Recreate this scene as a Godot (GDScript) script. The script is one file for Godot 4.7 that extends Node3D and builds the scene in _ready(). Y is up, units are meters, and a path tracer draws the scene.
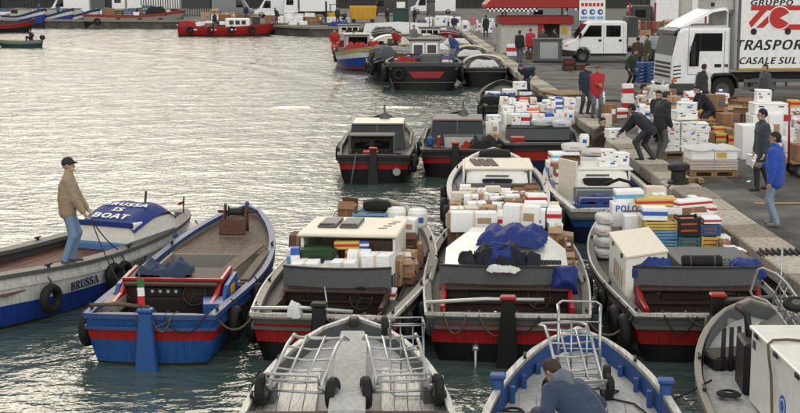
extends Node3D
# A working harbour basin: cargo boats moored along a stone quay, seen from a low bridge.
# World: camera over the origin, the quay edge runs along -z at x = 6.11, water level y = 0, quay level y = 0.9.

const QUAY_X := 6.11
const QUAY_Y := 0.9

var mats := {}
var texs := {}
var used_names := {}
var box_cache := {}
var mesh_cache := {}
var rng := RandomNumberGenerator.new()


func _ready() -> void:
	rng.seed = 4711
	setup_camera_and_light()
	make_textures()
	make_materials()
	build_water()
	build_quay()
	build_far_bank()
	build_near_boats()
	build_second_row()
	build_distant_boats()
	build_vehicles()
	build_kiosk()
	build_quay_goods()
	build_people()
	build_ropes()


func setup_camera_and_light() -> void:
	var cam := Camera3D.new()
	cam.name = "camera"
	cam.position = Vector3(0, 5.4, 0)
	cam.rotation_degrees = Vector3(-9.19, -0.323, 0)
	cam.fov = 16.78
	cam.near = 0.1
	cam.far = 1500.0
	add_child(cam)
	cam.current = true
	var env := Environment.new()
	env.background_mode = Environment.BG_SKY
	var sky := Sky.new()
	var pan := PanoramaSkyMaterial.new()
	pan.panorama = sky_image()
	sky.sky_material = pan
	env.sky = sky
	env.background_energy_multiplier = 1.0
	env.tonemap_mode = Environment.TONE_MAPPER_LINEAR
	env.tonemap_exposure = 1.48
	env.sdfgi_enabled = true
	env.ssao_enabled = true
	env.ssil_enabled = true
	var we := WorldEnvironment.new()
	we.name = "world_environment"
	we.environment = env
	add_child(we)
	var sun := DirectionalLight3D.new()
	sun.name = "sun"
	sun.light_energy = 0.3
	sun.light_angular_distance = 36.0
	sun.light_color = Color(1.0, 0.945, 0.86)
	sun.shadow_enabled = true
	# low hazy sun ahead and to the left
	var az := deg_to_rad(-14.0)
	var el := deg_to_rad(30.0)
	var from := Vector3(sin(az) * cos(el), sin(el), -cos(az) * cos(el))
	sun.look_at_from_position(from * 50.0, Vector3.ZERO, Vector3.UP)
	add_child(sun)


func sky_image() -> ImageTexture:
	# thin bright overcast: one veil of cloud over the whole dome, brightest round the veiled sun
	var w := 512
	var h := 256
	var im := Image.create(w, h, false, Image.FORMAT_RGBF)
	var n := FastNoiseLite.new()
	n.seed = 5
	n.frequency = 1.3
	n.fractal_octaves = 4
	var az := deg_to_rad(-14.0)
	var el := deg_to_rad(20.0)
	var sd := Vector3(sin(az) * cos(el), sin(el), -cos(az) * cos(el))
	for j in h:
		var th := PI * (j + 0.5) / h
		for i in w:
			var ph := TAU * (i + 0.5) / w
			# panorama: centre of the picture looks along -z
			var d := Vector3(sin(ph - PI) * sin(th), cos(th), -cos(ph - PI) * sin(th))
			var up: float = max(d.y, 0.0)
			var back := 0.44 + 0.56 * (0.5 + 0.5 * (d.x * sd.x + d.z * sd.z))
			var base := Color(0.84, 0.80, 0.73).lerp(Color(0.58, 0.605, 0.635), smoothstep(0.0, 0.5, up)) * back
			var g: float = max(d.dot(sd), 0.0)
			var glow := 0.52 * pow(g, 1.6) + 0.22 * pow(g, 5.0)
			var c := n.get_noise_3d(d.x * 1.6, d.y * 3.2, d.z * 1.6)
			var k := 1.0 + 0.22 * c
			var col := Color(base.r * k + glow * 1.0, base.g * k + glow * 0.945, base.b * k + glow * 0.835)
			if d.y < 0.0:
				col = Color(0.2, 0.2, 0.19)
			im.set_pixel(i, j, col)
	return ImageTexture.create_from_image(im)


# ---------------------------------------------------------------- textures and materials

func tex_noise(size: int, freq: float, oct: int, lo: float, hi: float, seed_: int, gamma := 1.0, stretch := 1, type := FastNoiseLite.TYPE_SIMPLEX_SMOOTH) -> ImageTexture:
	var n := FastNoiseLite.new()
	n.seed = seed_
	n.noise_type = type
	n.frequency = freq
	n.fractal_octaves = oct
	var im := n.get_seamless_image(size, maxi(16, size / stretch))
	im.convert(Image.FORMAT_L8)
	if stretch > 1:
		im.resize(size, size, Image.INTERPOLATE_CUBIC)
	var d := im.get_data()
	var lut := PackedByteArray()
	for i in 256:
		lut.append(int(clamp(lerp(lo, hi, pow(i / 255.0, gamma)), 0.0, 1.0) * 255.0))
	for i in d.size():
		d[i] = lut[d[i]]
	im = Image.create_from_data(size, size, false, Image.FORMAT_L8, d)
	return ImageTexture.create_from_image(im)


func make_textures() -> void:
	texs.dirt = tex_noise(512, 0.02, 6, 0.80, 1.0, 3, 0.8)
	texs.soft = tex_noise(256, 0.03, 5, 0.92, 1.0, 9)
	texs.scuff = tex_noise(512, 0.05, 6, 0.66, 1.0, 14, 0.4)
	texs.streak = tex_noise(512, 0.045, 5, 0.5, 1.0, 15, 0.45, 8)
	texs.wood = tex_noise(512, 0.05, 4, 0.55, 1.0, 21, 0.9, 12)
	texs.speck = tex_noise(512, 0.25, 2, 0.66, 1.0, 33)
	texs.fabric = tex_noise(256, 0.18, 3, 0.72, 1.0, 41)
	var asph := tex_noise(1024, 0.006, 7, 0.32, 1.0, 52, 0.75)
	texs.asphalt = asph
	texs.stone = tex_noise(512, 0.035, 7, 0.5, 1.0, 61, 0.6)
	var nz := FastNoiseLite.new()
	nz.seed = 77
	nz.frequency = 0.011
	nz.fractal_octaves = 4
	nz.fractal_gain = 0.52
	var im := nz.get_seamless_image(1024, 1024)
	im.convert(Image.FORMAT_L8)
	im.convert(Image.FORMAT_RGBA8)
	im.bump_map_to_normal_map(14.0)
	texs.ripple = ImageTexture.create_from_image(im)
	var fz := FastNoiseLite.new()
	fz.seed = 79
	fz.frequency = 0.03
	fz.fractal_octaves = 3
	var fi := fz.get_seamless_image(256, 256)
	fi.convert(Image.FORMAT_RGBA8)
	fi.bump_map_to_normal_map(6.0)
	texs.crumple = ImageTexture.create_from_image(fi)


func mat(name_: String, col: Color, rough := 0.7, tex := "soft", scale := 1.0, opt := {}) -> StandardMaterial3D:
	var m := StandardMaterial3D.new()
	m.resource_name = name_
	m.albedo_color = col
	m.roughness = rough
	if tex != "":
		m.albedo_texture = texs[tex]
		m.uv1_triplanar = true
		m.uv1_scale = Vector3(scale, scale, scale)
		if opt.get("world", false):
			m.uv1_world_triplanar = true
	if opt.has("metal"):
		m.metallic = opt.metal
	if opt.has("normal"):
		m.normal_enabled = true
		m.normal_texture = texs[opt.normal]
		m.normal_scale = opt.get("nscale", 1.0)
	if opt.has("coat"):
		m.clearcoat_enabled = true
		m.clearcoat = opt.coat
		m.clearcoat_roughness = 0.15
	if opt.has("sheen"):
		m.rim_enabled = true
		m.rim = opt.sheen
	if opt.get("vc", false):
		m.vertex_color_use_as_albedo = true
	mats[name_] = m
	return m


func make_materials() -> void:
	mat("hull_black", Color(0.05, 0.05, 0.054), 0.45, "streak", 0.8)
	mat("hull_weed", Color(0.09, 0.10, 0.08), 0.7, "dirt", 0.8)
	mat("hull_red", Color(0.66, 0.10, 0.09), 0.45, "streak", 0.8)
	mat("hull_maroon", Color(0.60, 0.10, 0.10), 0.5, "streak", 0.8)
	mat("hull_orange", Color(0.74, 0.20, 0.12), 0.45, "streak", 0.8)
	mat("hull_blue", Color(0.13, 0.33, 0.60), 0.45, "streak", 0.8)
	mat("hull_deep_blue", Color(0.11, 0.24, 0.58), 0.45, "streak", 0.8)
	mat("hull_navy", Color(0.08, 0.11, 0.24), 0.45, "scuff", 0.6)
	mat("hull_white", Color(0.86, 0.86, 0.84), 0.4, "streak", 0.8)
	mat("hull_yellow", Color(0.80, 0.68, 0.25), 0.5, "scuff", 0.5)
	mat("hull_green", Color(0.12, 0.26, 0.23), 0.5, "scuff", 0.5)
	mat("rail_grey", Color(0.34, 0.335, 0.33), 0.6, "scuff", 1.2)
	mat("rail_pale", Color(0.56, 0.54, 0.50), 0.6, "scuff", 1.2)
	mat("rail_white", Color(0.84, 0.83, 0.80), 0.5, "streak", 0.8)
	mat("rail_dark", Color(0.15, 0.145, 0.14), 0.6, "scuff", 1.2)
	mat("rail_blue", Color(0.17, 0.29, 0.49), 0.5, "scuff", 1.2)
	mat("deck_grey", Color(0.35, 0.335, 0.315), 0.7, "dirt", 1.1)
	mat("deck_pale", Color(0.71, 0.71, 0.70), 0.7, "dirt", 0.9)
	mat("deck_blue", Color(0.15, 0.31, 0.56), 0.6, "scuff", 0.9)
	mat("deck_red", Color(0.48, 0.30, 0.25), 0.75, "wood", 0.8)
	mat("wood_grey", Color(0.46, 0.385, 0.32), 0.75, "wood", 0.9)
	mat("wood_brown", Color(0.25, 0.16, 0.11), 0.65, "wood", 1.1)
	mat("wood_dark", Color(0.13, 0.08, 0.06), 0.7, "wood", 1.1)
	mat("wood_pallet", Color(0.66, 0.52, 0.36), 0.8, "wood", 1.4)
	mat("paint_red", Color(0.64, 0.09, 0.10), 0.4, "scuff", 0.9)
	mat("paint_blue", Color(0.13, 0.32, 0.58), 0.45, "scuff", 0.9)
	mat("paint_grey", Color(0.34, 0.355, 0.36), 0.5, "scuff", 0.8)
	mat("paint_dark", Color(0.20, 0.22, 0.23), 0.5, "scuff", 0.8)
	mat("paint_yellow", Color(0.82, 0.62, 0.10), 0.5, "scuff", 0.8)
	mat("gelcoat", Color(0.92, 0.915, 0.88), 0.35, "soft", 0.7)
	mat("cream", Color(0.91, 0.87, 0.79), 0.5, "soft", 0.9)
	mat("dash", Color(0.07, 0.065, 0.06), 0.5, "soft", 1.0)
	mat("gauge", Color(0.75, 0.75, 0.72), 0.3, "")
	mat("cardboard", Color(0.54, 0.40, 0.30), 0.85, "soft", 2.0)
	mat("cardboard_dark", Color(0.42, 0.30, 0.225), 0.85, "soft", 2.0)
	mat("cardboard_pale", Color(0.69, 0.57, 0.46), 0.85, "soft", 2.0)
	mat("carton_white", Color(0.94, 0.94, 0.935), 0.7, "soft", 2.0)
	mat("carton_ivory", Color(0.85, 0.81, 0.74), 0.7, "soft", 2.0)
	mat("foam", Color(0.95, 0.95, 0.94), 0.8, "soft", 3.0)
	mat("print_red", Color(0.74, 0.16, 0.16), 0.6, "soft", 3.0)
	mat("print_blue", Color(0.20, 0.36, 0.70), 0.6, "soft", 3.0)
	mat("print_lightblue", Color(0.42, 0.66, 0.82), 0.6, "soft", 3.0)
	mat("print_orange", Color(0.86, 0.38, 0.16), 0.6, "soft", 3.0)
	mat("print_yellow", Color(0.80, 0.69, 0.34), 0.6, "soft", 3.0)
	mat("print_purple", Color(0.36, 0.18, 0.46), 0.6, "soft", 3.0)
	mat("print_green", Color(0.22, 0.42, 0.22), 0.6, "soft", 3.0)
	mat("print_pink", Color(0.80, 0.62, 0.60), 0.6, "soft", 3.0)
	mat("print_black", Color(0.06, 0.06, 0.07), 0.6, "")
	mat("tape", Color(0.58, 0.44, 0.30), 0.35, "")
	mat("film", Color(0.80, 0.80, 0.81), 0.25, "soft", 2.0, {"normal": "crumple", "nscale": 0.8})
	mat("plastic_green", Color(0.10, 0.19, 0.11), 0.5, "soft", 2.0)
	mat("plastic_black", Color(0.07, 0.07, 0.075), 0.5, "soft", 2.0)
	mat("plastic_blue", Color(0.16, 0.33, 0.56), 0.5, "soft", 2.0)
	mat("plastic_teal", Color(0.20, 0.40, 0.45), 0.5, "soft", 2.0)
	mat("plastic_lightblue", Color(0.40, 0.60, 0.76), 0.5, "soft", 2.0)
	mat("tarp_blue", Color(0.07, 0.19, 0.50), 0.72, "fabric", 1.0, {"normal": "crumple", "nscale": 0.35})
	mat("tarp_pale_blue", Color(0.34, 0.52, 0.72), 0.72, "fabric", 1.0, {"normal": "crumple", "nscale": 0.35})
	mat("tarp_white", Color(0.90, 0.90, 0.89), 0.72, "fabric", 1.0, {"normal": "crumple", "nscale": 0.35})
	mat("tarp_grey", Color(0.31, 0.325, 0.335), 0.72, "fabric", 1.0, {"normal": "crumple", "nscale": 0.35})
	mat("cloth_navy", Color(0.05, 0.065, 0.13), 0.8, "fabric", 2.0, {"normal": "crumple", "nscale": 0.8})
	mat("cloth_denim", Color(0.16, 0.23, 0.36), 0.8, "fabric", 2.0, {"normal": "crumple", "nscale": 0.8})
	mat("cloth_red", Color(0.66, 0.10, 0.10), 0.8, "fabric", 2.0, {"normal": "crumple", "nscale": 0.8})
	mat("cloth_black", Color(0.04, 0.04, 0.045), 0.8, "fabric", 2.0, {"normal": "crumple", "nscale": 0.8})
	mat("rubber", Color(0.04, 0.039, 0.038), 0.75, "dirt", 1.5)
	mat("steel", Color(0.72, 0.73, 0.74), 0.32, "scuff", 1.5, {"metal": 0.85})
	mat("alu", Color(0.78, 0.78, 0.77), 0.38, "scuff", 1.5, {"metal": 0.6})
	mat("iron", Color(0.14, 0.125, 0.12), 0.7, "dirt", 1.5)
	mat("rust", Color(0.34, 0.20, 0.14), 0.8, "dirt", 1.5)
	mat("rope", Color(0.45, 0.41, 0.35), 0.9, "speck", 3.0)
	mat("rope_dark", Color(0.17, 0.16, 0.15), 0.9, "speck", 3.0)
	mat("glass_dark", Color(0.05, 0.06, 0.065), 0.06, "")
	mat("glass_grey", Color(0.10, 0.115, 0.12), 0.12, "")
	mat("lens", Color(0.85, 0.86, 0.86), 0.1, "")
	mat("lens_orange", Color(0.85, 0.40, 0.08), 0.2, "")
	mat("lens_red", Color(0.55, 0.05, 0.04), 0.2, "")
	mat("car_white", Color(0.91, 0.915, 0.92), 0.3, "soft", 0.6, {"coat": 0.6})
	mat("car_grey", Color(0.45, 0.47, 0.49), 0.35, "soft", 0.6, {"coat": 0.5})
	mat("car_dark", Color(0.10, 0.11, 0.12), 0.35, "soft", 0.6, {"coat": 0.5})
	mat("truck_panel", Color(0.92, 0.92, 0.92), 0.4, "soft", 0.5)
	mat("trim_black", Color(0.055, 0.055, 0.06), 0.6, "soft", 1.0)
	mat("trim_sand", Color(0.70, 0.58, 0.34), 0.6, "soft", 1.0)
	mat("kiosk_wall", Color(0.76, 0.755, 0.73), 0.7, "dirt", 0.6)
	mat("kiosk_red", Color(0.60, 0.11, 0.08), 0.55, "soft", 0.8)
	mat("stone", Color(0.76, 0.72, 0.65), 0.85, "stone", 0.45, {"world": true})
	mat("stone_b", Color(0.62, 0.58, 0.52), 0.85, "stone", 0.37, {"world": true})
	mat("stone_c", Color(0.80, 0.77, 0.71), 0.85, "stone", 0.52, {"world": true})
	mat("stone_wall", Color(0.36, 0.34, 0.30), 0.9, "stone", 0.5, {"world": true})
	mat("stone_wet", Color(0.17, 0.18, 0.14), 0.6, "stone", 0.5, {"world": true})
	mat("asphalt", Color(0.44, 0.425, 0.405), 0.9, "asphalt", 0.09, {"world": true})
	mat("asphalt_dark", Color(0.33, 0.32, 0.31), 0.9, "asphalt", 0.13, {"world": true})
	mat("paving", Color(0.47, 0.455, 0.43), 0.9, "stone", 0.2, {"world": true})
	mat("warehouse", Color(0.22, 0.225, 0.23), 0.8, "dirt", 0.1, {"world": true})
	mat("sealant", Color(0.14, 0.14, 0.14), 0.9, "")
	mat("paint_line", Color(0.72, 0.60, 0.30), 0.8, "scuff", 1.0, {"world": true})
	mat("skin", Color(1, 1, 1), 0.6, "soft", 3.0, {"vc": true})
	mat("cloth", Color(1, 1, 1), 0.85, "fabric", 1.6, {"vc": true, "normal": "crumple", "nscale": 0.7, "sheen": 0.2})
	mat("hair", Color(1, 1, 1), 0.8, "fabric", 4.0, {"vc": true})
	var wm := StandardMaterial3D.new()
	wm.resource_name = "sea_water"
	wm.albedo_color = Color(0.27, 0.33, 0.31)
	wm.roughness = 0.1
	wm.metallic_specular = 0.5
	wm.normal_enabled = true
	wm.normal_texture = texs.ripple
	wm.normal_scale = 0.5
	wm.uv1_triplanar = true
	wm.uv1_world_triplanar = true
	wm.uv1_scale = Vector3(0.16, 0.16, 0.24)
	mats.water = wm


# ---------------------------------------------------------------- nodes

func numbered(n: String) -> String:
	if not used_names.has(n):
		used_names[n] = 0
		return n
	used_names[n] += 1
	return "%s_%03d" % [n, used_names[n]]


func tag(o: Node, label: String, category: String, group := "") -> void:
	o.set_meta("label", label)
	o.set_meta("category", category)
	if group != "":
		o.set_meta("group", group)


func thing(called: String, label: String, category: String, at := Vector3.ZERO, yaw := 0.0, group := "") -> Node3D:
	var o := Node3D.new()
	o.name = numbered(called)
	add_child(o)
	o.position = at
	o.rotation.y = yaw
	tag(o, label, category, group)
	return o


func part(parent: Node, called: String, mesh: Mesh, m: String, at := Vector3.ZERO, rot := Vector3.ZERO) -> MeshInstance3D:
	var o := MeshInstance3D.new()
	o.mesh = mesh
	o.material_override = mats[m]
	if parent == self:
		o.name = numbered(called)
		add_child(o)
	else:
		o.name = called
		parent.add_child(o, true)
	o.position = at
	o.rotation = rot
	return o


func structure(called: String, mesh: Mesh, m: String, at := Vector3.ZERO) -> MeshInstance3D:
	var o := part(self, called, mesh, m, at)
	o.set_meta("kind", "structure")
	return o


func pbox(parent: Node, called: String, m: String, at: Vector3, size: Vector3, rot := Vector3.ZERO, bev := 0.008) -> MeshInstance3D:
	return part(parent, called, box_mesh(size, bev), m, at, rot)


func ptube(parent: Node, called: String, m: String, pts: Array, r: float, sides := 6) -> MeshInstance3D:
	return part(parent, called, tube_mesh(pts, r, sides), m)


func copy_of(o: Node3D, at: Vector3, yaw: float, label := "", group := "") -> Node3D:
	var c: Node3D = o.duplicate()
	c.name = numbered(String(o.name).rstrip("0123456789").rstrip("_") if String(o.name).right(4).begins_with("_") else String(o.name))
	add_child(c)
	c.position = at
	c.rotation.y = yaw
	if label != "":
		c.set_meta("label", label)
	if group != "":
		c.set_meta("group", group)
	return c


# ---------------------------------------------------------------- meshes

func quad(st: SurfaceTool, a: Vector3, b: Vector3, c: Vector3, d: Vector3) -> void:
	st.add_vertex(a)
	st.add_vertex(b)
	st.add_vertex(c)
	st.add_vertex(a)
	st.add_vertex(c)
	st.add_vertex(d)


func flat_tool() -> SurfaceTool:
	var st := SurfaceTool.new()
	st.begin(Mesh.PRIMITIVE_TRIANGLES)
	st.set_smooth_group(-1)
	return st


func done(st: SurfaceTool) -> ArrayMesh:
	st.generate_normals()
	return st.commit()


func box_mesh(size: Vector3, bev := 0.008) -> ArrayMesh:
	var key := "%.3f %.3f %.3f %.3f" % [size.x, size.y, size.z, bev]
	if box_cache.has(key):
		return box_cache[key]
	var h := size * 0.5
	var b: float = min(bev, 0.4 * min(size.x, min(size.y, size.z)))
	var st := flat_tool()
	# each face inset by the bevel, edges and corners chamfered
	var p := func(sx: int, sy: int, sz: int, ax: int) -> Vector3:
		var v := Vector3(sx * (h.x - b), sy * (h.y - b), sz * (h.z - b))
		v[ax] += b * [sx, sy, sz][ax]
		return v
	for ax in 3:
		var u := (ax + 1) % 3
		var w := (ax + 2) % 3
		for s in [-1, 1]:
			var q := []
			for c in [[-1, -1], [1, -1], [1, 1], [-1, 1]]:
				var sg := [0, 0, 0]
				sg[ax] = s
				sg[u] = c[0]
				sg[w] = c[1]
				q.append(p.call(sg[0], sg[1], sg[2], ax))
			if s > 0:
				quad(st, q[3], q[2], q[1], q[0])
			else:
				quad(st, q[0], q[1], q[2], q[3])
		# edges along axis ax
		for su in [-1, 1]:
			for sw in [-1, 1]:
				var e := []
				for s2 in [-1, 1]:
					var sg2 := [0, 0, 0]
					sg2[ax] = s2
					sg2[u] = su
					sg2[w] = sw
					e.append(p.call(sg2[0], sg2[1], sg2[2], u))
					e.append(p.call(sg2[0], sg2[1], sg2[2], w))
				if su * sw > 0:
					quad(st, e[0], e[2], e[3], e[1])
				else:
					quad(st, e[1], e[3], e[2], e[0])
	for sx in [-1, 1]:
		for sy in [-1, 1]:
			for sz in [-1, 1]:
				var a: Vector3 = p.call(sx, sy, sz, 0)
				var b2: Vector3 = p.call(sx, sy, sz, 1)
				var c2: Vector3 = p.call(sx, sy, sz, 2)
				st.add_vertex(a)
				if sx * sy * sz > 0:
					st.add_vertex(c2)
					st.add_vertex(b2)
				else:
					st.add_vertex(b2)
					st.add_vertex(c2)
	var m := done(st)
	box_cache[key] = m
	return m


func grid_mesh(rows: Array, smooth := true, close_u := false) -> ArrayMesh:
	# rows of equally many points, joined into a sheet
	var st := SurfaceTool.new()
	st.begin(Mesh.PRIMITIVE_TRIANGLES)
	st.set_smooth_group(0 if smooth else -1)
	var nr := rows.size()
	var nc: int = rows[0].size()
	if smooth:
		for r in rows:
			for v in r:
				st.add_vertex(v)
		for i in nr - 1:
			for j in (nc if close_u else nc - 1):
				var j2 := (j + 1) % nc
				var a := i * nc + j
				var b := i * nc + j2
				var c := (i + 1) * nc + j2
				var d := (i + 1) * nc + j
				for k in [a, b, c, a, c, d]:
					st.add_index(k)
	else:
		for i in nr - 1:
			for j in (nc if close_u else nc - 1):
				var j2 := (j + 1) % nc
				quad(st, rows[i][j], rows[i][j2], rows[i + 1][j2], rows[i + 1][j])
	return done(st)


func tube_mesh(pts: Array, r: float, sides := 6, radii := []) -> ArrayMesh:
	var rows := []
	var n := pts.size()
	var up := Vector3.UP
	var t0: Vector3 = (pts[1] - pts[0]).normalized()
	if absf(t0.dot(up)) > 0.9:
		up = Vector3.RIGHT
	var side: Vector3 = t0.cross(up).normalized()
	for i in n:
		var t: Vector3 = (pts[mini(i + 1, n - 1)] - pts[maxi(i - 1, 0)]).normalized()
		side = (side - t * side.dot(t)).normalized()
		var nn := side.cross(t)
		var rr: float = radii[i] if radii.size() > 0 else r
		var row := []
		for k in sides:
			var a := TAU * k / sides
			row.append(pts[i] + (side * cos(a) + nn * sin(a)) * rr)
		rows.append(row)
	# closing caps as collapsed rings
	var c0 := []
	var c1 := []
	for k in sides:
		c0.append(pts[0])
		c1.append(pts[n - 1])
	rows.push_front(c0)
	rows.append(c1)
	return grid_mesh(rows, true, true)


func ring_mesh(r: float, tr: float, seg := 20, sides := 8) -> ArrayMesh:
	# torus round the z axis
	var key := "ring %.3f %.3f %d" % [r, tr, seg]
	if mesh_cache.has(key):
		return mesh_cache[key]
	var rows := []
	for i in seg + 1:
		var a := TAU * i / seg
		var row := []
		for k in sides:
			var b := TAU * k / sides
			var rr := r + tr * cos(b)
			row.append(Vector3(cos(a) * rr, sin(a) * rr, tr * 1.15 * sin(b)))
		rows.append(row)
	var m := grid_mesh(rows, true, true)
	mesh_cache[key] = m
	return m


func lathe_mesh(prof: Array, seg := 16, smooth := false) -> ArrayMesh:
	# profile of Vector2(radius, y) turned round the y axis
	var rows := []
	for p in prof:
		var row := []
		for k in seg:
			var a := TAU * k / seg
			row.append(Vector3(cos(a) * p.x, p.y, sin(a) * p.x))
		rows.append(row)
	return grid_mesh(rows, smooth, true)


func prism_mesh(poly: Array, z0: float, z1: float, ch := 0.0) -> ArrayMesh:
	# polygon in xy pushed along z, its two rims chamfered by ch
	var pp := PackedVector2Array(poly)
	if Geometry2D.is_polygon_clockwise(pp):
		pp.reverse()
	var n := pp.size()
	var ins := PackedVector2Array()
	for i in n:
		var a := pp[(i + n - 1) % n]
		var b := pp[i]
		var c := pp[(i + 1) % n]
		var n1 := (b - a).normalized().orthogonal()
		var n2 := (c - b).normalized().orthogonal()
		var bis := (n1 + n2).normalized()
		ins.append(b + bis * ch / max(0.4, bis.dot(n1)))
	# orthogonal() may point out: shrink must reduce the area
	if ch > 0.0:
		var area := func(q: PackedVector2Array) -> float:
			var s := 0.0
			for i in q.size():
				s += q[i].cross(q[(i + 1) % q.size()])
			return absf(s)
		if area.call(ins) > area.call(pp):
			for i in n:
				ins[i] = 2.0 * pp[i] - ins[i]
	var st := flat_tool()
	var rings := []
	if ch > 0.0:
		rings = [[ins, z0], [pp, z0 + ch], [pp, z1 - ch], [ins, z1]]
	else:
		rings = [[pp, z0], [pp, z1]]
	for r in rings.size() - 1:
		for i in n:
			var j := (i + 1) % n
			var A: Vector2 = rings[r][0][i]
			var B: Vector2 = rings[r][0][j]
			var C: Vector2 = rings[r + 1][0][j]
			var D: Vector2 = rings[r + 1][0][i]
			quad(st, Vector3(A.x, A.y, rings[r][1]), Vector3(D.x, D.y, rings[r + 1][1]), Vector3(C.x, C.y, rings[r + 1][1]), Vector3(B.x, B.y, rings[r][1]))
	var tri := Geometry2D.triangulate_polygon(ins if ch > 0.0 else pp)
	var capp: PackedVector2Array = ins if ch > 0.0 else pp
	for k in range(0, tri.size(), 3):
		var a3 := capp[tri[k]]
		var b3 := capp[tri[k + 1]]
		var c3 := capp[tri[k + 2]]
		if (b3 - a3).cross(c3 - a3) < 0:
			var tmp := b3
			b3 = c3
			c3 = tmp
		for v in [c3, b3, a3]:
			st.add_vertex(Vector3(v.x, v.y, z1))
		for v in [a3, b3, c3]:
			st.add_vertex(Vector3(v.x, v.y, z0))
	return done(st)


func cloth_mesh(w: float, l: float, hgt: float, nx: int, nz: int, seed_: int, rough := 0.05, droop := 0.1) -> ArrayMesh:
	# a draped sheet: a low mound with folds, its edges hanging down
	var n := FastNoiseLite.new()
	n.seed = seed_
	n.frequency = 1.6
	n.fractal_octaves = 4
	nx *= 2
	nz *= 2
	var rows := []
	for j in nz + 1:
		var v := float(j) / nz
		var row := []
		for i in nx + 1:
			var u := float(i) / nx
			var e: float = min(min(u, 1.0 - u), min(v, 1.0 - v)) * 2.0
			var m := sqrt(clamp(e * 2.2, 0.0, 1.0))
			var wob := n.get_noise_2d(u * 2.0 + 3.0, v * 2.0) * 0.12
			var f := n.get_noise_2d(u * w * 2.2 + 9.0, v * l * 0.9) * rough * 2.0
			var y := m * hgt + f - (1.0 - m) * droop
			row.append(Vector3((u - 0.5) * w * (1.0 + wob), y, (v - 0.5) * l * (1.0 + wob)))
		rows.append(row)
	return grid_mesh(rows)


func text_part(parent: Node, called: String, s: String, m: String, size: float, at: Vector3, rot := Vector3.ZERO, depth := 0.004, serif := false) -> MeshInstance3D:
	var tm := TextMesh.new()
	tm.text = s
	var fo := SystemFont.new()
	fo.font_names = PackedStringArray(["Droid Serif" if serif else "Droid Sans"])
	fo.font_weight = 700
	tm.font = fo
	tm.font_size = 64
	tm.pixel_size = size / 46.0
	tm.depth = depth
	return part(parent, called, tm, m, at, rot)


# ---------------------------------------------------------------- setting

func water_tile(x0: float, x1: float, d0: float, d1: float, dx: float, dd0: float, dd1: float) -> ArrayMesh:
	var a := FastNoiseLite.new()
	a.seed = 11
	a.frequency = 0.34
	a.fractal_octaves = 3
	a.fractal_gain = 0.55
	var b := FastNoiseLite.new()
	b.seed = 12
	b.frequency = 1.1
	b.fractal_octaves = 2
	var ds := PackedFloat32Array()
	var d := d0
	while d < d1:
		ds.append(d)
		d += lerp(dd0, dd1, (d - d0) / (d1 - d0))
	ds.append(d1)
	var nc := int((x1 - x0) / dx) + 1
	var nr := ds.size()
	var vs := PackedVector3Array()
	var ns := PackedVector3Array()
	vs.resize(nc * nr)
	ns.resize(nc * nr)
	for i in nr:
		var z := -ds[i]
		for j in nc:
			var x := x0 + (x1 - x0) * j / (nc - 1)
			# crests lie roughly across the basin
			var y := 0.040 * a.get_noise_2d(x * 0.7 + z * 0.15, z * 1.25) + 0.012 * b.get_noise_2d(x * 0.8, z * 1.2)
			# the motorboat's spreading wake: two low smooth swells astern of it
			if z < -60.0 and z > -116.0:
				var u := (-z - 60.0) / 55.0
				var wx := -2.0 - 26.0 * u * u
				for sgn in [-1.0, 1.0]:
					var q: float = (x - wx - sgn * 2.2 * (1.0 - u)) / (0.5 + 0.6 * (1.0 - u))
					if absf(q) < 2.2:
						y = y * (1.0 - 0.6 * exp(-q * q)) + 0.05 * exp(-q * q)
			vs[i * nc + j] = Vector3(x, y, z)
	for i in nr:
		var i0 := maxi(i - 1, 0)
		var i1 := mini(i + 1, nr - 1)
		for j in nc:
			var j0 := maxi(j - 1, 0)
			var j1 := mini(j + 1, nc - 1)
			var tx := vs[i * nc + j1] - vs[i * nc + j0]
			var tz := vs[i0 * nc + j] - vs[i1 * nc + j]
			ns[i * nc + j] = tz.cross(tx).normalized()
	var idx := PackedInt32Array()
	idx.resize((nr - 1) * (nc - 1) * 6)
	var k := 0
	for i in nr - 1:
		for j in nc - 1:
			var p := i * nc + j
			idx[k] = p
			idx[k + 1] = p + nc
			idx[k + 2] = p + nc + 1
			idx[k + 3] = p
			idx[k + 4] = p + nc + 1
			idx[k + 5] = p + 1
			k += 6
	var arr := []
	arr.resize(Mesh.ARRAY_MAX)
	arr[Mesh.ARRAY_VERTEX] = vs
	arr[Mesh.ARRAY_NORMAL] = ns
	arr[Mesh.ARRAY_INDEX] = idx
	var m := ArrayMesh.new()
	m.add_surface_from_arrays(Mesh.PRIMITIVE_TRIANGLES, arr)
	return m


func build_water() -> void:
	structure("water", water_tile(-22.0, 6.4, 9.0, 48.0, 0.10, 0.075, 0.11), "water")
	structure("water_far", water_tile(-72.0, 6.4, 48.0, 176.0, 0.30, 0.12, 0.42), "water")
	structure("water_open", box_mesh(Vector3(1400, 0.02, 1400), 0.001), "water", Vector3(-693.7, -0.16, -200))


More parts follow.
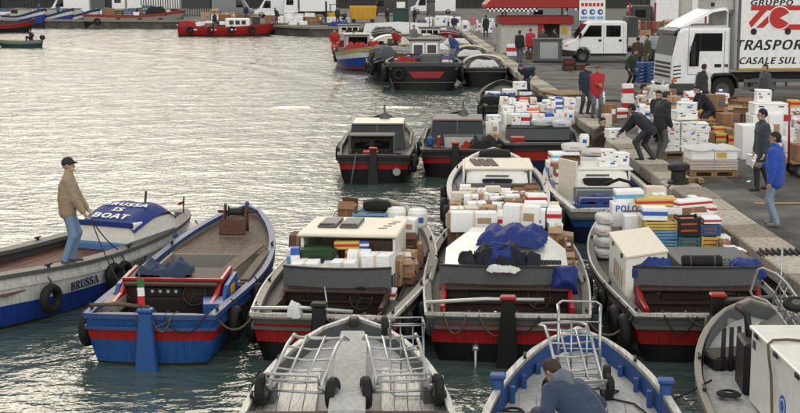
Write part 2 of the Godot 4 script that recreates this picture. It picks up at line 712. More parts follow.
func build_quay() -> void:
	var poly := [Vector2(6.86, -30), Vector2(6.86, 137.3), Vector2(-8, 137.3), Vector2(-24, 160), Vector2(-75, 171), Vector2(-500, 178), Vector2(-500, 700), Vector2(500, 700), Vector2(500, -30)]
	var g := structure("quay_ground", prism_mesh(poly, -2.0, 0.9), "asphalt")
	g.rotation.x = -PI / 2
	# darker strip of newer asphalt and a worn painted line
	structure("asphalt_patch", box_mesh(Vector3(2.6, 0.004, 5.2), 0.001), "asphalt_dark", Vector3(9.0, 0.903, -30.5))
	structure("asphalt_patch_b", box_mesh(Vector3(9.0, 0.004, 11), 0.001), "paving", Vector3(13.5, 0.903, -66))
	structure("painted_line", box_mesh(Vector3(6.0, 0.004, 0.12), 0.001), "paint_line", Vector3(10.4, 0.904, -28.2))
	# kerb of big pale stone blocks, each a piece
	var kerb := Node3D.new()
	kerb.name = "quay_kerb"
	kerb.set_meta("kind", "structure")
	add_child(kerb)
	var d := 6.0
	var i := 0
	while d < 137.0:
		var l := rng.randf_range(1.15, 1.75)
		if d > 70:
			l *= 1.6
		var dy := rng.randf_range(-0.018, 0.016)
		var dx := rng.randf_range(-0.015, 0.015)
		if not (d > 22.2 and d < 23.0 and l < 0.1):
			pbox(kerb, "kerb_stone", ["stone", "stone_b", "stone_c"][i % 3], Vector3(QUAY_X + 0.375 + dx, 0.765 + dy, -(d + l / 2)), Vector3(0.75, 0.30, l - 0.035), Vector3(0, rng.randf_range(-0.008, 0.008), rng.randf_range(-0.008, 0.008)), 0.025)
		d += l
		i += 1
	# iron drain grating let into the gap of the kerb
	# quay wall under the kerb: courses of blocks
	var wall := Node3D.new()
	wall.name = "quay_wall"
	wall.set_meta("kind", "structure")
	add_child(wall)
	pbox(wall, "wall_core", "stone_wet", Vector3(QUAY_X + 0.6, -0.7, -70), Vector3(0.7, 2.6, 150), Vector3.ZERO, 0.0)
	for c in 2:
		d = 10.0 + 0.5 * c
		while d < 75.0:
			var l2 := rng.randf_range(0.8, 1.3)
			pbox(wall, "wall_block", "stone_wall" if c == 1 else "stone_wet", Vector3(QUAY_X + 0.2 + rng.randf_range(-0.012, 0.012), 0.14 + 0.32 * c, -(d + l2 / 2)), Vector3(0.24, 0.305, l2 - 0.016), Vector3.ZERO, 0.015)
			d += l2
	var gr := thing("drain_grating", "black iron drain grating let into the pale stone kerb", "grating", Vector3(QUAY_X + 0.45, 0.925, -22.8))
	pbox(gr, "frame", "iron", Vector3(0, -0.03, 0), Vector3(0.9, 0.04, 0.5))
	for k in 9:
		pbox(gr, "bar", "iron", Vector3(-0.4 + 0.1 * k, 0.02, 0), Vector3(0.04, 0.05, 0.46))
	# iron mooring bollard on the kerb and two timber wedges beside it
	var bo := thing("mooring_bollard", "dark iron mooring bollard with a flat cap on the quay kerb", "bollard", Vector3(6.40, 0.9, -31.0))
	part(bo, "post", lathe_mesh([Vector2(0.0, 0), Vector2(0.24, 0), Vector2(0.24, 0.05), Vector2(0.17, 0.09), Vector2(0.16, 0.30), Vector2(0.0, 0.30)], 16, false), "iron")
	part(bo, "cap", lathe_mesh([Vector2(0.0, 0.28), Vector2(0.17, 0.28), Vector2(0.25, 0.33), Vector2(0.25, 0.42), Vector2(0.19, 0.46), Vector2(0.0, 0.47)], 16, false), "iron")
	for k in 2:
		var wg := pbox(self, "timber_offcut", "wood_pallet", Vector3(6.78 + 0.14 * k, 0.96, -31.2 + 0.1 * k), Vector3(0.36, 0.1, 0.12), Vector3(0, 0.5 + k, 0))
		tag(wg, "short pale timber offcut lying between the bollard and the wrapped pallet", "timber", "timber offcuts by the bollard")


func build_far_bank() -> void:
	# stone coping along the far edges
	for e in [[Vector2(6.2, 137.5), Vector2(-8, 137.5)], [Vector2(-8, 137.5), Vector2(-24, 160.2)], [Vector2(-24, 160.2), Vector2(-75, 171.2)]]:
		var a: Vector2 = e[0]
		var b: Vector2 = e[1]
		var m := (a + b) / 2
		var o := structure("far_quay_coping", box_mesh(Vector3((b - a).length(), 0.25, 0.7), 0.02), "stone_b", Vector3(m.x, 0.80, -m.y))
		o.rotation.y = atan2(b.y - a.y, b.x - a.x)
	# long warehouse behind everything, ribbed metal wall with doors
	var wh := thing("warehouse", "long low dark grey ribbed metal shed across the far end of the market", "shed", Vector3(0, 0.9, -230))
	var poly := []
	var x := -110.0
	while x < 150.0:
		poly.append(Vector2(x, 0.0))
		poly.append(Vector2(x + 0.5, 0.0))
		poly.append(Vector2(x + 0.6, -0.14))
		poly.append(Vector2(x + 0.9, -0.14))
		x += 1.0
	poly.append(Vector2(150, 6))
	poly.append(Vector2(-110, 6))
	part(wh, "wall", prism_mesh(poly, 0.0, 3.1), "warehouse", Vector3.ZERO, Vector3(-PI / 2, 0, 0))
	for k in 14:
		pbox(wh, "loading_door", ["paint_grey", "paint_dark", "rail_dark"][k % 3], Vector3(-100 + 17.0 * k, 1.35, 0.25), Vector3(5.0, 2.7, 0.2))
	pbox(wh, "roof", "paint_dark", Vector3(20, 3.2, -3), Vector3(262, 0.2, 8))
	# steel fence of upright bars on the far-left bank
	var fe := thing("railing_fence", "dark grey railing of upright bars on the far bank behind the long grey barge", "fence", Vector3(-26.5, 0.9, -176))
	pbox(fe, "rail", "paint_dark", Vector3(0, 0.2, 0), Vector3(9.4, 0.08, 0.08))
	pbox(fe, "rail", "paint_dark", Vector3(0, 2.3, 0), Vector3(9.4, 0.08, 0.08))
	for k in 32:
		pbox(fe, "bar", "paint_dark", Vector3(-4.65 + 0.3 * k, 1.2, 0), Vector3(0.12, 2.3, 0.05), Vector3.ZERO, 0.0)
	far_bank_goods()


func simple_van(label: String, at: Vector3, yaw: float, l: float, h: float, w: float, paint: String, kind: String) -> Node3D:
	# kind "van": one closed body; "truck": cab and separate box
	var t := thing("delivery_van" if kind == "van" else "box_truck", label, "van" if kind == "van" else "truck", at, yaw)
	var wr := 0.34 if kind == "van" else 0.45
	if kind == "van":
		var p := [Vector2(-l / 2, 0.35), Vector2(-l / 2, 0.85), Vector2(-l / 2 + 0.55, 1.1), Vector2(-l / 2 + 1.25, h - 0.1), Vector2(-l / 2 + 1.5, h), Vector2(l / 2 - 0.08, h), Vector2(l / 2, h - 0.25), Vector2(l / 2, 0.35)]
		part(t, "body", prism_mesh(p, -w / 2, w / 2, 0.07), paint)
		part(t, "windscreen", prism_mesh([Vector2(-l / 2 + 0.58, 1.14), Vector2(-l / 2 + 1.18, h - 0.18), Vector2(-l / 2 + 1.20, h - 0.18), Vector2(-l / 2 + 0.62, 1.12)], -w / 2 + 0.1, w / 2 - 0.1), "glass_dark", Vector3(-0.03, 0.02, 0))
		for s in [-1, 1]:
			part(t, "window", prism_mesh([Vector2(-l / 2 + 0.95, 1.15), Vector2(-l / 2 + 1.35, h - 0.25), Vector2(-l / 2 + 2.0, h - 0.25), Vector2(-l / 2 + 2.0, 1.15)], -0.006, 0.006), "glass_dark", Vector3(0, 0, s * (w / 2 + 0.003)))
			pbox(t, "headlight", "lens", Vector3(-l / 2 - 0.005, 0.75, s * (w / 2 - 0.25)), Vector3(0.05, 0.16, 0.28))
	else:
		pbox(t, "cab", paint, Vector3(-l / 2 + 0.85, 1.55, 0), Vector3(1.7, 1.9, w), Vector3.ZERO, 0.12)
		pbox(t, "windscreen", "glass_dark", Vector3(-l / 2 + 0.0, 1.85, 0), Vector3(0.04, 0.75, w - 0.3))
		for s in [-1, 1]:
			pbox(t, "window", "glass_dark", Vector3(-l / 2 + 0.75, 1.9, s * (w / 2 + 0.002)), Vector3(0.85, 0.6, 0.02))
		pbox(t, "cargo_box", "truck_panel", Vector3(0.95, 0.85 + (h - 0.85) / 2, 0), Vector3(l - 1.95, h - 0.85, w + 0.15), Vector3.ZERO, 0.03)
		pbox(t, "chassis", "trim_black", Vector3(0.4, 0.62, 0), Vector3(l - 1.4, 0.3, w * 0.5))
	for sx in [-l / 2 + 0.85, l / 2 - 1.0]:
		for s in [-1, 1]:
			wheel(t, Vector3(sx, wr, s * (w / 2 - 0.1)), wr, 0.22)
	return t


func wheel(parent: Node, at: Vector3, r: float, wd: float) -> MeshInstance3D:
	# axis along z
	var key := "wheel %.2f %.2f" % [r, wd]
	if not mesh_cache.has(key):
		var h := wd / 2
		mesh_cache[key] = lathe_mesh([Vector2(r * 0.58, -h), Vector2(r * 0.9, -h), Vector2(r, -h * 0.7), Vector2(r, h * 0.7), Vector2(r * 0.9, h), Vector2(r * 0.58, h), Vector2(r * 0.58, -h)], 20)
		mesh_cache[key + " rim"] = lathe_mesh([Vector2(0.0, -h * 0.5), Vector2(r * 0.2, -h * 0.7), Vector2(r * 0.25, -h * 0.3), Vector2(r * 0.5, -h * 0.45), Vector2(r * 0.59, -h * 0.9), Vector2(r * 0.59, h * 0.9), Vector2(r * 0.5, h * 0.45), Vector2(r * 0.25, h * 0.3), Vector2(r * 0.2, h * 0.7), Vector2(0.0, h * 0.5)], 16)
	var o := part(parent, "wheel", mesh_cache[key], "rubber", at, Vector3(PI / 2, 0, 0))
	part(o, "rim", mesh_cache[key + " rim"], "paint_grey")
	return o


func far_bank_goods() -> void:
	simple_van("long white box truck with dark cab glass on the far bank above the blue boats", Vector3(-31.5, 0.9, -182), 0.05, 8.6, 3.2, 2.3, "car_white", "truck")
	simple_van("white van parked behind brown cartons on the far left bank", Vector3(-41, 0.9, -180), 0.1, 5.2, 2.4, 1.9, "car_white", "van")
	simple_van("pale grey van parked at the far bank above the red barge", Vector3(-19.8, 0.9, -176), PI, 5.0, 2.3, 1.9, "car_grey", "van")
	simple_van("white van with dark windows parked beyond the white-roofed red barge", Vector3(-14.2, 0.9, -172), 0.0, 4.9, 2.3, 1.9, "car_white", "van")
	simple_van("white box truck behind foam boxes at the corner of the far bank", Vector3(-9.8, 0.9, -168), 0.1, 6.2, 3.0, 2.2, "car_white", "truck")
	simple_van("dark van standing beyond the yellow container", Vector3(-0.5, 0.9, -182), 0.0, 5.0, 2.2, 1.9, "car_dark", "van")
	simple_van("white coach-like van far behind the stacked drums on the quay", Vector3(5.5, 0.9, -190), 0.0, 6.0, 2.6, 2.0, "car_white", "van")
	var defs := [
		["brown", -44.5, 171.5, 3.2, 1.1, "brown carton on the far left bank pile behind the blue boats"],
		["brown", -38.6, 170.5, 2.4, 0.9, "brown carton heaped on the far bank between the white van and truck"],
		["brown", -17.2, 166.0, 2.0, 0.9, "brown carton piled on the far bank behind the man on the red barge"],
		["white", -9.6, 152.0, 2.6, 1.0, "white foam box in the heap behind the man bending on the far bank"],
		["white", -5.6, 146.5, 1.8, 1.0, "white foam box heaped at the corner of the far bank"]]
	for df in defs:
		for k in 5:
			var s := Vector3(rng.randf_range(0.6, 0.95), rng.randf_range(0.4, 0.7), rng.randf_range(0.4, 0.6))
			var lvl := k / 5
			carton("br" if df[0] == "brown" else "fo", Vector3(df[1] + (k % 5 - 2) * df[3] / 5.0, 0.9 + lvl * 0.46, -df[2] + rng.randf_range(-0.2, 0.2)), s, rng.randf_range(-0.3, 0.3), df[5], String(df[5]).replace("brown carton", "cartons").replace("white foam box", "foam boxes"))
	var anchor := Node3D.new()
	anchor.position = Vector3(0, 0.9, 0)
	jumble(anchor, -47.0, -40.0, -169.5, -170.0, 0.0, 1.3, ["br", "bp", "wc", "cb"], 81, "along the far left bank", 3.4)
	jumble(anchor, -36.0, -27.0, -171.5, -172.0, 0.0, 1.4, ["br", "ct", "bp", "wc"], 82, "behind the long pale barge", 3.4)
	jumble(anchor, -22.0, -18.0, -162.0, -162.6, 0.0, 1.2, ["br", "bp", "fo"], 83, "behind the red barge", 3.4)
	jumble(anchor, -13.5, -7.5, -150.0, -150.6, 0.0, 1.2, ["fo", "wc", "br"], 84, "at the far bank's corner", 3.4)
	jumble(anchor, 2.6, 6.0, -140.0, -140.8, 0.0, 0.9, ["fo", "wc", "cb"], 85, "beside the concrete post", 3.4)
	jumble(anchor, 6.4, 9.0, -128.0, -129.0, 0.0, 0.9, ["fo", "wr", "wc"], 86, "along the far end of the quay", 3.4)
	anchor.free()
	# yellow waste container with ribs, and a wheeled loader arm beside it
	var yc := thing("yellow_container", "yellow ribbed open waste container on the far bank", "container", Vector3(-3.1, 0.9, -151), 0.05)
	part(yc, "tub", prism_mesh([Vector2(-1.25, 0.35), Vector2(-1.45, 1.75), Vector2(1.45, 1.75), Vector2(1.3, 0.35)], -0.8, 0.8, 0.05), "paint_yellow")
	for k in 5:
		pbox(yc, "rib", "paint_yellow", Vector3(-1.1 + 0.55 * k, 1.0, 0.83), Vector3(0.1, 1.3, 0.1))
	for k in 4:
		wheel(yc, Vector3(-1.0 + (k % 2) * 2.0, 0.2, -0.5 + (k / 2) * 1.0), 0.2, 0.15)
	var ld := thing("yellow_loader", "small yellow forklift standing left of the yellow container on the far bank", "forklift", Vector3(-6.3, 0.9, -149), 0.2)
	pbox(ld, "body", "paint_yellow", Vector3(0.2, 0.75, 0), Vector3(1.3, 0.7, 0.9), Vector3.ZERO, 0.06)
	for s in [-1, 1]:
		pbox(ld, "mast", "trim_black", Vector3(-0.65, 1.2, s * 0.3), Vector3(0.1, 2.2, 0.1))
		pbox(ld, "fork", "iron", Vector3(-1.1, 0.15, s * 0.25), Vector3(0.9, 0.05, 0.1))
		pbox(ld, "guard_post", "trim_black", Vector3(-0.2, 1.5, s * 0.4), Vector3(0.06, 0.9, 0.06))
		pbox(ld, "guard_post", "trim_black", Vector3(0.6, 1.5, s * 0.4), Vector3(0.06, 0.9, 0.06))
		wheel(ld, Vector3(-0.4, 0.28, s * 0.42), 0.28, 0.18)
		wheel(ld, Vector3(0.65, 0.24, s * 0.42), 0.24, 0.16)
	pbox(ld, "roof", "trim_black", Vector3(0.2, 1.97, 0), Vector3(1.0, 0.06, 0.9))
	# dark metal cabinet with a white notice
	var cb := thing("metal_cabinet", "dark green metal cabinet carrying a white notice on the far quay", "cabinet", Vector3(0.9, 0.9, -137.8 - 6.0), 0.0)
	pbox(cb, "body", "hull_green", Vector3(0, 0.75, 0), Vector3(1.6, 1.5, 0.9), Vector3.ZERO, 0.03)
	pbox(cb, "lid", "trim_black", Vector3(0, 1.53, 0), Vector3(1.7, 0.08, 1.0), Vector3.ZERO, 0.02)
	pbox(cb, "notice", "carton_white", Vector3(0.0, 2.0, 0.2), Vector3(0.85, 0.6, 0.04))
	for s in [-1, 1]:
		pbox(cb, "notice_post", "iron", Vector3(s * 0.3, 1.75, 0.16), Vector3(0.05, 0.6, 0.05))
	var po := thing("concrete_post", "tall thick grey concrete post on the far quay beside the cabinet", "post", Vector3(4.0, 0.9, -146))
	part(po, "shaft", lathe_mesh([Vector2(0.0, 0), Vector2(0.48, 0), Vector2(0.45, 0.3), Vector2(0.42, 4.4), Vector2(0.0, 4.4)], 14), "paint_grey")
	part(po, "collar", lathe_mesh([Vector2(0.43, 2.2), Vector2(0.47, 2.22), Vector2(0.47, 2.4), Vector2(0.43, 2.42)], 14), "paint_dark")


# ---------------------------------------------------------------- boats: shared building

func beam(sp: Dictionary, t: float) -> float:
	var tm: float = sp.get("tm", 0.42)
	if t < tm:
		return lerp(float(sp.ws), float(sp.wm), sin(t / tm * PI / 2))
	var u := (t - tm) / (1.0 - tm)
	return sp.wm * pow(max(0.0, 1.0 - pow(u, sp.get("fine", 2.3))), 0.72)


func sheer(sp: Dictionary, t: float) -> float:
	if t < 0.45:
		return lerp(float(sp.hs), float(sp.hm), smoothstep(0.0, 0.45, t))
	return lerp(float(sp.hm), float(sp.hb), pow((t - 0.45) / 0.55, 1.7))


func deck_y(sp: Dictionary, z: float) -> float:
	return sheer(sp, clamp(-z / sp.L, 0.0, 1.0)) - sp.bul


func contour(sp: Dictionary, inset: float) -> Array:
	# plan outline from the bow down the right side, across the stern and up the left side: [x, z, height, t]
	var out := []
	var n := 20
	for i in n + 1:
		var t := 1.0 - float(i) / n
		out.append([max(beam(sp, t) - inset * min(1.0, (1.0 - t) * 12.0), 0.0), -t * sp.L + (inset * 2.0 if t > 0.97 else 0.0), sheer(sp, t), t])
	var m := 8
	var bulge: float = sp.get("bulge", 0.14)
	for i in range(1, m):
		var u := 1.0 - 2.0 * i / m
		out.append([(sp.ws - inset) * u, bulge * (1.0 - u * u) - inset, sp.hs + 0.03 * (1.0 - u * u), 0.0])
	for i in n + 1:
		var e: Array = out[n - i]
		out.append([-e[0], e[1], e[2], e[3]])
	return out


func hull_row(sp: Dictionary, cont: Array, v: float) -> Array:
	var row := []
	for e in cont:
		var y: float = lerp(float(e[2]), -0.45, v)
		var fx := 1.0 - 0.06 * v - 0.30 * v * v
		var z: float = e[1] + pow(e[3], 4.0) * v * sp.get("rake", 0.7) - pow(1.0 - e[3], 8.0) * v * 0.18
		row.append(Vector3(e[0] * fx, y, z))
	return row


func band_mesh(rows: Array) -> ArrayMesh:
	return grid_mesh(rows, true)


func rail_mesh(sp: Dictionary, out_: float, inn: float, top: float, bottom: float, drop := 0.0) -> ArrayMesh:
	var co := contour(sp, -out_)
	var ci := contour(sp, inn)
	var r := [[], [], [], [], []]
	for i in co.size():
		var a: Array = co[i]
		var b: Array = ci[i]
		var k := 1.0 - 0.10 * drop
		r[0].append(Vector3(a[0] * k, a[2] - drop + bottom, a[1]))
		r[1].append(Vector3(a[0] * k, a[2] - drop + top, a[1]))
		r[2].append(Vector3(b[0] * k, a[2] - drop + top, b[1]))
		r[3].append(Vector3(b[0] * k, a[2] - drop + bottom, b[1]))
		r[4].append(r[0][i])
	return grid_mesh(r, false)


func deck_mesh(sp: Dictionary) -> ArrayMesh:
	var st := flat_tool()
	var zs := [0.0]
	for i in range(1, 25):
		zs.append(-0.985 * sp.L * i / 24.0)
	for o in sp.get("holes", []):
		zs.append(float(o[0]))
		zs.append(float(o[1]))
	zs.sort()
	zs.reverse()
	var wi := func(z: float) -> float:
		return max(beam(sp, -z / sp.L) - 0.07, 0.01)
	for i in zs.size() - 1:
		var a: float = zs[i]
		var b: float = zs[i + 1]
		if a - b < 0.001:
			continue
		var mid := (a + b) / 2
		var hw := -1.0
		for o in sp.get("holes", []):
			if mid < o[0] and mid > o[1]:
				hw = o[2]
		var ya := deck_y(sp, a)
		var yb := deck_y(sp, b)
		var wa: float = wi.call(a)
		var wb: float = wi.call(b)
		if hw < 0.0:
			quad(st, Vector3(-wa, ya, a), Vector3(-wb, yb, b), Vector3(wb, yb, b), Vector3(wa, ya, a))
		else:
			quad(st, Vector3(-wa, ya, a), Vector3(-wb, yb, b), Vector3(-hw, yb, b), Vector3(-hw, ya, a))
			quad(st, Vector3(hw, ya, a), Vector3(hw, yb, b), Vector3(wb, yb, b), Vector3(wa, ya, a))
	quad(st, Vector3(-sp.ws * 0.55, deck_y(sp, 0), 0.07), Vector3(-sp.ws + 0.08, deck_y(sp, 0), 0), Vector3(sp.ws - 0.08, deck_y(sp, 0), 0), Vector3(sp.ws * 0.55, deck_y(sp, 0), 0.07))
	return done(st)


func boat(called: String, label: String, x: float, d: float, heading: float, sp: Dictionary) -> Node3D:
	# stern at (x, -d), bow towards -z turned by heading degrees to the right
	var t := thing(called, label, "boat", Vector3(x, 0, -d), deg_to_rad(-heading))
	var cont := contour(sp, 0.0)
	for b in sp.bands:
		var rows := []
		var n: int = maxi(2, int((b[1] - b[0]) * 8))
		for i in n + 1:
			rows.append(hull_row(sp, cont, lerp(float(b[0]), float(b[1]), float(i) / n)))
		part(t, b[3], band_mesh(rows), b[2])
	# keel closing the bottom
	part(t, "gunwale", rail_mesh(sp, 0.03, sp.get("rw", 0.09), 0.035, -0.035), sp.rail)
	part(t, "rub_rail", rail_mesh(sp, 0.035, -0.01, 0.025, -0.025, 0.17), sp.get("rub", sp.rail))
	if sp.get("strip", "") != "":
		part(t, "rail_strip", rail_mesh(sp, 0.042, -0.012, 0.045, -0.005), sp.strip)
	# inner face of the bulwark
	var ci := contour(sp, 0.07)
	var r0 := []
	var r1 := []
	for e in ci:
		r0.append(Vector3(e[0], e[2], e[1]))
		r1.append(Vector3(e[0], e[2] - sp.bul - 0.02, e[1]))
	part(t, "bulwark", grid_mesh([r1, r0], true), sp.get("inner", sp.rail))
	part(t, "deck", deck_mesh(sp), sp.deck)
	for o in sp.get("holes", []):
		var fy: float = o[3]
		var zc: float = (o[0] + o[1]) / 2
		var ln: float = o[0] - o[1]
		var top: float = deck_y(sp, zc) + o[5]
		pbox(t, "hold_floor", o[4], Vector3(0, fy - 0.03, zc), Vector3(o[2] * 2, 0.06, ln), Vector3.ZERO, 0.0)
		for s in [-1, 1]:
			pbox(t, "coaming", o[4], Vector3(s * (o[2] + 0.015), (fy + top) / 2, zc), Vector3(0.05, top - fy, ln + 0.05))
		for e in [[o[0], 0.0], [o[1], 0.0]]:
			pbox(t, "coaming", o[4], Vector3(0, (fy + top) / 2 - 0.004, e[0]), Vector3(o[2] * 2 - 0.02, top - fy, 0.05))
	if sp.has("rudder"):
		var bz: float = sp.get("bulge", 0.14)
		var hh: float = sp.hs + sp.get("rudder_up", 0.22)
		part(t, "rudder", prism_mesh([Vector2(-0.19, -0.4), Vector2(-0.085, hh), Vector2(0.085, hh), Vector2(0.19, -0.4)], -0.05, 0.09, 0.02), sp.rudder, Vector3(0, 0, bz + 0.07))
		pbox(t, "rudder_head", sp.get("rudder_head", "paint_red"), Vector3(0, hh + 0.02, bz + 0.09), Vector3(0.23, 0.06, 0.18), Vector3.ZERO, 0.02)
	return t


func bands(top: String, stripe: String, low: String, a := 0.12, b := 0.36) -> Array:
	return [[0.0, a, top, "sheer_strake"], [a, b, stripe, "colour_band"], [b, 0.60, low, "hull"], [0.60, 1.0, "hull_weed", "hull_bottom"]]


func fender(t: Node3D, x: float, y: float, z: float, r := 0.25, yaw := 0.0) -> void:
	var o := part(t, "tyre_fender", ring_mesh(r * 0.72, r * 0.28), "rubber", Vector3(x, y, z), Vector3(0, PI / 2 + yaw, 0))
	ptube(o, "rope", "rope_dark", [Vector3(0, r * 0.7, 0), Vector3(0.0, r + 0.04, 0.0), Vector3(0.0, r + 0.10, -0.05 * signf(x))], 0.012, 5)


func cockpit(t: Node3D, sp: Dictionary, za: float, zb: float, hw: float, h: float, frame: String, dash := "wood_brown") -> void:
	# low side walls rising forward, a dash with gauges and a wheel
	var y0 := deck_y(sp, (za + zb) / 2) - 0.01
	for s in [-1, 1]:
		part(t, "cockpit_side", prism_mesh([Vector2(za, y0), Vector2(za, y0 + 0.16), Vector2(lerp(za, zb, 0.55), y0 + h * 0.6), Vector2(zb, y0 + h), Vector2(zb, y0)], -0.035, 0.035, 0.01), frame, Vector3(s * (hw + 0.06), 0, 0), Vector3(0, -PI / 2, 0))
	pbox(t, "dashboard", dash, Vector3(0, y0 + h * 0.42, zb + 0.02), Vector3(hw * 2 + 0.06, h * 0.84, 0.06))
	pbox(t, "dash_top", dash, Vector3(0, y0 + h * 0.9, zb + 0.1), Vector3(hw * 2 + 0.1, 0.05, 0.24), Vector3(0.1, 0, 0), 0.015)
	pbox(t, "control_panel", "dash", Vector3(-hw * 0.2, y0 + h * 0.48, zb + 0.065), Vector3(hw * 0.9, h * 0.4, 0.04))
	for k in (4 if frame == "paint_red" and hw < 0.7 else 0):
		part(t, "gauge", lathe_mesh([Vector2(0, 0.012), Vector2(0.022, 0.012), Vector2(0.028, 0.0)], 12), "gauge", Vector3(-hw * 0.45 + 0.12 * k, y0 + h * 0.52, zb + 0.088), Vector3(PI / 2, 0, 0))
	var wl := part(t, "steering_wheel", ring_mesh(0.17, 0.016, 24, 6), "dash", Vector3(hw * 0.55, y0 + h * 0.45, zb + 0.16), Vector3(-0.3, 0, 0))
	for k in 3:
		pbox(wl, "spoke", "dash", Vector3(cos(TAU * k / 3) * 0.08, sin(TAU * k / 3) * 0.08, 0), Vector3(0.16, 0.02, 0.012), Vector3(0, 0, TAU * k / 3))
	pbox(t, "thwart", "wood_grey", Vector3(0, y0 - 0.06, za + 0.12), Vector3(hw * 2, 0.05, 0.28))


func windbreak(t: Node3D, m: String, z: float, y: float, w: float, h: float, sag := 0.25) -> void:
	# a curved board across the boat in front of the helm
	var front := []
	var back := []
	var n := 10
	for i in n + 1:
		var u := -1.0 + 2.0 * i / n
		front.append(Vector2(u * w / 2, sag * u * u))
		back.push_front(Vector2(u * w / 2, sag * u * u - 0.05))
	part(t, "windbreak_board", prism_mesh(front + back, 0.0, h), m, Vector3(0, y, z), Vector3(-PI / 2, 0, 0))
	part(t, "board_cap", prism_mesh(front + back, 0.0, 0.03), "rail_dark", Vector3(0, y + h + 0.002, z + 0.02), Vector3(-PI / 2, 0, 0))


func tiller(t: Node3D, m: String, a: Vector3, b: Vector3) -> void:
	ptube(t, "tiller", m, [a, (a + b) / 2 + Vector3(0, 0.03, 0), b], 0.028, 7)


func stern_lines(t: Node3D, sp: Dictionary, sd: int) -> void:
	# slack ropes looped over the stern rail and a small coil on the deck
	var r := RandomNumberGenerator.new()
	r.seed = sd
	for k in 3:
		var xa: float = r.randf_range(-0.85, 0.3) * sp.ws
		var xb: float = xa + r.randf_range(0.25, 0.6)
		var za: float = 0.14 * (1.0 - pow(xa / sp.ws, 2.0)) + 0.05
		var zb: float = 0.14 * (1.0 - pow(min(xb / sp.ws, 1.0), 2.0)) + 0.05
		var pts := [Vector3(xa, sp.hs + 0.06, za - 0.25), Vector3(xa, sp.hs + 0.055, za - 0.04)]
		pts += sag_line(Vector3(xa, sp.hs + 0.03, za), Vector3(xb, sp.hs + 0.03, zb), r.randf_range(0.08, 0.3), 8)
		pts += [Vector3(xb, sp.hs + 0.055, zb - 0.04), Vector3(xb + 0.05, sp.hs + 0.06, zb - 0.22)]
		ptube(t, "slack_rope", ["rope", "rope_dark"][k % 2], pts, 0.011, 5)
	ptube(t, "rope_coil", "rope", coil(Vector3(-sp.ws * 0.6, deck_y(sp, -0.2) + 0.02, -0.18), 0.13, 4), 0.014, 5)


func cleats(t: Node3D, sp: Dictionary, zs: Array) -> void:
	for z in zs:
		for s in [-1, 1]:
			var x: float = s * (beam(sp, -z / sp.L) - 0.03)
			var y := sheer(sp, -z / sp.L)
			var c := pbox(t, "cleat", "iron", Vector3(x, y + 0.08, z), Vector3(0.035, 0.03, 0.2), Vector3.ZERO, 0.012)
			pbox(c, "cleat_foot", "iron", Vector3(0, -0.03, 0), Vector3(0.035, 0.05, 0.06))


# ---------------------------------------------------------------- cargo

var kinds := {
	"br": ["cardboard_carton", "cardboard", "carton"], "bd": ["cardboard_carton", "cardboard_dark", "carton"], "bp": ["cardboard_carton", "cardboard_pale", "carton"],
	"wc": ["white_carton", "carton_white", "carton"], "iv": ["ivory_carton", "carton_ivory", "carton"],
	"wr": ["red_banded_carton", "carton_white", "carton", "print_red"], "wb": ["blue_banded_carton", "carton_white", "carton", "print_blue"],
	"wl": ["light_blue_carton", "carton_white", "carton", "print_lightblue"], "wo": ["orange_carton", "print_orange", "carton", "carton_white"],
	"bb": ["blue_carton", "print_blue", "carton", "carton_white"], "ye": ["yellow_carton", "print_yellow", "carton", "print_red"],
	"pu": ["purple_carton", "print_purple", "carton", "carton_white"], "fo": ["foam_box", "foam", "box"],
	"ck": ["black_crate", "plastic_black", "crate"], "cb": ["blue_crate", "plastic_blue", "crate"], "cg": ["green_crate", "plastic_green", "crate"],
	"cl": ["light_blue_crate", "plastic_lightblue", "crate"], "ct": ["teal_crate", "plastic_teal", "crate"], "cy": ["yellow_crate", "print_yellow", "crate"],
	"sk": ["white_sack", "tarp_white", "sack"], "fs": ["film_wrapped_bale", "film", "bale"], "jc": ["white_canister", "gelcoat", "canister"]}


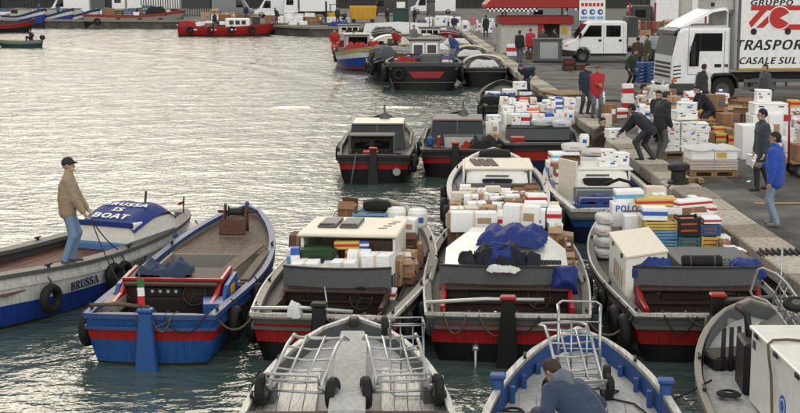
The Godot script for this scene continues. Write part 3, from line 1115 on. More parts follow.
func carton(kind: String, at: Vector3, s: Vector3, yaw: float, label: String, group: String) -> Node3D:
	# at is the middle of the base
	var kd: Array = kinds[kind]
	var t := thing(kd[0], label, kd[2], at, yaw, group)
	if kind in ["sk", "fs"]:
		part(t, "bag", sack_mesh(s, int(s.x * 1000) % 3), kd[1])
		pbox(t, "print", "print_pink" if kind == "sk" else "print_lightblue", Vector3(0, s.y * 0.5, s.z * 0.478), Vector3(s.x * 0.4, s.y * 0.16, 0.05), Vector3.ZERO, 0.02)
	elif kind == "fo":
		pbox(t, "body", "foam", Vector3(0, s.y * 0.42, 0), Vector3(s.x * 0.97, s.y * 0.84, s.z * 0.97), Vector3.ZERO, 0.018)
		pbox(t, "lid", "foam", Vector3(0, s.y * 0.92, 0), Vector3(s.x, s.y * 0.17, s.z), Vector3.ZERO, 0.018)
		var fv := variant_of(at)
		if fv < 3:
			pbox(t, "label_sticker", ["print_blue", "print_red", "cardboard_pale"][fv], Vector3(s.x * (0.2 - 0.2 * fv), s.y * 0.45, s.z * 0.486), Vector3(s.x * 0.22, s.y * 0.2, 0.004), Vector3.ZERO, 0.0)
		for e in [-1, 1]:
			pbox(t, "grip_slot", "rail_dark", Vector3(e * s.x * 0.3, s.y * 0.70, s.z * 0.486), Vector3(s.x * 0.16, s.y * 0.10, 0.004), Vector3.ZERO, 0.0)
	elif kd[2] == "crate":
		var n := 3
		pbox(t, "floor", kd[1], Vector3(0, 0.015, 0), Vector3(s.x, 0.03, s.z))
		for k in n:
			var y := s.y * (k + 0.5) / n
			for e in [-1, 1]:
				pbox(t, "slat", kd[1], Vector3(0, y, e * (s.z / 2 - 0.01)), Vector3(s.x, s.y / n * 0.68, 0.02), Vector3.ZERO, 0.004)
				pbox(t, "slat", kd[1], Vector3(e * (s.x / 2 - 0.01), y, 0), Vector3(0.02, s.y / n * 0.68, s.z), Vector3.ZERO, 0.004)
		for ex in [-1, 1]:
			for ez in [-1, 1]:
				pbox(t, "corner_post", kd[1], Vector3(ex * (s.x / 2 - 0.012), s.y / 2, ez * (s.z / 2 - 0.012)), Vector3(0.04, s.y, 0.04))
		pbox(t, "contents", ["print_orange", "print_yellow", "print_green", "cardboard_pale"][used_names.size() % 4], Vector3(0, s.y * 0.45, 0), Vector3(s.x - 0.06, s.y * 0.8, s.z - 0.06), Vector3.ZERO, 0.03)
	elif kind == "jc":
		part(t, "body", lathe_mesh([Vector2(0, 0), Vector2(s.x * 0.46, 0), Vector2(s.x * 0.5, 0.03), Vector2(s.x * 0.5, s.y * 0.8), Vector2(s.x * 0.44, s.y * 0.9), Vector2(0, s.y * 0.9)], 16, false), "gelcoat")
		part(t, "lid", lathe_mesh([Vector2(0, s.y), Vector2(s.x * 0.4, s.y), Vector2(s.x * 0.43, s.y * 0.97), Vector2(s.x * 0.43, s.y * 0.88)], 16, false), "carton_white")
		pbox(t, "sticker", "print_blue", Vector3(0, s.y * 0.45, s.x * 0.497), Vector3(s.x * 0.4, s.y * 0.3, 0.012))
	else:
		pbox(t, "body", kd[1], Vector3(0, s.y / 2, 0), s, Vector3.ZERO, 0.007)
		if kd.size() > 3:
			pbox(t, "printed_band", kd[3], Vector3(0, s.y * 0.55, 0), Vector3(s.x + 0.004, s.y * 0.34, s.z + 0.004), Vector3.ZERO, 0.002)
		else:
			pbox(t, "tape", "tape" if kd[1].begins_with("cardb") else "carton_ivory", Vector3(0, s.y / 2, 0), Vector3(0.05, s.y + 0.004, s.z + 0.004), Vector3.ZERO, 0.001)
			var v := variant_of(at)
			if v == 0:
				pbox(t, "label_sticker", "carton_white" if kd[1].begins_with("cardb") else "cardboard_pale", Vector3(s.x * 0.22, s.y * 0.6, s.z / 2 + 0.002), Vector3(s.x * 0.3, s.y * 0.3, 0.004), Vector3.ZERO, 0.0)
			elif v == 3 and kd[1].begins_with("cardb"):
				for e in [-1, 1]:
					pbox(t, "open_flap", kd[1], Vector3(0, s.y + 0.03, e * (s.z / 2 + 0.03)), Vector3(s.x * 0.96, 0.006, s.z * 0.36), Vector3(e * 0.75, 0, 0), 0.0)
			elif v == 1:
				pbox(t, "printed_mark", "print_red", Vector3(-s.x * 0.22, s.y * 0.5, s.z / 2 + 0.002), Vector3(s.x * 0.34, s.y * 0.14, 0.004), Vector3.ZERO, 0.0)
			elif v == 2:
				pbox(t, "printed_mark", "print_blue", Vector3(s.x * 0.2, s.y * 0.4, s.z / 2 + 0.002), Vector3(s.x * 0.26, s.y * 0.18, 0.004), Vector3.ZERO, 0.0)
	return t


func sack_mesh(s: Vector3, sd: int) -> ArrayMesh:
	var key := "sack %.2f %.2f %.2f %d" % [s.x, s.y, s.z, sd]
	if mesh_cache.has(key):
		return mesh_cache[key]
	var n := FastNoiseLite.new()
	n.seed = 90 + sd
	n.frequency = 2.5
	var rows := []
	for i in 9:
		var v := float(i) / 8.0
		var row := []
		for k in 18:
			var a := TAU * k / 18.0
			# a superellipse in plan, flattened top and bottom
			var c := cos(a)
			var q := sin(a)
			var rr := pow(pow(absf(c), 4.0) + pow(absf(q), 4.0), -0.25)
			var pr := pow(1.0 - pow(absf(2.0 * v - 1.0), 3.5), 0.35)
			var p := Vector3(c * rr * s.x / 2 * pr, v * s.y, q * rr * s.z / 2 * pr)
			p *= 1.0 + 0.10 * n.get_noise_3d(p.x * 1.5, p.y * 1.5, p.z * 1.5)
			row.append(p)
		rows.append(row)
	var m := grid_mesh(rows, true, true)
	mesh_cache[key] = m
	return m


var kind_words := {
	"br": "brown cardboard carton", "bd": "dark brown cardboard carton", "bp": "pale brown cardboard carton", "wc": "plain white carton", "iv": "ivory carton",
	"wr": "white carton with a red band", "wb": "white carton with a blue band", "wl": "white carton with a light blue band", "wo": "orange carton with a white band",
	"bb": "blue carton with a white band", "ye": "yellow carton with a red band", "pu": "purple carton", "fo": "white foam box with a lid", "ck": "black plastic crate",
	"cb": "blue plastic crate", "cg": "green plastic crate", "cl": "light blue plastic crate", "ct": "teal plastic crate", "cy": "yellow plastic crate", "sk": "stuffed white sack",
	"fs": "film-wrapped pale bale", "jc": "round white canister"}


func variant_of(p: Vector3) -> int:
	return int(abs(p.x * 37.0 + p.z * 53.0 + p.y * 91.0)) % 4


func stack_goods(base: Node3D, rows: Array, where: String) -> void:
	# rows: [kind, x, y, z, width, height, depth, yaw in degrees] in the frame of base
	var labs := []
	var count := {}
	for r in rows:
		var p: Vector3 = base.transform * Vector3(r[1], r[2], r[3])
		var lab: String = kind_words[r[0]]
		var kd: Array = kinds[r[0]]
		var look := ""
		if r[5] > 1.15 * max(r[4], r[6]):
			look = "tall"
		elif r[5] < 0.42 * min(r[4], r[6]):
			look = "flat"
		elif max(r[4], r[6]) > 1.7 * min(r[4], r[6]):
			look = "long"
		elif r[4] * r[5] * r[6] < 0.025:
			look = "small"
		elif r[4] * r[5] * r[6] > 0.16:
			look = "large"
		if look != "":
			lab = look + " " + lab
		if kd[2] == "carton" and kd.size() < 4:
			lab += [" with a sticker", " with red print", " with blue print", (" with open flaps" if kd[1].begins_with("cardb") else "")][variant_of(p)]
		elif r[0] == "fo":
			lab = lab.replace(" with a lid", [" with blue sticker", " with red sticker", " with brown sticker", ""][variant_of(p)])
		if absf(r[7]) > 8.5 and lab.split(" ").size() + where.split(" ").size() < 15:
			lab += " set askew"
		lab += " " + where
		if lab.split(" ").size() > 16:
			print("LONG ", lab)
		labs.append(lab)
		count[lab] = count.get(lab, 0) + 1
	for i in rows.size():
		var r: Array = rows[i]
		var p: Vector3 = base.transform * Vector3(r[1], r[2], r[3])
		carton(r[0], p, Vector3(r[4], r[5], r[6]), base.rotation.y + deg_to_rad(r[7]), labs[i], (labs[i] if count[labs[i]] > 1 else "")).rotation.z = 0.02 * (float(variant_of(p * 1.7)) - 1.5)


func jumble(base: Node3D, x0: float, x1: float, z0: float, z1: float, y: float, hmax: float, pool: Array, sd: int, where: String, big := 1.0) -> void:
	# a loose heap of small goods: rows of uneven stacks from z0 to z1
	var r := RandomNumberGenerator.new()
	r.seed = sd
	var rows := []
	var z := z0
	while z > z1:
		var dz := r.randf_range(0.26, 0.4) * big
		var x := x0
		while x < x1 - 0.1:
			var w := r.randf_range(0.18, 0.44) * big
			if x + w > x1 + 0.08:
				w = x1 - x
			var top := hmax * r.randf_range(0.55, 1.0)
			var h := 0.0
			while h < top - 0.08 and rows.size() < 90:
				var bh: float = min(r.randf_range(0.12, 0.32) * big, top - h + 0.06)
				rows.append([pool[r.randi() % pool.size()], x + w / 2 + r.randf_range(-0.02, 0.02), y + h, z - dz / 2 + r.randf_range(-0.04, 0.04), w * r.randf_range(0.86, 0.99), bh, dz * r.randf_range(0.85, 1.0), r.randf_range(-11, 11)])
				h += bh
			x += w + 0.01
		z -= dz + 0.02
	stack_goods(base, rows, where)


func hand_truck(label: String, xf: Transform3D, m := "alu") -> Node3D:
	# two-wheeled sack barrow: stands along +y, toe plate towards +z
	var t := thing("hand_truck", label, "hand truck")
	t.transform = xf
	for s in [-1, 1]:
		ptube(t, "rail", m, [Vector3(s * 0.24, 0.0, 0), Vector3(s * 0.24, 0.9, 0), Vector3(s * 0.24, 1.2, -0.05), Vector3(s * 0.25, 1.38, -0.2)], 0.019, 7)
		ptube(t, "inner_rail", m, [Vector3(s * 0.09, 0.1, 0.0), Vector3(s * 0.09, 1.1, 0.0)], 0.013, 6)
		ptube(t, "axle_bracket", m, [Vector3(s * 0.24, 0.35, 0), Vector3(s * 0.26, 0.15, -0.16), Vector3(s * 0.24, 0.02, 0)], 0.016, 6)
		var w := part(t, "wheel", mesh_cache_wheel(), "rubber", Vector3(s * 0.33, 0.15, -0.16), Vector3(0, 0, PI / 2))
		part(w, "hub", lathe_mesh([Vector2(0, -0.05), Vector2(0.08, -0.04), Vector2(0.09, 0.0), Vector2(0.08, 0.04), Vector2(0, 0.05)], 12), "paint_grey")
	for k in 5:
		ptube(t, "crossbar", m, [Vector3(-0.24, 0.12 + 0.24 * k, 0.004), Vector3(0, 0.12 + 0.24 * k, -0.03), Vector3(0.24, 0.12 + 0.24 * k, 0.004)], 0.014, 6)
	ptube(t, "handle_bar", m, [Vector3(-0.25, 1.38, -0.2), Vector3(-0.2, 1.44, -0.23), Vector3(0.2, 1.44, -0.23), Vector3(0.25, 1.38, -0.2)], 0.019, 7)
	ptube(t, "axle", "steel", [Vector3(-0.33, 0.15, -0.16), Vector3(0.33, 0.15, -0.16)], 0.016, 6)
	ptube(t, "toe_bar", m, [Vector3(-0.24, 0.02, 0.0), Vector3(-0.24, 0.0, 0.15), Vector3(0.24, 0.0, 0.15), Vector3(0.24, 0.02, 0.0)], 0.017, 6)
	ptube(t, "toe_bar", m, [Vector3(-0.24, 0.0, 0.08), Vector3(0.24, 0.0, 0.08)], 0.014, 6)
	return t


func mesh_cache_wheel() -> ArrayMesh:
	if not mesh_cache.has("htw"):
		var r := 0.185
		mesh_cache["htw"] = lathe_mesh([Vector2(r * 0.5, -0.035), Vector2(r * 0.85, -0.045), Vector2(r, -0.025), Vector2(r, 0.025), Vector2(r * 0.85, 0.045), Vector2(r * 0.5, 0.035), Vector2(r * 0.5, -0.035)], 18)
	return mesh_cache["htw"]


# ---------------------------------------------------------------- the boats of the first row

func build_near_boats() -> void:
	boat_tarp()
	boat_blue()
	boat_cream_roof()
	boat_red_frames()
	boat_white_crate()
	boat_two_trucks()
	boat_blue_inside()
	boat_white_locker()


func boat_tarp() -> void:
	var sp := {"L": 6.9, "ws": 0.62, "wm": 1.02, "tm": 0.3, "fine": 2.6, "hs": 0.86, "hm": 0.76, "hb": 0.86, "bul": 0.2, "bulge": 0.35, "rake": 0.35,
		"bands": [[0.0, 0.36, "hull_white", "white_topside"], [0.36, 0.62, "hull_deep_blue", "blue_hull"], [0.62, 1.0, "hull_weed", "hull_bottom"]],
		"rail": "rail_grey", "rub": "rail_white", "deck": "deck_red", "inner": "rail_grey", "rw": 0.24}
	var t := boat("cargo_boat", "white and blue boat with a reddish deck and a lettered blue tarpaulin cabin", -6.8, 21.25, 23.0, sp)
	# plank seams of the deck
	var y := deck_y(sp, -2.5)
	for k in 9:
		pbox(t, "deck_plank", "deck_red", Vector3(-0.72 + 0.18 * k, y + 0.006 + 0.004 * (k % 2), -2.15), Vector3(0.172, 0.02, 3.9), Vector3.ZERO, 0.004)
	# cabin: white sides under a blue tarpaulin roof
	var ct := Vector3(0.1, y, -4.6)
	pbox(t, "cabin_skirt", "tarp_pale_blue", ct + Vector3(0, 0.09, 0), Vector3(1.36, 0.18, 1.5), Vector3.ZERO, 0.04)
	pbox(t, "cabin_side", "gelcoat", ct + Vector3(0, 0.34, 0), Vector3(1.26, 0.40, 1.42), Vector3.ZERO, 0.02)
	var rows := []
	for j in 13:
		var v := float(j) / 12.0
		var row := []
		for i in 15:
			var u := -1.0 + i / 7.0
			# rises from the stern edge to a ridge, then falls to the foredeck; the sides hang down
			var ridge := sin(clamp(v * 1.25, 0.0, 1.0) * PI / 2) * 0.25 - smoothstep(0.7, 1.0, v) * 0.2
			var hang := pow(absf(u), 6.0) * 0.14
			var wv := 0.010 * sin(u * 9.0 + v * 5.0)
			row.append(ct + Vector3(u * (0.65 + 0.03 * smoothstep(0.86, 1.0, absf(u))), 0.52 + ridge - hang + wv, 0.74 - 1.5 * v))
		rows.append(row)
	var tp := part(t, "tarpaulin_roof", grid_mesh(rows), "tarp_blue")
	pbox(tp, "hem", "tarp_blue", ct + Vector3(0, 0.52, 0.745), Vector3(1.32, 0.1, 0.02))
	for ln in [["BRUSSA", 0.78, 0.15], ["IS", 0.53, 0.15], ["BOAT", 0.26, 0.17]]:
		var lv: float = ln[1]
		var ly := 0.52 + sin(clamp(lv / 1.5 * 1.25, 0.0, 1.0) * PI / 2) * 0.25
		text_part(tp, "lettering", ln[0], "carton_white", ln[2], ct + Vector3(0.0, ly + 0.018, 0.74 - lv), Vector3(-PI / 2 + 0.32 * cos(lv / 1.5 * 1.25 * PI / 2), 0, 0), 0.006).scale = Vector3(1.25, 1.0, 1.0)
	part(t, "foredeck", cloth_mesh(1.35, 1.5, 0.12, 8, 8, 3, 0.0, 0.0), "rail_white", Vector3(0, deck_y(sp, -6.0) - 0.02, -5.95))
	ptube(t, "mast", "wood_brown", [Vector3(0.25, y + 0.5, -5.0), Vector3(0.27, y + 0.95, -5.05)], 0.022)
	ptube(t, "flag_staff", "wood_brown", [Vector3(0.1, y + 0.1, -6.6), Vector3(0.12, y + 0.62, -6.62)], 0.015)
	part(t, "flag", cloth_mesh(0.05, 0.22, 0.02, 3, 6, 8, 0.02, 0.0), "cloth_red", Vector3(0.12, y + 0.5, -6.5), Vector3(0, 0, PI / 2))
	text_part(t, "hull_lettering", "BRUSSA", "hull_navy", 0.135, Vector3(1.05, 0.47, -1.95), Vector3(0.0, PI / 2 - 0.02, 0), 0.01, true)
	text_part(t, "hull_lettering", "IS BOAT", "rail_grey", 0.14, Vector3(0.99, 0.47, -3.6), Vector3(0.0, PI / 2 + 0.14, 0), 0.01, true)
	for f in [[1.08, 0.40, -1.0, 0.25], [1.08, 0.44, -2.75, 0.22], [1.05, 0.42, -3.1, 0.21], [0.98, 0.5, -4.9, 0.16], [0.55, 0.5, -6.4, 0.16]]:
		fender(t, f[0], f[1], f[2], f[3])
	part(t, "cordage_heap", cloth_mesh(0.5, 0.7, 0.06, 10, 12, 17, 0.06, 0.0), "rope", Vector3(0.35, y + 0.05, -0.6))
	cleats(t, sp, [-1.2, -3.4])


func boat_blue() -> void:
	var sp := {"L": 8.1, "ws": 0.92, "wm": 1.04, "hs": 0.72, "hm": 0.62, "hb": 1.0, "bul": 0.1,
		"bands": [[0.0, 0.14, "hull_blue", "sheer_strake"], [0.14, 0.30, "hull_red", "red_band"], [0.30, 0.58, "hull_blue", "hull"], [0.58, 1.0, "hull_weed", "hull_bottom"]],
		"rail": "rail_blue", "rub": "rail_blue", "deck": "wood_grey", "inner": "rail_pale", "rudder": "paint_blue", "rudder_head": "paint_blue", "rudder_up": 0.12,
		"holes": [[-0.35, -1.45, 0.72, 0.25, "wood_dark", 0.02], [-2.45, -4.9, 0.78, 0.12, "rail_pale", 0.14]]}
	var t := boat("cargo_boat", "bright blue and red boat with an empty open hold and denim jacket on its cabin", -3.42, 19.25, 4.0, sp)
	cockpit(t, sp, -0.75, -1.5, 0.66, 0.34, "paint_red")
	var y := deck_y(sp, -1.9)
	# red-edged flat cabin top and blue trapezoid sides with a yellow patch
	pbox(t, "cabin_top", "wood_brown", Vector3(0, y + 0.36, -1.85), Vector3(1.42, 0.05, 0.75), Vector3(0.05, 0, 0))
	pbox(t, "cabin_edge", "paint_red", Vector3(0, y + 0.375, -1.44), Vector3(1.5, 0.045, 0.05), Vector3(0.05, 0, 0))
	for s in [-1, 1]:
		pbox(t, "cabin_edge", "paint_red", Vector3(s * 0.74, y + 0.37, -1.85), Vector3(0.06, 0.07, 0.8), Vector3(0.05, 0, 0))
		part(t, "cabin_side", prism_mesh([Vector2(-0.95, y - 0.02), Vector2(-1.45, y + 0.3), Vector2(-2.2, y + 0.35), Vector2(-2.35, y - 0.02)], -0.03, 0.03), "paint_blue", Vector3(s * 0.82, 0, 0), Vector3(0, -PI / 2, 0))
		pbox(t, "yellow_panel", "paint_yellow", Vector3(s * 0.855, y + 0.17, -1.8), Vector3(0.012, 0.14, 0.3))
	pbox(t, "cabin_front", "paint_grey", Vector3(0, y + 0.15, -2.26), Vector3(1.45, 0.34, 0.05))
	var jk := part(self, "denim_jacket", cloth_mesh(0.85, 0.55, 0.10, 18, 12, 21, 0.075, 0.05), "cloth_denim", t.transform * Vector3(-0.2, y + 0.43, -1.85))
	tag(jk, "crumpled dark denim jacket lying on the red-edged cabin of the bright blue boat", "jacket")
	# planks laid beside the hold, forward deck boards and hatch
	for k in 3:
		pbox(t, "deck_plank", "wood_grey", Vector3(0.90 - 0.012 * k, y + 0.07 + 0.03 * k, -3.6 - 0.1 * k), Vector3(0.15, 0.03, 2.4), Vector3(0, 0.015 * (k - 1), 0))
	pbox(t, "deck_plank", "wood_grey", Vector3(0.60, y + 0.20, -3.8), Vector3(0.24, 0.035, 2.7), Vector3(0, -0.06, 0))
	for k in 4:
		pbox(t, "deck_plank", "wood_grey", Vector3(0, deck_y(sp, -5.2) + 0.04, -5.12 - 0.2 * k), Vector3(1.75 - 0.1 * k, 0.03, 0.185))
	pbox(t, "hold_board", "rail_pale", Vector3(-0.62, y + 0.17, -2.75), Vector3(0.3, 0.03, 0.8), Vector3(0, 0.5, 0))
	# rusty cargo winch frame on the bow
	var by := deck_y(sp, -6.8)
	for s in [-1, 1]:
		ptube(t, "winch_post", "rust", [Vector3(s * 0.22, by, -6.8), Vector3(s * 0.2, by + 0.5, -6.85)], 0.03)
		ptube(t, "winch_stay", "rust", [Vector3(s * 0.22, by, -6.4), Vector3(s * 0.2, by + 0.42, -6.8)], 0.02)
	ptube(t, "winch_bar", "rust", [Vector3(-0.34, by + 0.36, -6.82), Vector3(0.34, by + 0.36, -6.82)], 0.03)
	part(t, "winch_drum", lathe_mesh([Vector2(0, -0.14), Vector2(0.11, -0.14), Vector2(0.07, -0.11), Vector2(0.07, 0.11), Vector2(0.11, 0.14), Vector2(0, 0.14)], 14), "iron", Vector3(0, by + 0.36, -6.82), Vector3(0, 0, PI / 2))
	pbox(t, "winch_board", "rust", Vector3(0, by + 0.12, -6.48), Vector3(0.5, 0.3, 0.04), Vector3(-0.5, 0, 0))
	ptube(t, "stem_post", "paint_blue", [Vector3(0, 0.6, -7.85), Vector3(0, 1.08, -8.05)], 0.045)
	# small tricolour on the stern post
	var fs := ptube(t, "flag_staff", "wood_grey", [Vector3(-0.05, 0.8, 0.25), Vector3(-0.07, 1.42, 0.25)], 0.012)
	for k in 3:
		pbox(fs, "flag_stripe", ["print_green", "carton_white", "print_red"][k], Vector3(-0.045, 1.25 - 0.12 * k, 0.26), Vector3(0.10, 0.125, 0.012), Vector3(0, 0, 0.06))
	tiller(t, "wood_grey", Vector3(0.05, 0.9, 0.2), Vector3(-0.85, 0.86, -0.05))
	pbox(t, "quarter_box", "paint_blue", Vector3(0.72, y + 0.08, -0.95), Vector3(0.3, 0.2, 0.5), Vector3(0, 0.2, 0))
	pbox(t, "quarter_box", "rail_pale", Vector3(-0.78, y + 0.08, -1.0), Vector3(0.22, 0.18, 0.6))
	for f in [[-1.03, 0.42, -0.5, 0.28], [1.05, 0.42, -0.9, 0.26], [1.1, 0.42, -2.6, 0.24], [-1.1, 0.4, -2.8, 0.22]]:
		fender(t, f[0], f[1], f[2], f[3])
	cleats(t, sp, [-0.3, -5.4])
	stern_lines(t, sp, 5)


func boat_cream_roof() -> void:
	var sp := {"L": 8.6, "ws": 1.0, "wm": 1.28, "hs": 0.68, "hm": 0.60, "hb": 1.0, "bul": 0.1, "bands": bands("rail_grey", "hull_red", "hull_black", 0.10, 0.34),
		"rail": "rail_pale", "strip": "rail_white", "rub": "rail_grey", "deck": "deck_grey", "inner": "rail_pale", "rudder": "hull_black", "rudder_head": "iron",
		"holes": [[-0.3, -1.5, 0.78, 0.2, "wood_brown", 0.03], [-1.75, -5.3, 0.9, 0.15, "wood_brown", 0.06]]}
	var t := boat("cargo_boat", "red and grey boat with a cream hatched roof and a green crate in its load", -1.0, 19.35, 6.0, sp)
	cockpit(t, sp, -0.5, -1.45, 0.72, 0.24, "wood_brown")
	var y := deck_y(sp, -2.0)
	windbreak(t, "paint_grey", -1.42, y + 0.16, 1.66, 0.38, 0.16)
	# roof over the middle of the hold: brown front board, white sides, sloping cream top with a hatch
	pbox(t, "roof_front_board", "wood_brown", Vector3(0.30, y + 0.30, -2.75), Vector3(0.85, 0.9, 0.04), Vector3.ZERO)
	pbox(t, "roof_side", "gelcoat", Vector3(0.74, y + 0.38, -3.65), Vector3(0.05, 0.78, 1.8))
	pbox(t, "roof_side", "gelcoat", Vector3(-0.74, y + 0.38, -3.65), Vector3(0.05, 0.78, 1.8))
	pbox(t, "roof_back_board", "gelcoat", Vector3(0.0, y + 0.38, -4.52), Vector3(1.46, 0.8, 0.04))
	var tp := pbox(t, "roof_top", "cream", Vector3(0, y + 0.80, -3.64), Vector3(1.62, 0.06, 1.98), Vector3(-0.03, 0, 0), 0.02)
	for k in 2:
		pbox(tp, "hatch_lid", "paint_grey", Vector3(-0.42 + 0.36 * k, 0.055, -0.1), Vector3(0.3, 0.05, 0.95), Vector3(0, 0, 0.03))
		pbox(tp, "hatch_slat", "wood_grey", Vector3(-0.42 + 0.36 * k, 0.09, 0.3), Vector3(0.26, 0.02, 0.1))
	for k in 4:
		pbox(tp, "vent_slot", "trim_black", Vector3(0.5 + 0.05 * k, 0.034, 0.3 - 0.25 * k), Vector3(0.14, 0.012, 0.03), Vector3(0, 0.2, 0))
	stack_goods(t, [
		["wc", -0.55, y + 0.28, -1.98, 0.42, 0.26, 0.4, 2], ["fo", -0.60, y + 0.05, -1.95, 0.5, 0.22, 0.45, 0], ["iv", -0.14, y + 0.22, -1.92, 0.26, 0.2, 0.3, 8],
		["wc", 0.06, y + 0.22, -1.9, 0.38, 0.36, 0.34, -3], ["wc", 0.24, y + 0.36, -2.3, 0.36, 0.30, 0.36, 4], ["wc", 0.56, y + 0.3, -2.2, 0.44, 0.34, 0.4, -8],
		["wr", 0.5, y + 0.12, -1.95, 0.52, 0.18, 0.34, 2], ["wr", 0.62, y + 0.02, -1.85, 0.5, 0.14, 0.3, 0], ["br", -0.2, y + 0.05, -2.25, 0.5, 0.30, 0.5, 0], ["pu", -0.32, y + 0.35, -2.35, 0.5, 0.1, 0.3, 10],
		["cg", -0.48, y + 0.42, -2.62, 0.6, 0.24, 0.42, 12], ["bb", -0.78, y + 0.28, -2.4, 0.14, 0.4, 0.2, 5], ["wl", -0.85, y + 0.25, -2.65, 0.2, 0.36, 0.3, 0],
		["ye", 0.0, y + 0.62, -2.7, 0.4, 0.12, 0.22, 0], ["bb", 0.22, y + 0.62, -2.75, 0.26, 0.12, 0.2, 0], ["ye", 0.14, y + 0.45, -2.62, 0.3, 0.16, 0.2, -5],
		["bd", -0.92, y + 0.2, -3.5, 0.3, 0.5, 0.4, 0], ["bp", 0.82, y + 0.02, -2.9, 0.1, 0.42, 0.5, 0]], "on the cream-roofed boat")
	var fy := deck_y(sp, -6.0)
	stack_goods(t, [
		["br", -0.42, fy, -5.7, 0.3, 0.78, 0.5, 0], ["cl", 0.02, fy + 0.45, -5.55, 0.6, 0.24, 0.4, 4], ["bd", 0.05, fy, -5.6, 0.5, 0.45, 0.4, 0], ["wc", 0.55, fy, -5.4, 0.4, 0.45, 0.4, 5],
		["bd", 0.72, fy - 0.05, -4.95, 0.46, 0.42, 0.4, 0], ["wc", 0.70, fy + 0.37, -5.0, 0.42, 0.3, 0.38, -4]], "on the cream-roofed boat's bow")
	for k in 2:
		carton("jc", t.transform * Vector3(0.5 + 0.38 * k, fy + 0.45 - 0.02 * k, -5.5), Vector3(0.36, 0.32, 0.36), 0.2, "round white canister standing on the bow load beside the light blue crate", "white canisters on the bow load")
	var bag := part(self, "black_bag", sack_mesh(Vector3(0.5, 0.22, 0.36), 1), "cloth_black", t.transform * Vector3(0.14, fy + 0.68, -5.6))
	tag(bag, "black cloth bag lying on top of the light blue crate", "bag")
	ptube(t, "davit", "steel", [Vector3(-0.75, y + 0.4, -4.6), Vector3(-0.6, y + 0.75, -5.4), Vector3(-0.5, y + 0.8, -5.6)], 0.015)
	jumble(t, -0.85, 0.1, -1.8, -2.7, y + 0.1, 0.42, ["wc", "wr", "wc", "iv", "wl", "pu", "wc", "ye"], 41, "before the green crate")
	jumble(t, 0.72, 1.08, -2.9, -4.6, y, 0.4, ["br", "bp", "wc"], 42, "along the cream roof's side")
	tiller(t, "alu", Vector3(-0.95, 0.86, 0.3), Vector3(0.45, 0.78, 0.05))
	part(t, "rag", cloth_mesh(0.2, 0.25, 0.03, 6, 6, 31, 0.03, 0.15), "tarp_white", Vector3(-0.35, 0.9, 0.2))
	ptube(t, "lever", "steel", [Vector3(0.05, y + 0.1, -0.3), Vector3(-0.02, y + 0.5, -0.42)], 0.012)
	for f in [[-1.1, 0.38, -0.6, 0.26], [1.16, 0.36, -0.7, 0.26], [1.3, 0.36, -2.2, 0.24], [1.34, 0.4, -4.4, 0.24], [-1.32, 0.4, -3.0, 0.22]]:
		fender(t, f[0], f[1], f[2], f[3])
	cleats(t, sp, [-0.2, -2.4, -5.9])
	stern_lines(t, sp, 6)


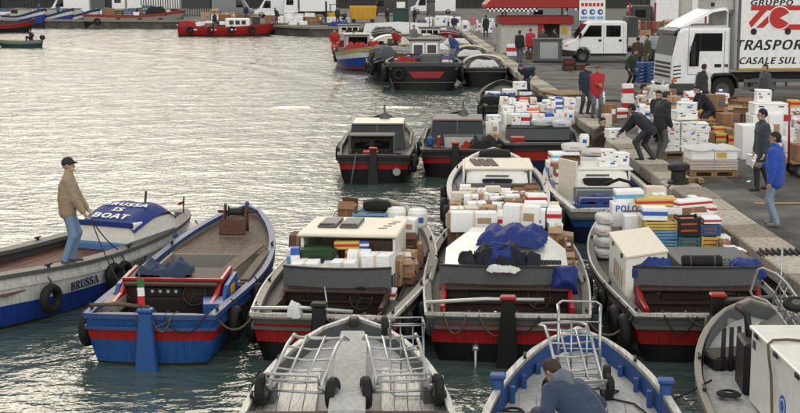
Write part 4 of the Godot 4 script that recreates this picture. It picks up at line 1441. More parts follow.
func boat_red_frames() -> void:
	var sp := {"L": 8.7, "ws": 1.14, "wm": 1.3, "hs": 0.68, "hm": 0.60, "hb": 1.0, "bul": 0.1, "bands": bands("rail_grey", "hull_red", "hull_black", 0.12, 0.36),
		"rail": "rail_grey", "strip": "rail_white", "rub": "rail_grey", "deck": "deck_grey", "inner": "rail_grey", "rudder": "hull_black", "rudder_head": "paint_red", "rudder_up": 0.3,
		"holes": [[-0.3, -1.35, 0.92, 0.2, "wood_brown", 0.03]]}
	var t := boat("cargo_boat", "red and grey boat with red cockpit sides and navy jacket on its white roof", 1.64, 19.4, 4.0, sp)
	cockpit(t, sp, -0.4, -1.3, 0.88, 0.30, "paint_red")
	var y := deck_y(sp, -2.0)
	windbreak(t, "paint_grey", -1.3, y + 0.20, 2.05, 0.38, 0.10)
	# faceted white roof: slopes up forward, sides bevelled
	var prof := [[-1.02, 0.0, -1.45, 1.0], [-0.98, 0.40, -1.55, 1.0], [-0.62, 0.62, -1.75, 1.0], [0.62, 0.62, -1.75, 1.0], [0.98, 0.40, -1.55, 1.0], [1.02, 0.0, -1.45, 1.0]]
	var r0 := []
	var r1 := []
	var r2 := []
	for p in prof:
		r0.append(Vector3(p[0] * 0.98, y + p[1] * 0.86, p[2]))
		r1.append(Vector3(p[0], y + p[1] * 1.22, -3.3))
		r2.append(Vector3(p[0] * 0.9, y + p[1] * 1.15, -4.0))
	part(t, "roof", grid_mesh([r2, r1, r0], false), "gelcoat")
	pbox(t, "roof_front", "gelcoat", Vector3(0, y + 0.25, -1.56), Vector3(1.9, 0.5, 0.04))
	pbox(t, "vent_grille", "trim_black", Vector3(0.58, y + 0.60, -1.62), Vector3(0.5, 0.07, 0.04), Vector3(-0.4, 0, 0))
	for k in 8:
		pbox(t, "grille_bar", "paint_grey", Vector3(0.37 + 0.06 * k, y + 0.607, -1.60), Vector3(0.012, 0.08, 0.05), Vector3(-0.4, 0, 0))
	pbox(t, "sticker", "print_blue", Vector3(0.8, y + 0.44, -1.535), Vector3(0.12, 0.12, 0.012))
	for sd in [-1, 1]:
		pbox(t, "side_rail", "rail_grey", Vector3(sd * 1.14, y + 0.3, -2.4), Vector3(0.05, 0.05, 2.2), Vector3(-0.05, 0, 0))
	# draped clothes and tarpaulin
	var nj := thing("navy_jacket", "dark navy jacket spread over the windbreak of the boat with red cockpit sides", "jacket", t.transform * Vector3(-0.1, y + 0.70, -1.65), t.rotation.y)
	part(nj, "back", cloth_mesh(0.86, 0.5, 0.14, 18, 12, 51, 0.055, 0.25), "cloth_navy")
	part(nj, "sleeve", cloth_mesh(0.24, 0.5, 0.06, 6, 10, 52, 0.033, 0.2), "cloth_navy", Vector3(-0.48, -0.06, 0.15), Vector3(0.5, 0.3, 0.2))
	part(nj, "sleeve", cloth_mesh(0.24, 0.5, 0.06, 6, 10, 53, 0.033, 0.2), "cloth_navy", Vector3(0.48, -0.06, 0.18), Vector3(0.6, -0.2, -0.2))
	part(nj, "front", cloth_mesh(0.8, 0.5, 0.05, 14, 10, 54, 0.044, 0.1), "cloth_navy", Vector3(0, -0.12, 0.24), Vector3(1.15, 0, 0))
	part(nj, "lining", cloth_mesh(0.4, 0.4, 0.05, 10, 8, 55, 0.033, 0.1), "tarp_blue", Vector3(0.02, 0.1, 0.12), Vector3(0.7, 0, 0))
	var tb := part(self, "blue_tarpaulin", cloth_mesh(1.05, 0.9, 0.10, 20, 14, 57, 0.05, 0.12), "tarp_blue", t.transform * Vector3(0.12, y + 0.84, -2.75), Vector3(0, t.rotation.y - 0.15, 0))
	tag(tb, "crumpled blue tarpaulin on the white faceted roof behind the navy jacket", "tarpaulin")
	var bb := part(self, "blue_bag", cloth_mesh(0.42, 0.4, 0.08, 10, 10, 59, 0.06, 0.2), "tarp_blue", t.transform * Vector3(0.86, y + 0.47, -1.2), Vector3(1.0, t.rotation.y, 0))
	tag(bb, "blue cloth bag hung over the right end of the grey windbreak", "bag")
	part(t, "folded_rag", cloth_mesh(0.5, 0.2, 0.04, 8, 5, 61, 0.03, 0.05), "tarp_white", Vector3(-0.05, y + 0.6, -1.18))
	stack_goods(t, [
		["wc", -0.55, y + 0.56, -4.50, 0.8, 0.34, 0.3, 6], ["wc", 0.28, y + 0.56, -4.55, 0.62, 0.46, 0.34, -8]],
		"on the boat with red cockpit sides")
	jumble(t, -1.0, 1.0, -4.5, -6.6, y + 0.3, 0.66, ["br", "wc", "bp", "wr", "wc", "iv", "wc", "bd", "wr", "wb"], 43, "on the red-sided boat")
	jumble(t, 0.95, 1.2, -3.4, -5.6, y, 0.4, ["br", "bd", "bp"], 44, "along the red-sided boat's rail")
	tiller(t, "alu", Vector3(-1.15, 0.93, 0.3), Vector3(0.5, 0.98, 0.25))
	part(t, "rag", cloth_mesh(0.36, 0.22, 0.06, 8, 6, 63, 0.05, 0.1), "tarp_white", Vector3(-0.1, 0.62, -0.15))
	part(t, "rag", cloth_mesh(0.2, 0.16, 0.05, 8, 6, 64, 0.04, 0.05), "cloth_red", Vector3(-0.4, 0.64, -0.1))
	var ex := ptube(t, "exhaust_pipe", "steel", [Vector3(-0.45, 0.24, -0.05), Vector3(-0.45, 0.23, 0.18)], 0.05, 10)
	ptube(ex, "cooling_water", "tarp_white", [Vector3(-0.45, 0.21, 0.18), Vector3(-0.45, 0.15, 0.26), Vector3(-0.45, -0.02, 0.3)], 0.016, 6)
	for f in [[1.24, 0.34, -0.5, 0.28], [-1.26, 0.36, -1.2, 0.24], [1.36, 0.38, -3.3, 0.24], [-1.36, 0.4, -4.6, 0.24]]:
		fender(t, f[0], f[1], f[2], f[3])
	cleats(t, sp, [-0.2, -2.6, -6.0])
	stern_lines(t, sp, 7)


func boat_white_crate() -> void:
	var sp := {"L": 8.4, "ws": 1.08, "wm": 1.25, "hs": 0.70, "hm": 0.62, "hb": 1.0, "bul": 0.12, "bands": bands("rail_grey", "hull_maroon", "hull_black", 0.14, 0.37),
		"rail": "rail_grey", "strip": "rail_white", "rub": "rail_grey", "deck": "deck_grey", "inner": "rail_grey", "rudder": "hull_black", "rudder_head": "paint_red", "rudder_up": 0.34,
		"holes": [[-0.3, -1.4, 0.86, 0.2, "wood_brown", 0.03]]}
	var t := boat("cargo_boat", "maroon and grey boat carrying a tall white crate along the quay", 4.55, 19.3, 1.5, sp)
	cockpit(t, sp, -0.4, -1.35, 0.82, 0.30, "paint_red")
	var y := deck_y(sp, -2.0)
	windbreak(t, "paint_grey", -1.32, y + 0.18, 1.95, 0.40, 0.08)
	# grey slatted engine housing ahead of the windbreak
	var eh := pbox(t, "engine_housing", "paint_grey", Vector3(0.40, y + 0.3, -2.35), Vector3(1.2, 0.6, 1.6), Vector3(-0.04, 0, 0), 0.05)
	for k in 18:
		pbox(eh, "louvre", "paint_dark", Vector3(-0.54 + 0.063 * k, 0.306, 0.55), Vector3(0.03, 0.03, 0.24))
	var roll := thing("black_roll", "rolled black cover lying across the grey louvred housing", "roll", t.transform * Vector3(0.12, y + 0.63, -1.6), t.rotation.y)
	part(roll, "roll", lathe_mesh([Vector2(0, -0.3), Vector2(0.085, -0.3), Vector2(0.1, -0.27), Vector2(0.095, 0.1), Vector2(0.1, 0.27), Vector2(0.085, 0.3), Vector2(0, 0.3)], 14, false), "cloth_black", Vector3.ZERO, Vector3(0, 0, PI / 2))
	for s in [-1, 1]:
		ptube(roll, "strap", "rope", [Vector3(s * 0.18, 0.1, 0.0), Vector3(s * 0.18, 0.07, 0.075), Vector3(s * 0.18, 0, 0.102), Vector3(s * 0.18, -0.08, 0.07)], 0.012, 5)
	for e in [[-0.68, 0.7, 71], [0.78, 0.55, 72]]:
		var tb := part(self, "blue_tarpaulin", cloth_mesh(e[1], 0.42, 0.07, 14, 9, e[2], 0.035, 0.12), "tarp_blue", t.transform * Vector3(e[0], y + 0.60, -1.5), Vector3(0.3, t.rotation.y, 0))
		tag(tb, "blue tarpaulin bunched over the %s end of the windbreak next to the black roll" % ["crate", "quay"][0 if e[0] < 0 else 1], "tarpaulin")
	# tall white crate
	var cr := thing("white_crate", "tall white crate with faded red lettering standing on the maroon boat", "crate", t.transform * Vector3(-0.8, y, -2.45), t.rotation.y)
	var fp := [Vector2(-0.28, -1.2), Vector2(0.42, -0.7), Vector2(0.44, 1.3), Vector2(-0.27, 0.8)]
	part(cr, "body", prism_mesh(fp, 0.0, 0.74, 0.01), "gelcoat", Vector3.ZERO, Vector3(-PI / 2, 0, 0))
	var fl := []
	for q in fp:
		fl.append(q * 1.035)
	part(cr, "lid", prism_mesh(fl, 0.742, 0.78, 0.008), "cream", Vector3.ZERO, Vector3(-PI / 2, 0, 0))
	for k in 5:
		pbox(cr, "lettering", "cardboard_pale", Vector3(-0.282, 0.36, 0.8 - 0.22 * k), Vector3(0.006, 0.3, 0.06), Vector3(0.2, 0, 0), 0.0)
	for k in 2:
		pbox(cr, "lid_latch", "iron", Vector3(-0.295, 0.71, 0.8 - 1.0 * k), Vector3(0.02, 0.08, 0.06))
	stack_goods(t, [
		["cl", -0.05, y + 0.30, -4.50, 0.55, 0.16, 0.4, 0], ["cl", -0.05, y + 0.46, -4.50, 0.55, 0.16, 0.4, 0], ["cy", -0.05, y + 0.62, -4.50, 0.55, 0.16, 0.4, 0], ["wb", -0.15, y + 0.78, -4.55, 0.42, 0.22, 0.34, 0],
		["ct", 0.42, y + 0.30, -4.45, 0.36, 0.22, 0.4, 0], ["ck", 0.42, y + 0.52, -4.45, 0.38, 0.34, 0.4, 0], ["cy", 0.8, y + 0.30, -4.50, 0.32, 0.22, 0.4, 0], ["cb", 0.8, y + 0.52, -4.55, 0.34, 0.2, 0.4, 0], ["wr", 0.84, y + 0.72, -4.60, 0.3, 0.1, 0.4, 0],
		["wc", -0.35, y + 0.20, -4.95, 0.5, 0.6, 0.4, 0], ["wc", 0.1, y + 0.50, -5.15, 0.6, 0.4, 0.4, 4], ["ye", 0.0, y + 0.90, -5.35, 0.7, 0.14, 0.4, -3], ["br", 0.6, y + 0.60, -5.25, 0.5, 0.3, 0.5, 0], ["wr", 0.62, y + 0.90, -5.25, 0.7, 0.12, 0.3, 24],
		["wr", 0.7, y + 0.70, -5.75, 0.9, 0.14, 0.3, 14], ["ye", -0.1, y + 0.86, -5.85, 0.8, 0.12, 0.3, 3], ["bp", 0.4, y + 0.30, -5.75, 0.9, 0.5, 0.5, 0], ["wl", -0.44, y + 0.92, -5.60, 0.5, 0.22, 0.4, 0], ["br", -0.3, y + 0.30, -5.65, 0.5, 0.5, 0.5, 0]],
		"behind the white crate")
	var pl := carton("wc", t.transform * Vector3(-0.46, y + 0.5, -5.55), Vector3(0.6, 0.42, 0.42), t.rotation.y, "white carton printed POLO under a light blue banded carton on the maroon boat", "")
	text_part(pl, "lettering", "POLO", "print_blue", 0.11, Vector3(-0.05, 0.33, 0.214), Vector3.ZERO, 0.004)
	stack_goods(t, [["sk", -0.95, y + 0.0, -5.0, 0.3, 0.22, 0.5, 0], ["sk", -0.95, y + 0.2, -5.0, 0.3, 0.22, 0.5, 8], ["sk", -0.96, y + 0.4, -5.05, 0.3, 0.22, 0.5, -6], ["sk", -0.93, y + 0.6, -5.1, 0.3, 0.2, 0.46, 4]], "stacked beside the POLO carton")
	jumble(t, -0.15, 1.0, -4.9, -7.0, y + 0.3, 0.62, ["wc", "wr", "ye", "br", "wc", "wl", "bb", "wr", "iv", "wb"], 45, "on the maroon boat's bow")
	jumble(t, 0.9, 1.14, -2.6, -4.4, y, 0.5, ["wc", "br", "wr"], 46, "along the maroon boat's quay side")
	tiller(t, "rail_grey", Vector3(-0.05, 0.98, 0.25), Vector3(1.5, 1.0, 0.1))
	for f in [[-1.2, 0.36, -0.4, 0.28], [-1.26, 0.36, -0.95, 0.28], [-1.3, 0.4, -2.2, 0.2], [1.26, 0.4, -1.6, 0.26]]:
		fender(t, f[0], f[1], f[2], f[3])
	ptube(t, "pole", "steel", [Vector3(1.15, 0.6, -0.9), Vector3(1.16, 1.5, -0.92)], 0.015)
	cleats(t, sp, [-0.2, -2.2, -5.8])
	stern_lines(t, sp, 8)


func boat_two_trucks() -> void:
	var sp := {"L": 9.0, "ws": 1.05, "wm": 1.16, "tm": 0.5, "fine": 2.4, "hs": 0.7, "hm": 0.72, "hb": 0.95, "bul": 0.16, "rw": 0.045, "bands": bands("rail_grey", "paint_grey", "hull_navy", 0.12, 0.3),
		"rail": "rail_white", "rub": "rail_grey", "deck": "deck_pale", "inner": "paint_grey"}
	var t := boat("cargo_boat", "pale grey boat with two aluminium hand trucks lying on its foredeck", -0.46, 9.2, -0.3, sp)
	var y := deck_y(sp, -7.0)
	# raised walkway to the stem, side boards and samson post
	part(t, "walkway", prism_mesh([Vector2(-0.2, 5.2), Vector2(-0.19, 7.6), Vector2(-0.15, 8.2), Vector2(0.15, 8.2), Vector2(0.19, 7.6), Vector2(0.2, 5.2)], 0.0, 0.06, 0.01), "deck_pale", Vector3(0, y - 0.02, 0), Vector3(-PI / 2 + 0.035, 0, 0))
	pbox(t, "walkway_lip", "wood_grey", Vector3(0, y + 0.12, -8.2), Vector3(0.42, 0.06, 0.05))
	for k in 5:
		pbox(t, "deck_plank", "rail_white", Vector3(0.44 + 0.15 * k, y + 0.002 + 0.006 * (k % 2), -6.4), Vector3(0.145, 0.02, 2.2 - 0.16 * k), Vector3(0.02, 0, 0), 0.004)
		pbox(t, "deck_plank", "rail_white", Vector3(-0.44 - 0.15 * k, y + 0.002 + 0.006 * (k % 2), -6.4), Vector3(0.145, 0.02, 2.2 - 0.16 * k), Vector3(0.02, 0, 0), 0.004)
	pbox(t, "bow_block", "rail_dark", Vector3(0, sheer(sp, 0.97) + 0.04, -8.72), Vector3(0.14, 0.12, 0.22), Vector3.ZERO, 0.03)
	pbox(t, "cross_beam", "wood_brown", Vector3(0, y + 0.1, -5.33), Vector3(2.2, 0.09, 0.14))
	for s in [-1, 1]:
		pbox(t, "side_chest", "paint_grey", Vector3(s * 0.93, y + 0.1, -6.2), Vector3(0.2, 0.22, 0.26), Vector3(0, s * 0.12, 0))
	ptube(t, "anchor_chain", "iron", [Vector3(0.05, y + 0.2, -8.5), Vector3(0.03, y + 0.16, -8.2)], 0.015)
	cleats(t, sp, [-7.2, -5.9])
	fender(t, -1.12, 0.5, -7.0, 0.2)
	var base := t.transform
	var lay := Basis(Vector3.UP, -0.2) * Basis(Vector3.RIGHT, deg_to_rad(-74))
	hand_truck("aluminium hand truck lying left of the walkway on the pale grey boat", base * Transform3D(lay * Basis.from_scale(Vector3(1.22, 1.0, 1)), Vector3(-0.60, y + 0.34, -5.66)))
	var lay2 := Basis(Vector3.UP, 0.12) * Basis(Vector3.RIGHT, deg_to_rad(-74))
	hand_truck("aluminium hand truck lying right of the walkway under the dark upright one", base * Transform3D(lay2 * Basis.from_scale(Vector3(1.22, 1.0, 1)), Vector3(0.62, y + 0.34, -5.66)))
	var lay3 := Basis(Vector3.UP, PI + 0.05) * Basis(Vector3.RIGHT, deg_to_rad(14)) * Basis(Vector3.FORWARD, PI)
	hand_truck("dark hand truck turned wheels up on the pale grey boat's foredeck", base * Transform3D(lay3 * Basis.from_scale(Vector3(0.8, 0.62, 0.8)), Vector3(0.66, y + 0.86, -6.7)), "steel")


func boat_blue_inside() -> void:
	var sp := {"L": 8.0, "ws": 0.95, "wm": 1.08, "tm": 0.5, "fine": 2.1, "hs": 0.7, "hm": 0.76, "hb": 1.0, "bul": 0.22, "rw": 0.05, "bands": bands("hull_blue", "hull_white", "hull_navy", 0.14, 0.3),
		"rail": "rail_white", "rub": "rail_grey", "deck": "deck_pale", "inner": "deck_blue"}
	var t := boat("cargo_boat", "boat with blue inner sides and a pale foredeck where a man bends down", 1.46, 9.4, 6.5, sp)
	var y := deck_y(sp, -5.9)
	for k in 7:
		pbox(t, "deck_plank", "deck_pale", Vector3(-0.6 + 0.2 * k, y + 0.012, -6.1), Vector3(0.194, 0.02, 1.9 - 0.25 * absf(k - 3.0)), Vector3(0.03, 0, 0), 0.004)
	for s in [-1, 1]:
		var p := pbox(t, "mooring_post", "deck_blue", Vector3(s * 0.93, y + 0.2, -5.75), Vector3(0.13, 0.34, 0.13), Vector3.ZERO, 0.02)
		pbox(p, "post_cap", "deck_blue", Vector3(0, 0.19, 0), Vector3(0.18, 0.05, 0.18), Vector3.ZERO, 0.015)
		for k in 3:
			pbox(t, "rib", "deck_blue", Vector3(s * (beam(sp, (6.0 + 0.5 * k) / 8.0) - 0.12), y + 0.1, -6.0 - 0.5 * k), Vector3(0.06, 0.2, 0.08))
	pbox(t, "cross_beam", "rail_pale", Vector3(0, y + 0.04, -5.3), Vector3(2.0, 0.1, 0.12))
	ptube(t, "rope_coil", "rope_dark", coil(Vector3(-0.75, y + 0.06, -5.5), 0.12, 3), 0.014, 5)
	ptube(t, "rope_coil", "rope_dark", coil(Vector3(0.82, y + 0.05, -5.45), 0.14, 3), 0.014, 5)
	ptube(t, "loose_rope", "rope_dark", [Vector3(0.2, y + 0.04, -6.6), Vector3(0.45, y + 0.05, -6.45), Vector3(0.3, y + 0.04, -6.2), Vector3(0.6, y + 0.04, -6.0), Vector3(0.72, y + 0.05, -5.6)], 0.012, 5)
	cleats(t, sp, [-6.8])
	var b := Basis(Vector3.UP, 0.0) * Basis(Vector3.RIGHT, deg_to_rad(-14))
	hand_truck("dark steel hand truck standing upright before the man in the navy hooded jacket", t.transform * Transform3D(b * Basis.from_scale(Vector3(1.0, 0.66, 0.8)), Vector3(-0.02, y + 0.16, -6.35)), "steel")
	var b2 := Basis(Vector3.UP, 0.25) * Basis(Vector3.RIGHT, deg_to_rad(-52))
	hand_truck("pale aluminium hand truck leaning back against the dark steel one", t.transform * Transform3D(b2 * Basis.from_scale(Vector3(1.05, 0.8, 1.05)), Vector3(0.02, y + 0.2, -5.95)), "alu")


func coil(c: Vector3, r: float, n: int) -> Array:
	var o := []
	for i in n * 12 + 1:
		var a := TAU * i / 12.0
		o.append(c + Vector3(cos(a) * r * (1.0 - 0.012 * i), 0.0006 * i, sin(a) * r * (1.0 - 0.012 * i)))
	return o


func boat_white_locker() -> void:
	var sp := {"L": 9.0, "ws": 1.05, "wm": 1.18, "tm": 0.5, "fine": 2.3, "hs": 0.75, "hm": 0.76, "hb": 1.0, "bul": 0.18, "rw": 0.05, "bands": bands("rail_pale", "hull_red", "hull_white", 0.14, 0.34),
		"rail": "rail_pale", "rub": "rail_grey", "deck": "deck_pale", "inner": "paint_grey"}
	var t := boat("cargo_boat", "pale boat with a red band carrying a large white locker by the quay", 4.25, 10.0, 4.5, sp)
	var y := deck_y(sp, -5.9)
	var lk := thing("white_locker", "large white steel locker with a round blue emblem on the pale boat", "locker", t.transform * Vector3(0.25, y, -4.45), t.rotation.y + 0.08)
	pbox(lk, "body", "gelcoat", Vector3(0.0, 0.42, 0), Vector3(1.5, 0.84, 2.2), Vector3.ZERO, 0.015)
	pbox(lk, "lid", "gelcoat", Vector3(0.0, 0.865, 0), Vector3(1.55, 0.05, 2.25), Vector3.ZERO, 0.012)
	for k in 3:
		pbox(lk, "hinge", "iron", Vector3(-0.78, 0.84, -0.8 + 0.8 * k), Vector3(0.02, 0.06, 0.14))
	var em := part(lk, "emblem", lathe_mesh([Vector2(0, 0.004), Vector2(0.12, 0.004), Vector2(0.12, 0.0)], 20), "print_blue", Vector3(-0.752, 0.35, 0.25), Vector3(0, 0, PI / 2))
	part(em, "emblem_ring", lathe_mesh([Vector2(0.07, 0.006), Vector2(0.085, 0.006), Vector2(0.085, 0.0)], 20), "carton_white")
	ptube(lk, "rope", "rope", [Vector3(-0.3, 0.905, -0.30), Vector3(-0.55, 0.915, -0.36), Vector3(-0.72, 0.915, -0.33), Vector3(-0.79, 0.88, -0.27), Vector3(-0.80, 0.78, -0.18), Vector3(-0.795, 0.6, -0.08), Vector3(-0.795, 0.4, -0.02), Vector3(-0.795, 0.2, 0.02), Vector3(-0.79, 0.05, 0.1)], 0.016, 6)
	pbox(lk, "plate", "rail_grey", Vector3(-0.755, 0.7, -0.95), Vector3(0.01, 0.1, 0.12))
	stack_goods(t, [["br", 0.45, y + 0.9, -4.75, 0.42, 0.3, 0.5, 8], ["br", 0.62, y + 0.9, -4.2, 0.42, 0.32, 0.5, -5]], "on the white locker")
	pbox(t, "engine_box", "trim_black", Vector3(-0.42, y + 0.3, -6.0), Vector3(0.4, 0.62, 0.6), Vector3.ZERO, 0.03)
	ptube(t, "rope_coil", "rope_dark", coil(Vector3(-0.8, y + 0.04, -5.6), 0.14, 4), 0.014, 5)
	ptube(t, "exhaust_stack", "iron", [Vector3(-0.5, y + 0.6, -6.1), Vector3(-0.52, y + 0.85, -6.2), Vector3(-0.6, y + 0.9, -6.4)], 0.045)
	for k in 4:
		ptube(t, "gear_frame", "trim_black", [Vector3(-0.72 + 0.1 * k, y, -6.6), Vector3(-0.7 + 0.1 * k, y + 0.55, -6.7 - 0.05 * k)], 0.03)
	pbox(t, "gear_tray", "iron", Vector3(-0.6, y + 0.1, -6.9), Vector3(0.6, 0.2, 0.5), Vector3(0, 0.3, 0), 0.03)
	part(t, "cover_sheet", cloth_mesh(1.1, 0.9, 0.3, 14, 12, 83, 0.06, 0.1), "tarp_grey", Vector3(0.35, y + 0.3, -7.1))
	ptube(t, "mooring_line", "rope_dark", [Vector3(-1.0, y + 0.2, -5.6), Vector3(-1.3, y + 0.1, -5.4), Vector3(-2.2, 0.45, -4.9)], 0.014, 5)
	cleats(t, sp, [-6.4, -5.2])
	var b := Basis(Vector3.UP, 0.35) * Basis(Vector3.RIGHT, deg_to_rad(-62)) * Basis(Vector3.UP, PI / 2)
	hand_truck("hand truck with black tyres lying on the pale boat beyond the white locker", t.transform * Transform3D(b * Basis.from_scale(Vector3(0.9, 0.62, 0.9)), Vector3(0.12, y + 0.72, -6.1)))
	var b3 := Basis(Vector3.UP, 1.9) * Basis(Vector3.RIGHT, deg_to_rad(-84))
	hand_truck("second hand truck stacked flat at the quay side of the pale boat", t.transform * Transform3D(b3 * Basis.from_scale(Vector3(0.9, 0.7, 0.9)), Vector3(0.95, y + 0.5, -6.3)), "steel")
	jumble(t, 0.2, 0.95, -6.5, -7.3, y, 0.4, ["ck", "cb", "wc", "bd"], 47, "on the pale boat's foredeck")


# ---------------------------------------------------------------- second row

func cowl(t: Node3D, y: float, z: float, w: float, h: float) -> void:
	# moulded white cabin front with a dark grille opening
	var rows := []
	for j in 7:
		var v := float(j) / 6.0
		var row := []
		for i in 15:
			var u := -1.0 + i / 7.0
			var rd := pow(max(0.0, 1.0 - pow(absf(u), 6.0)), 0.3)
			row.append(Vector3(u * w / 2 * (1.0 - 0.08 * v), y + h * v * (0.9 + 0.1 * rd), z + 0.12 * rd * cos(v * 1.4) - 0.22 * v * v))
		rows.append(row)
	var c := part(t, "cabin_front", grid_mesh(rows), "gelcoat")
	part(c, "grille_opening", prism_mesh([Vector2(-w * 0.24, y + h * 0.62), Vector2(-w * 0.20, y + h * 0.36), Vector2(-w * 0.14, y + h * 0.28), Vector2(w * 0.14, y + h * 0.28), Vector2(w * 0.20, y + h * 0.36), Vector2(w * 0.24, y + h * 0.62), Vector2(w * 0.2, y + h * 0.68), Vector2(-w * 0.2, y + h * 0.68)], 0.0, 0.02), "trim_black", Vector3(0, 0, z + 0.075), Vector3.ZERO)
	for k in 9:
		pbox(c, "grille_bar", "paint_dark", Vector3(-w * 0.18 + w * 0.045 * k, y + h * 0.48, z + 0.098), Vector3(0.012, h * 0.34, 0.012))
	pbox(c, "nameplate", "rail_grey", Vector3(0, y + h * 0.8, z + 0.03), Vector3(w * 0.36, 0.045, 0.02), Vector3(-0.3, 0, 0))


func build_second_row() -> void:
	# white-fronted boat behind the boat with red cockpit sides
	var sp := {"L": 8.2, "ws": 0.95, "wm": 1.14, "hs": 0.72, "hm": 0.68, "hb": 1.0, "bul": 0.16, "bands": bands("rail_white", "hull_blue", "hull_navy", 0.2, 0.4),
		"rail": "rail_white", "rub": "rail_pale", "deck": "deck_pale", "inner": "deck_blue", "holes": [[-0.4, -1.6, 0.75, 0.2, "deck_blue", 0.03]]}
	var t := boat("cargo_boat", "white-fronted boat with light blue inner sides and brown boards on its roof", 2.25, 28.6, 3.0, sp)
	var y := deck_y(sp, -4.0)
	cowl(t, y + 0.02, -3.6, 1.5, 0.46)
	pbox(t, "roof", "cream", Vector3(0.05, y + 0.50, -4.9), Vector3(1.62, 0.06, 2.3), Vector3(-0.02, 0, 0), 0.025)
	for s in [-1, 1]:
		pbox(t, "cabin_side", "gelcoat", Vector3(s * 0.78, y + 0.24, -4.85), Vector3(0.05, 0.48, 2.2))
	for k in 3:
		pbox(t, "roof_board", "wood_brown", Vector3(-0.5 + 0.2 * k, y + 0.55, -4.75), Vector3(0.17, 0.03, 1.3), Vector3(0, 0.1, 0))
	var bt := part(self, "blue_tarpaulin", cloth_mesh(1.5, 0.5, 0.12, 18, 8, 91, 0.07, 0.05), "tarp_blue", t.transform * Vector3(0, y + 0.12, -3.0), Vector3(0, t.rotation.y, 0))
	tag(bt, "blue tarpaulin bunched below the white cabin front with the brown-boarded roof", "tarpaulin")
	pbox(t, "windbreak", "paint_grey", Vector3(0, y + 0.2, -2.3), Vector3(1.6, 0.4, 0.06), Vector3(-0.15, 0, 0))
	pbox(t, "windbreak_trim", "deck_blue", Vector3(0, y + 0.06, -2.22), Vector3(1.62, 0.14, 0.05))
	ptube(t, "oar", "wood_brown", [Vector3(-0.85, y + 0.05, -2.6), Vector3(-0.95, y + 0.12, -4.2)], 0.03)
	jumble(t, -0.85, 0.9, -0.3, -1.9, y + 0.05, 0.36, ["br", "wc", "wr", "bp", "iv", "wc"], 51, "in the white-fronted boat's stern")
	var ht := part(self, "black_sacking", sack_mesh(Vector3(0.8, 0.4, 0.5), 2), "cloth_black", t.transform * Vector3(0.0, y + 0.3, -6.35))
	tag(ht, "black sacking heaped on the bow ahead of the brown-boarded cream roof", "sacking")
	for f in [[-1.12, 0.4, -0.8, 0.28], [-1.2, 0.42, -1.7, 0.28], [-1.24, 0.45, -3.6, 0.24], [1.2, 0.42, -2.2, 0.24], [1.2, 0.42, -4.2, 0.24]]:
		fender(t, f[0], f[1], f[2], f[3])
	cleats(t, sp, [-0.5, -5.8])

	# quayside boat with a black grille front
	sp = {"L": 8.4, "ws": 0.95, "wm": 1.14, "hs": 0.72, "hm": 0.68, "hb": 1.0, "bul": 0.16, "bands": bands("rail_pale", "hull_blue", "hull_navy", 0.14, 0.3),
		"rail": "rail_white", "rub": "rail_grey", "deck": "deck_pale", "inner": "deck_blue", "holes": [[-0.4, -1.7, 0.8, 0.2, "deck_blue", 0.03]], "rudder": "hull_navy", "rudder_head": "paint_blue"}
	t = boat("cargo_boat", "navy-hulled boat at the quay with a black-grilled white front and blue cockpit", 4.66, 28.4, 1.0, sp)
	y = deck_y(sp, -3.5)
	cowl(t, y + 0.08, -3.5, 1.5, 0.46)
	pbox(t, "roof", "gelcoat", Vector3(0.05, y + 0.54, -4.5), Vector3(1.6, 0.06, 1.7), Vector3(-0.02, 0, 0), 0.025)
	for s in [-1, 1]:
		pbox(t, "cabin_side", "gelcoat", Vector3(s * 0.76, y + 0.26, -4.5), Vector3(0.05, 0.52, 1.65))
	pbox(t, "door_panel", "cream", Vector3(-0.72, y + 0.42, -3.1), Vector3(0.06, 0.86, 0.7), Vector3(0, 0.5, 0))
	pbox(t, "windbreak", "paint_grey", Vector3(0.1, y + 0.16, -2.5), Vector3(1.5, 0.3, 0.06), Vector3(-0.3, 0, 0))
	part(t, "cockpit_cover", cloth_mesh(1.5, 0.6, 0.08, 16, 8, 93, 0.05, 0.05), "tarp_blue", Vector3(0.1, y + 0.12, -2.05))
	ptube(t, "hoop", "steel", [Vector3(-0.7, y, -1.7), Vector3(-0.68, y + 0.36, -1.75), Vector3(0.8, y + 0.36, -1.75), Vector3(0.82, y, -1.7)], 0.016)
	ptube(t, "hoop", "steel", [Vector3(-0.7, y, -1.0), Vector3(-0.68, y + 0.3, -1.02), Vector3(0.8, y + 0.3, -1.02), Vector3(0.82, y, -1.0)], 0.016)
	ptube(t, "hose", "rubber", [Vector3(0.1, y + 0.35, -2.75), Vector3(0.4, y + 0.45, -2.8), Vector3(0.62, y + 0.4, -2.7), Vector3(0.7, y + 0.3, -2.6)], 0.04)
	stack_goods(t, [["bd", -0.55, y + 0.57, -4.3, 0.42, 0.1, 0.6, -14], ["fo", 0.3, y + 0.57, -4.1, 0.46, 0.2, 0.36, 4], ["fo", 0.3, y + 0.77, -4.1, 0.3, 0.2, 0.3, -6], ["fo", 0.62, y + 0.57, -4.4, 0.4, 0.3, 0.4, 8]], "on the black-grilled boat's roof")
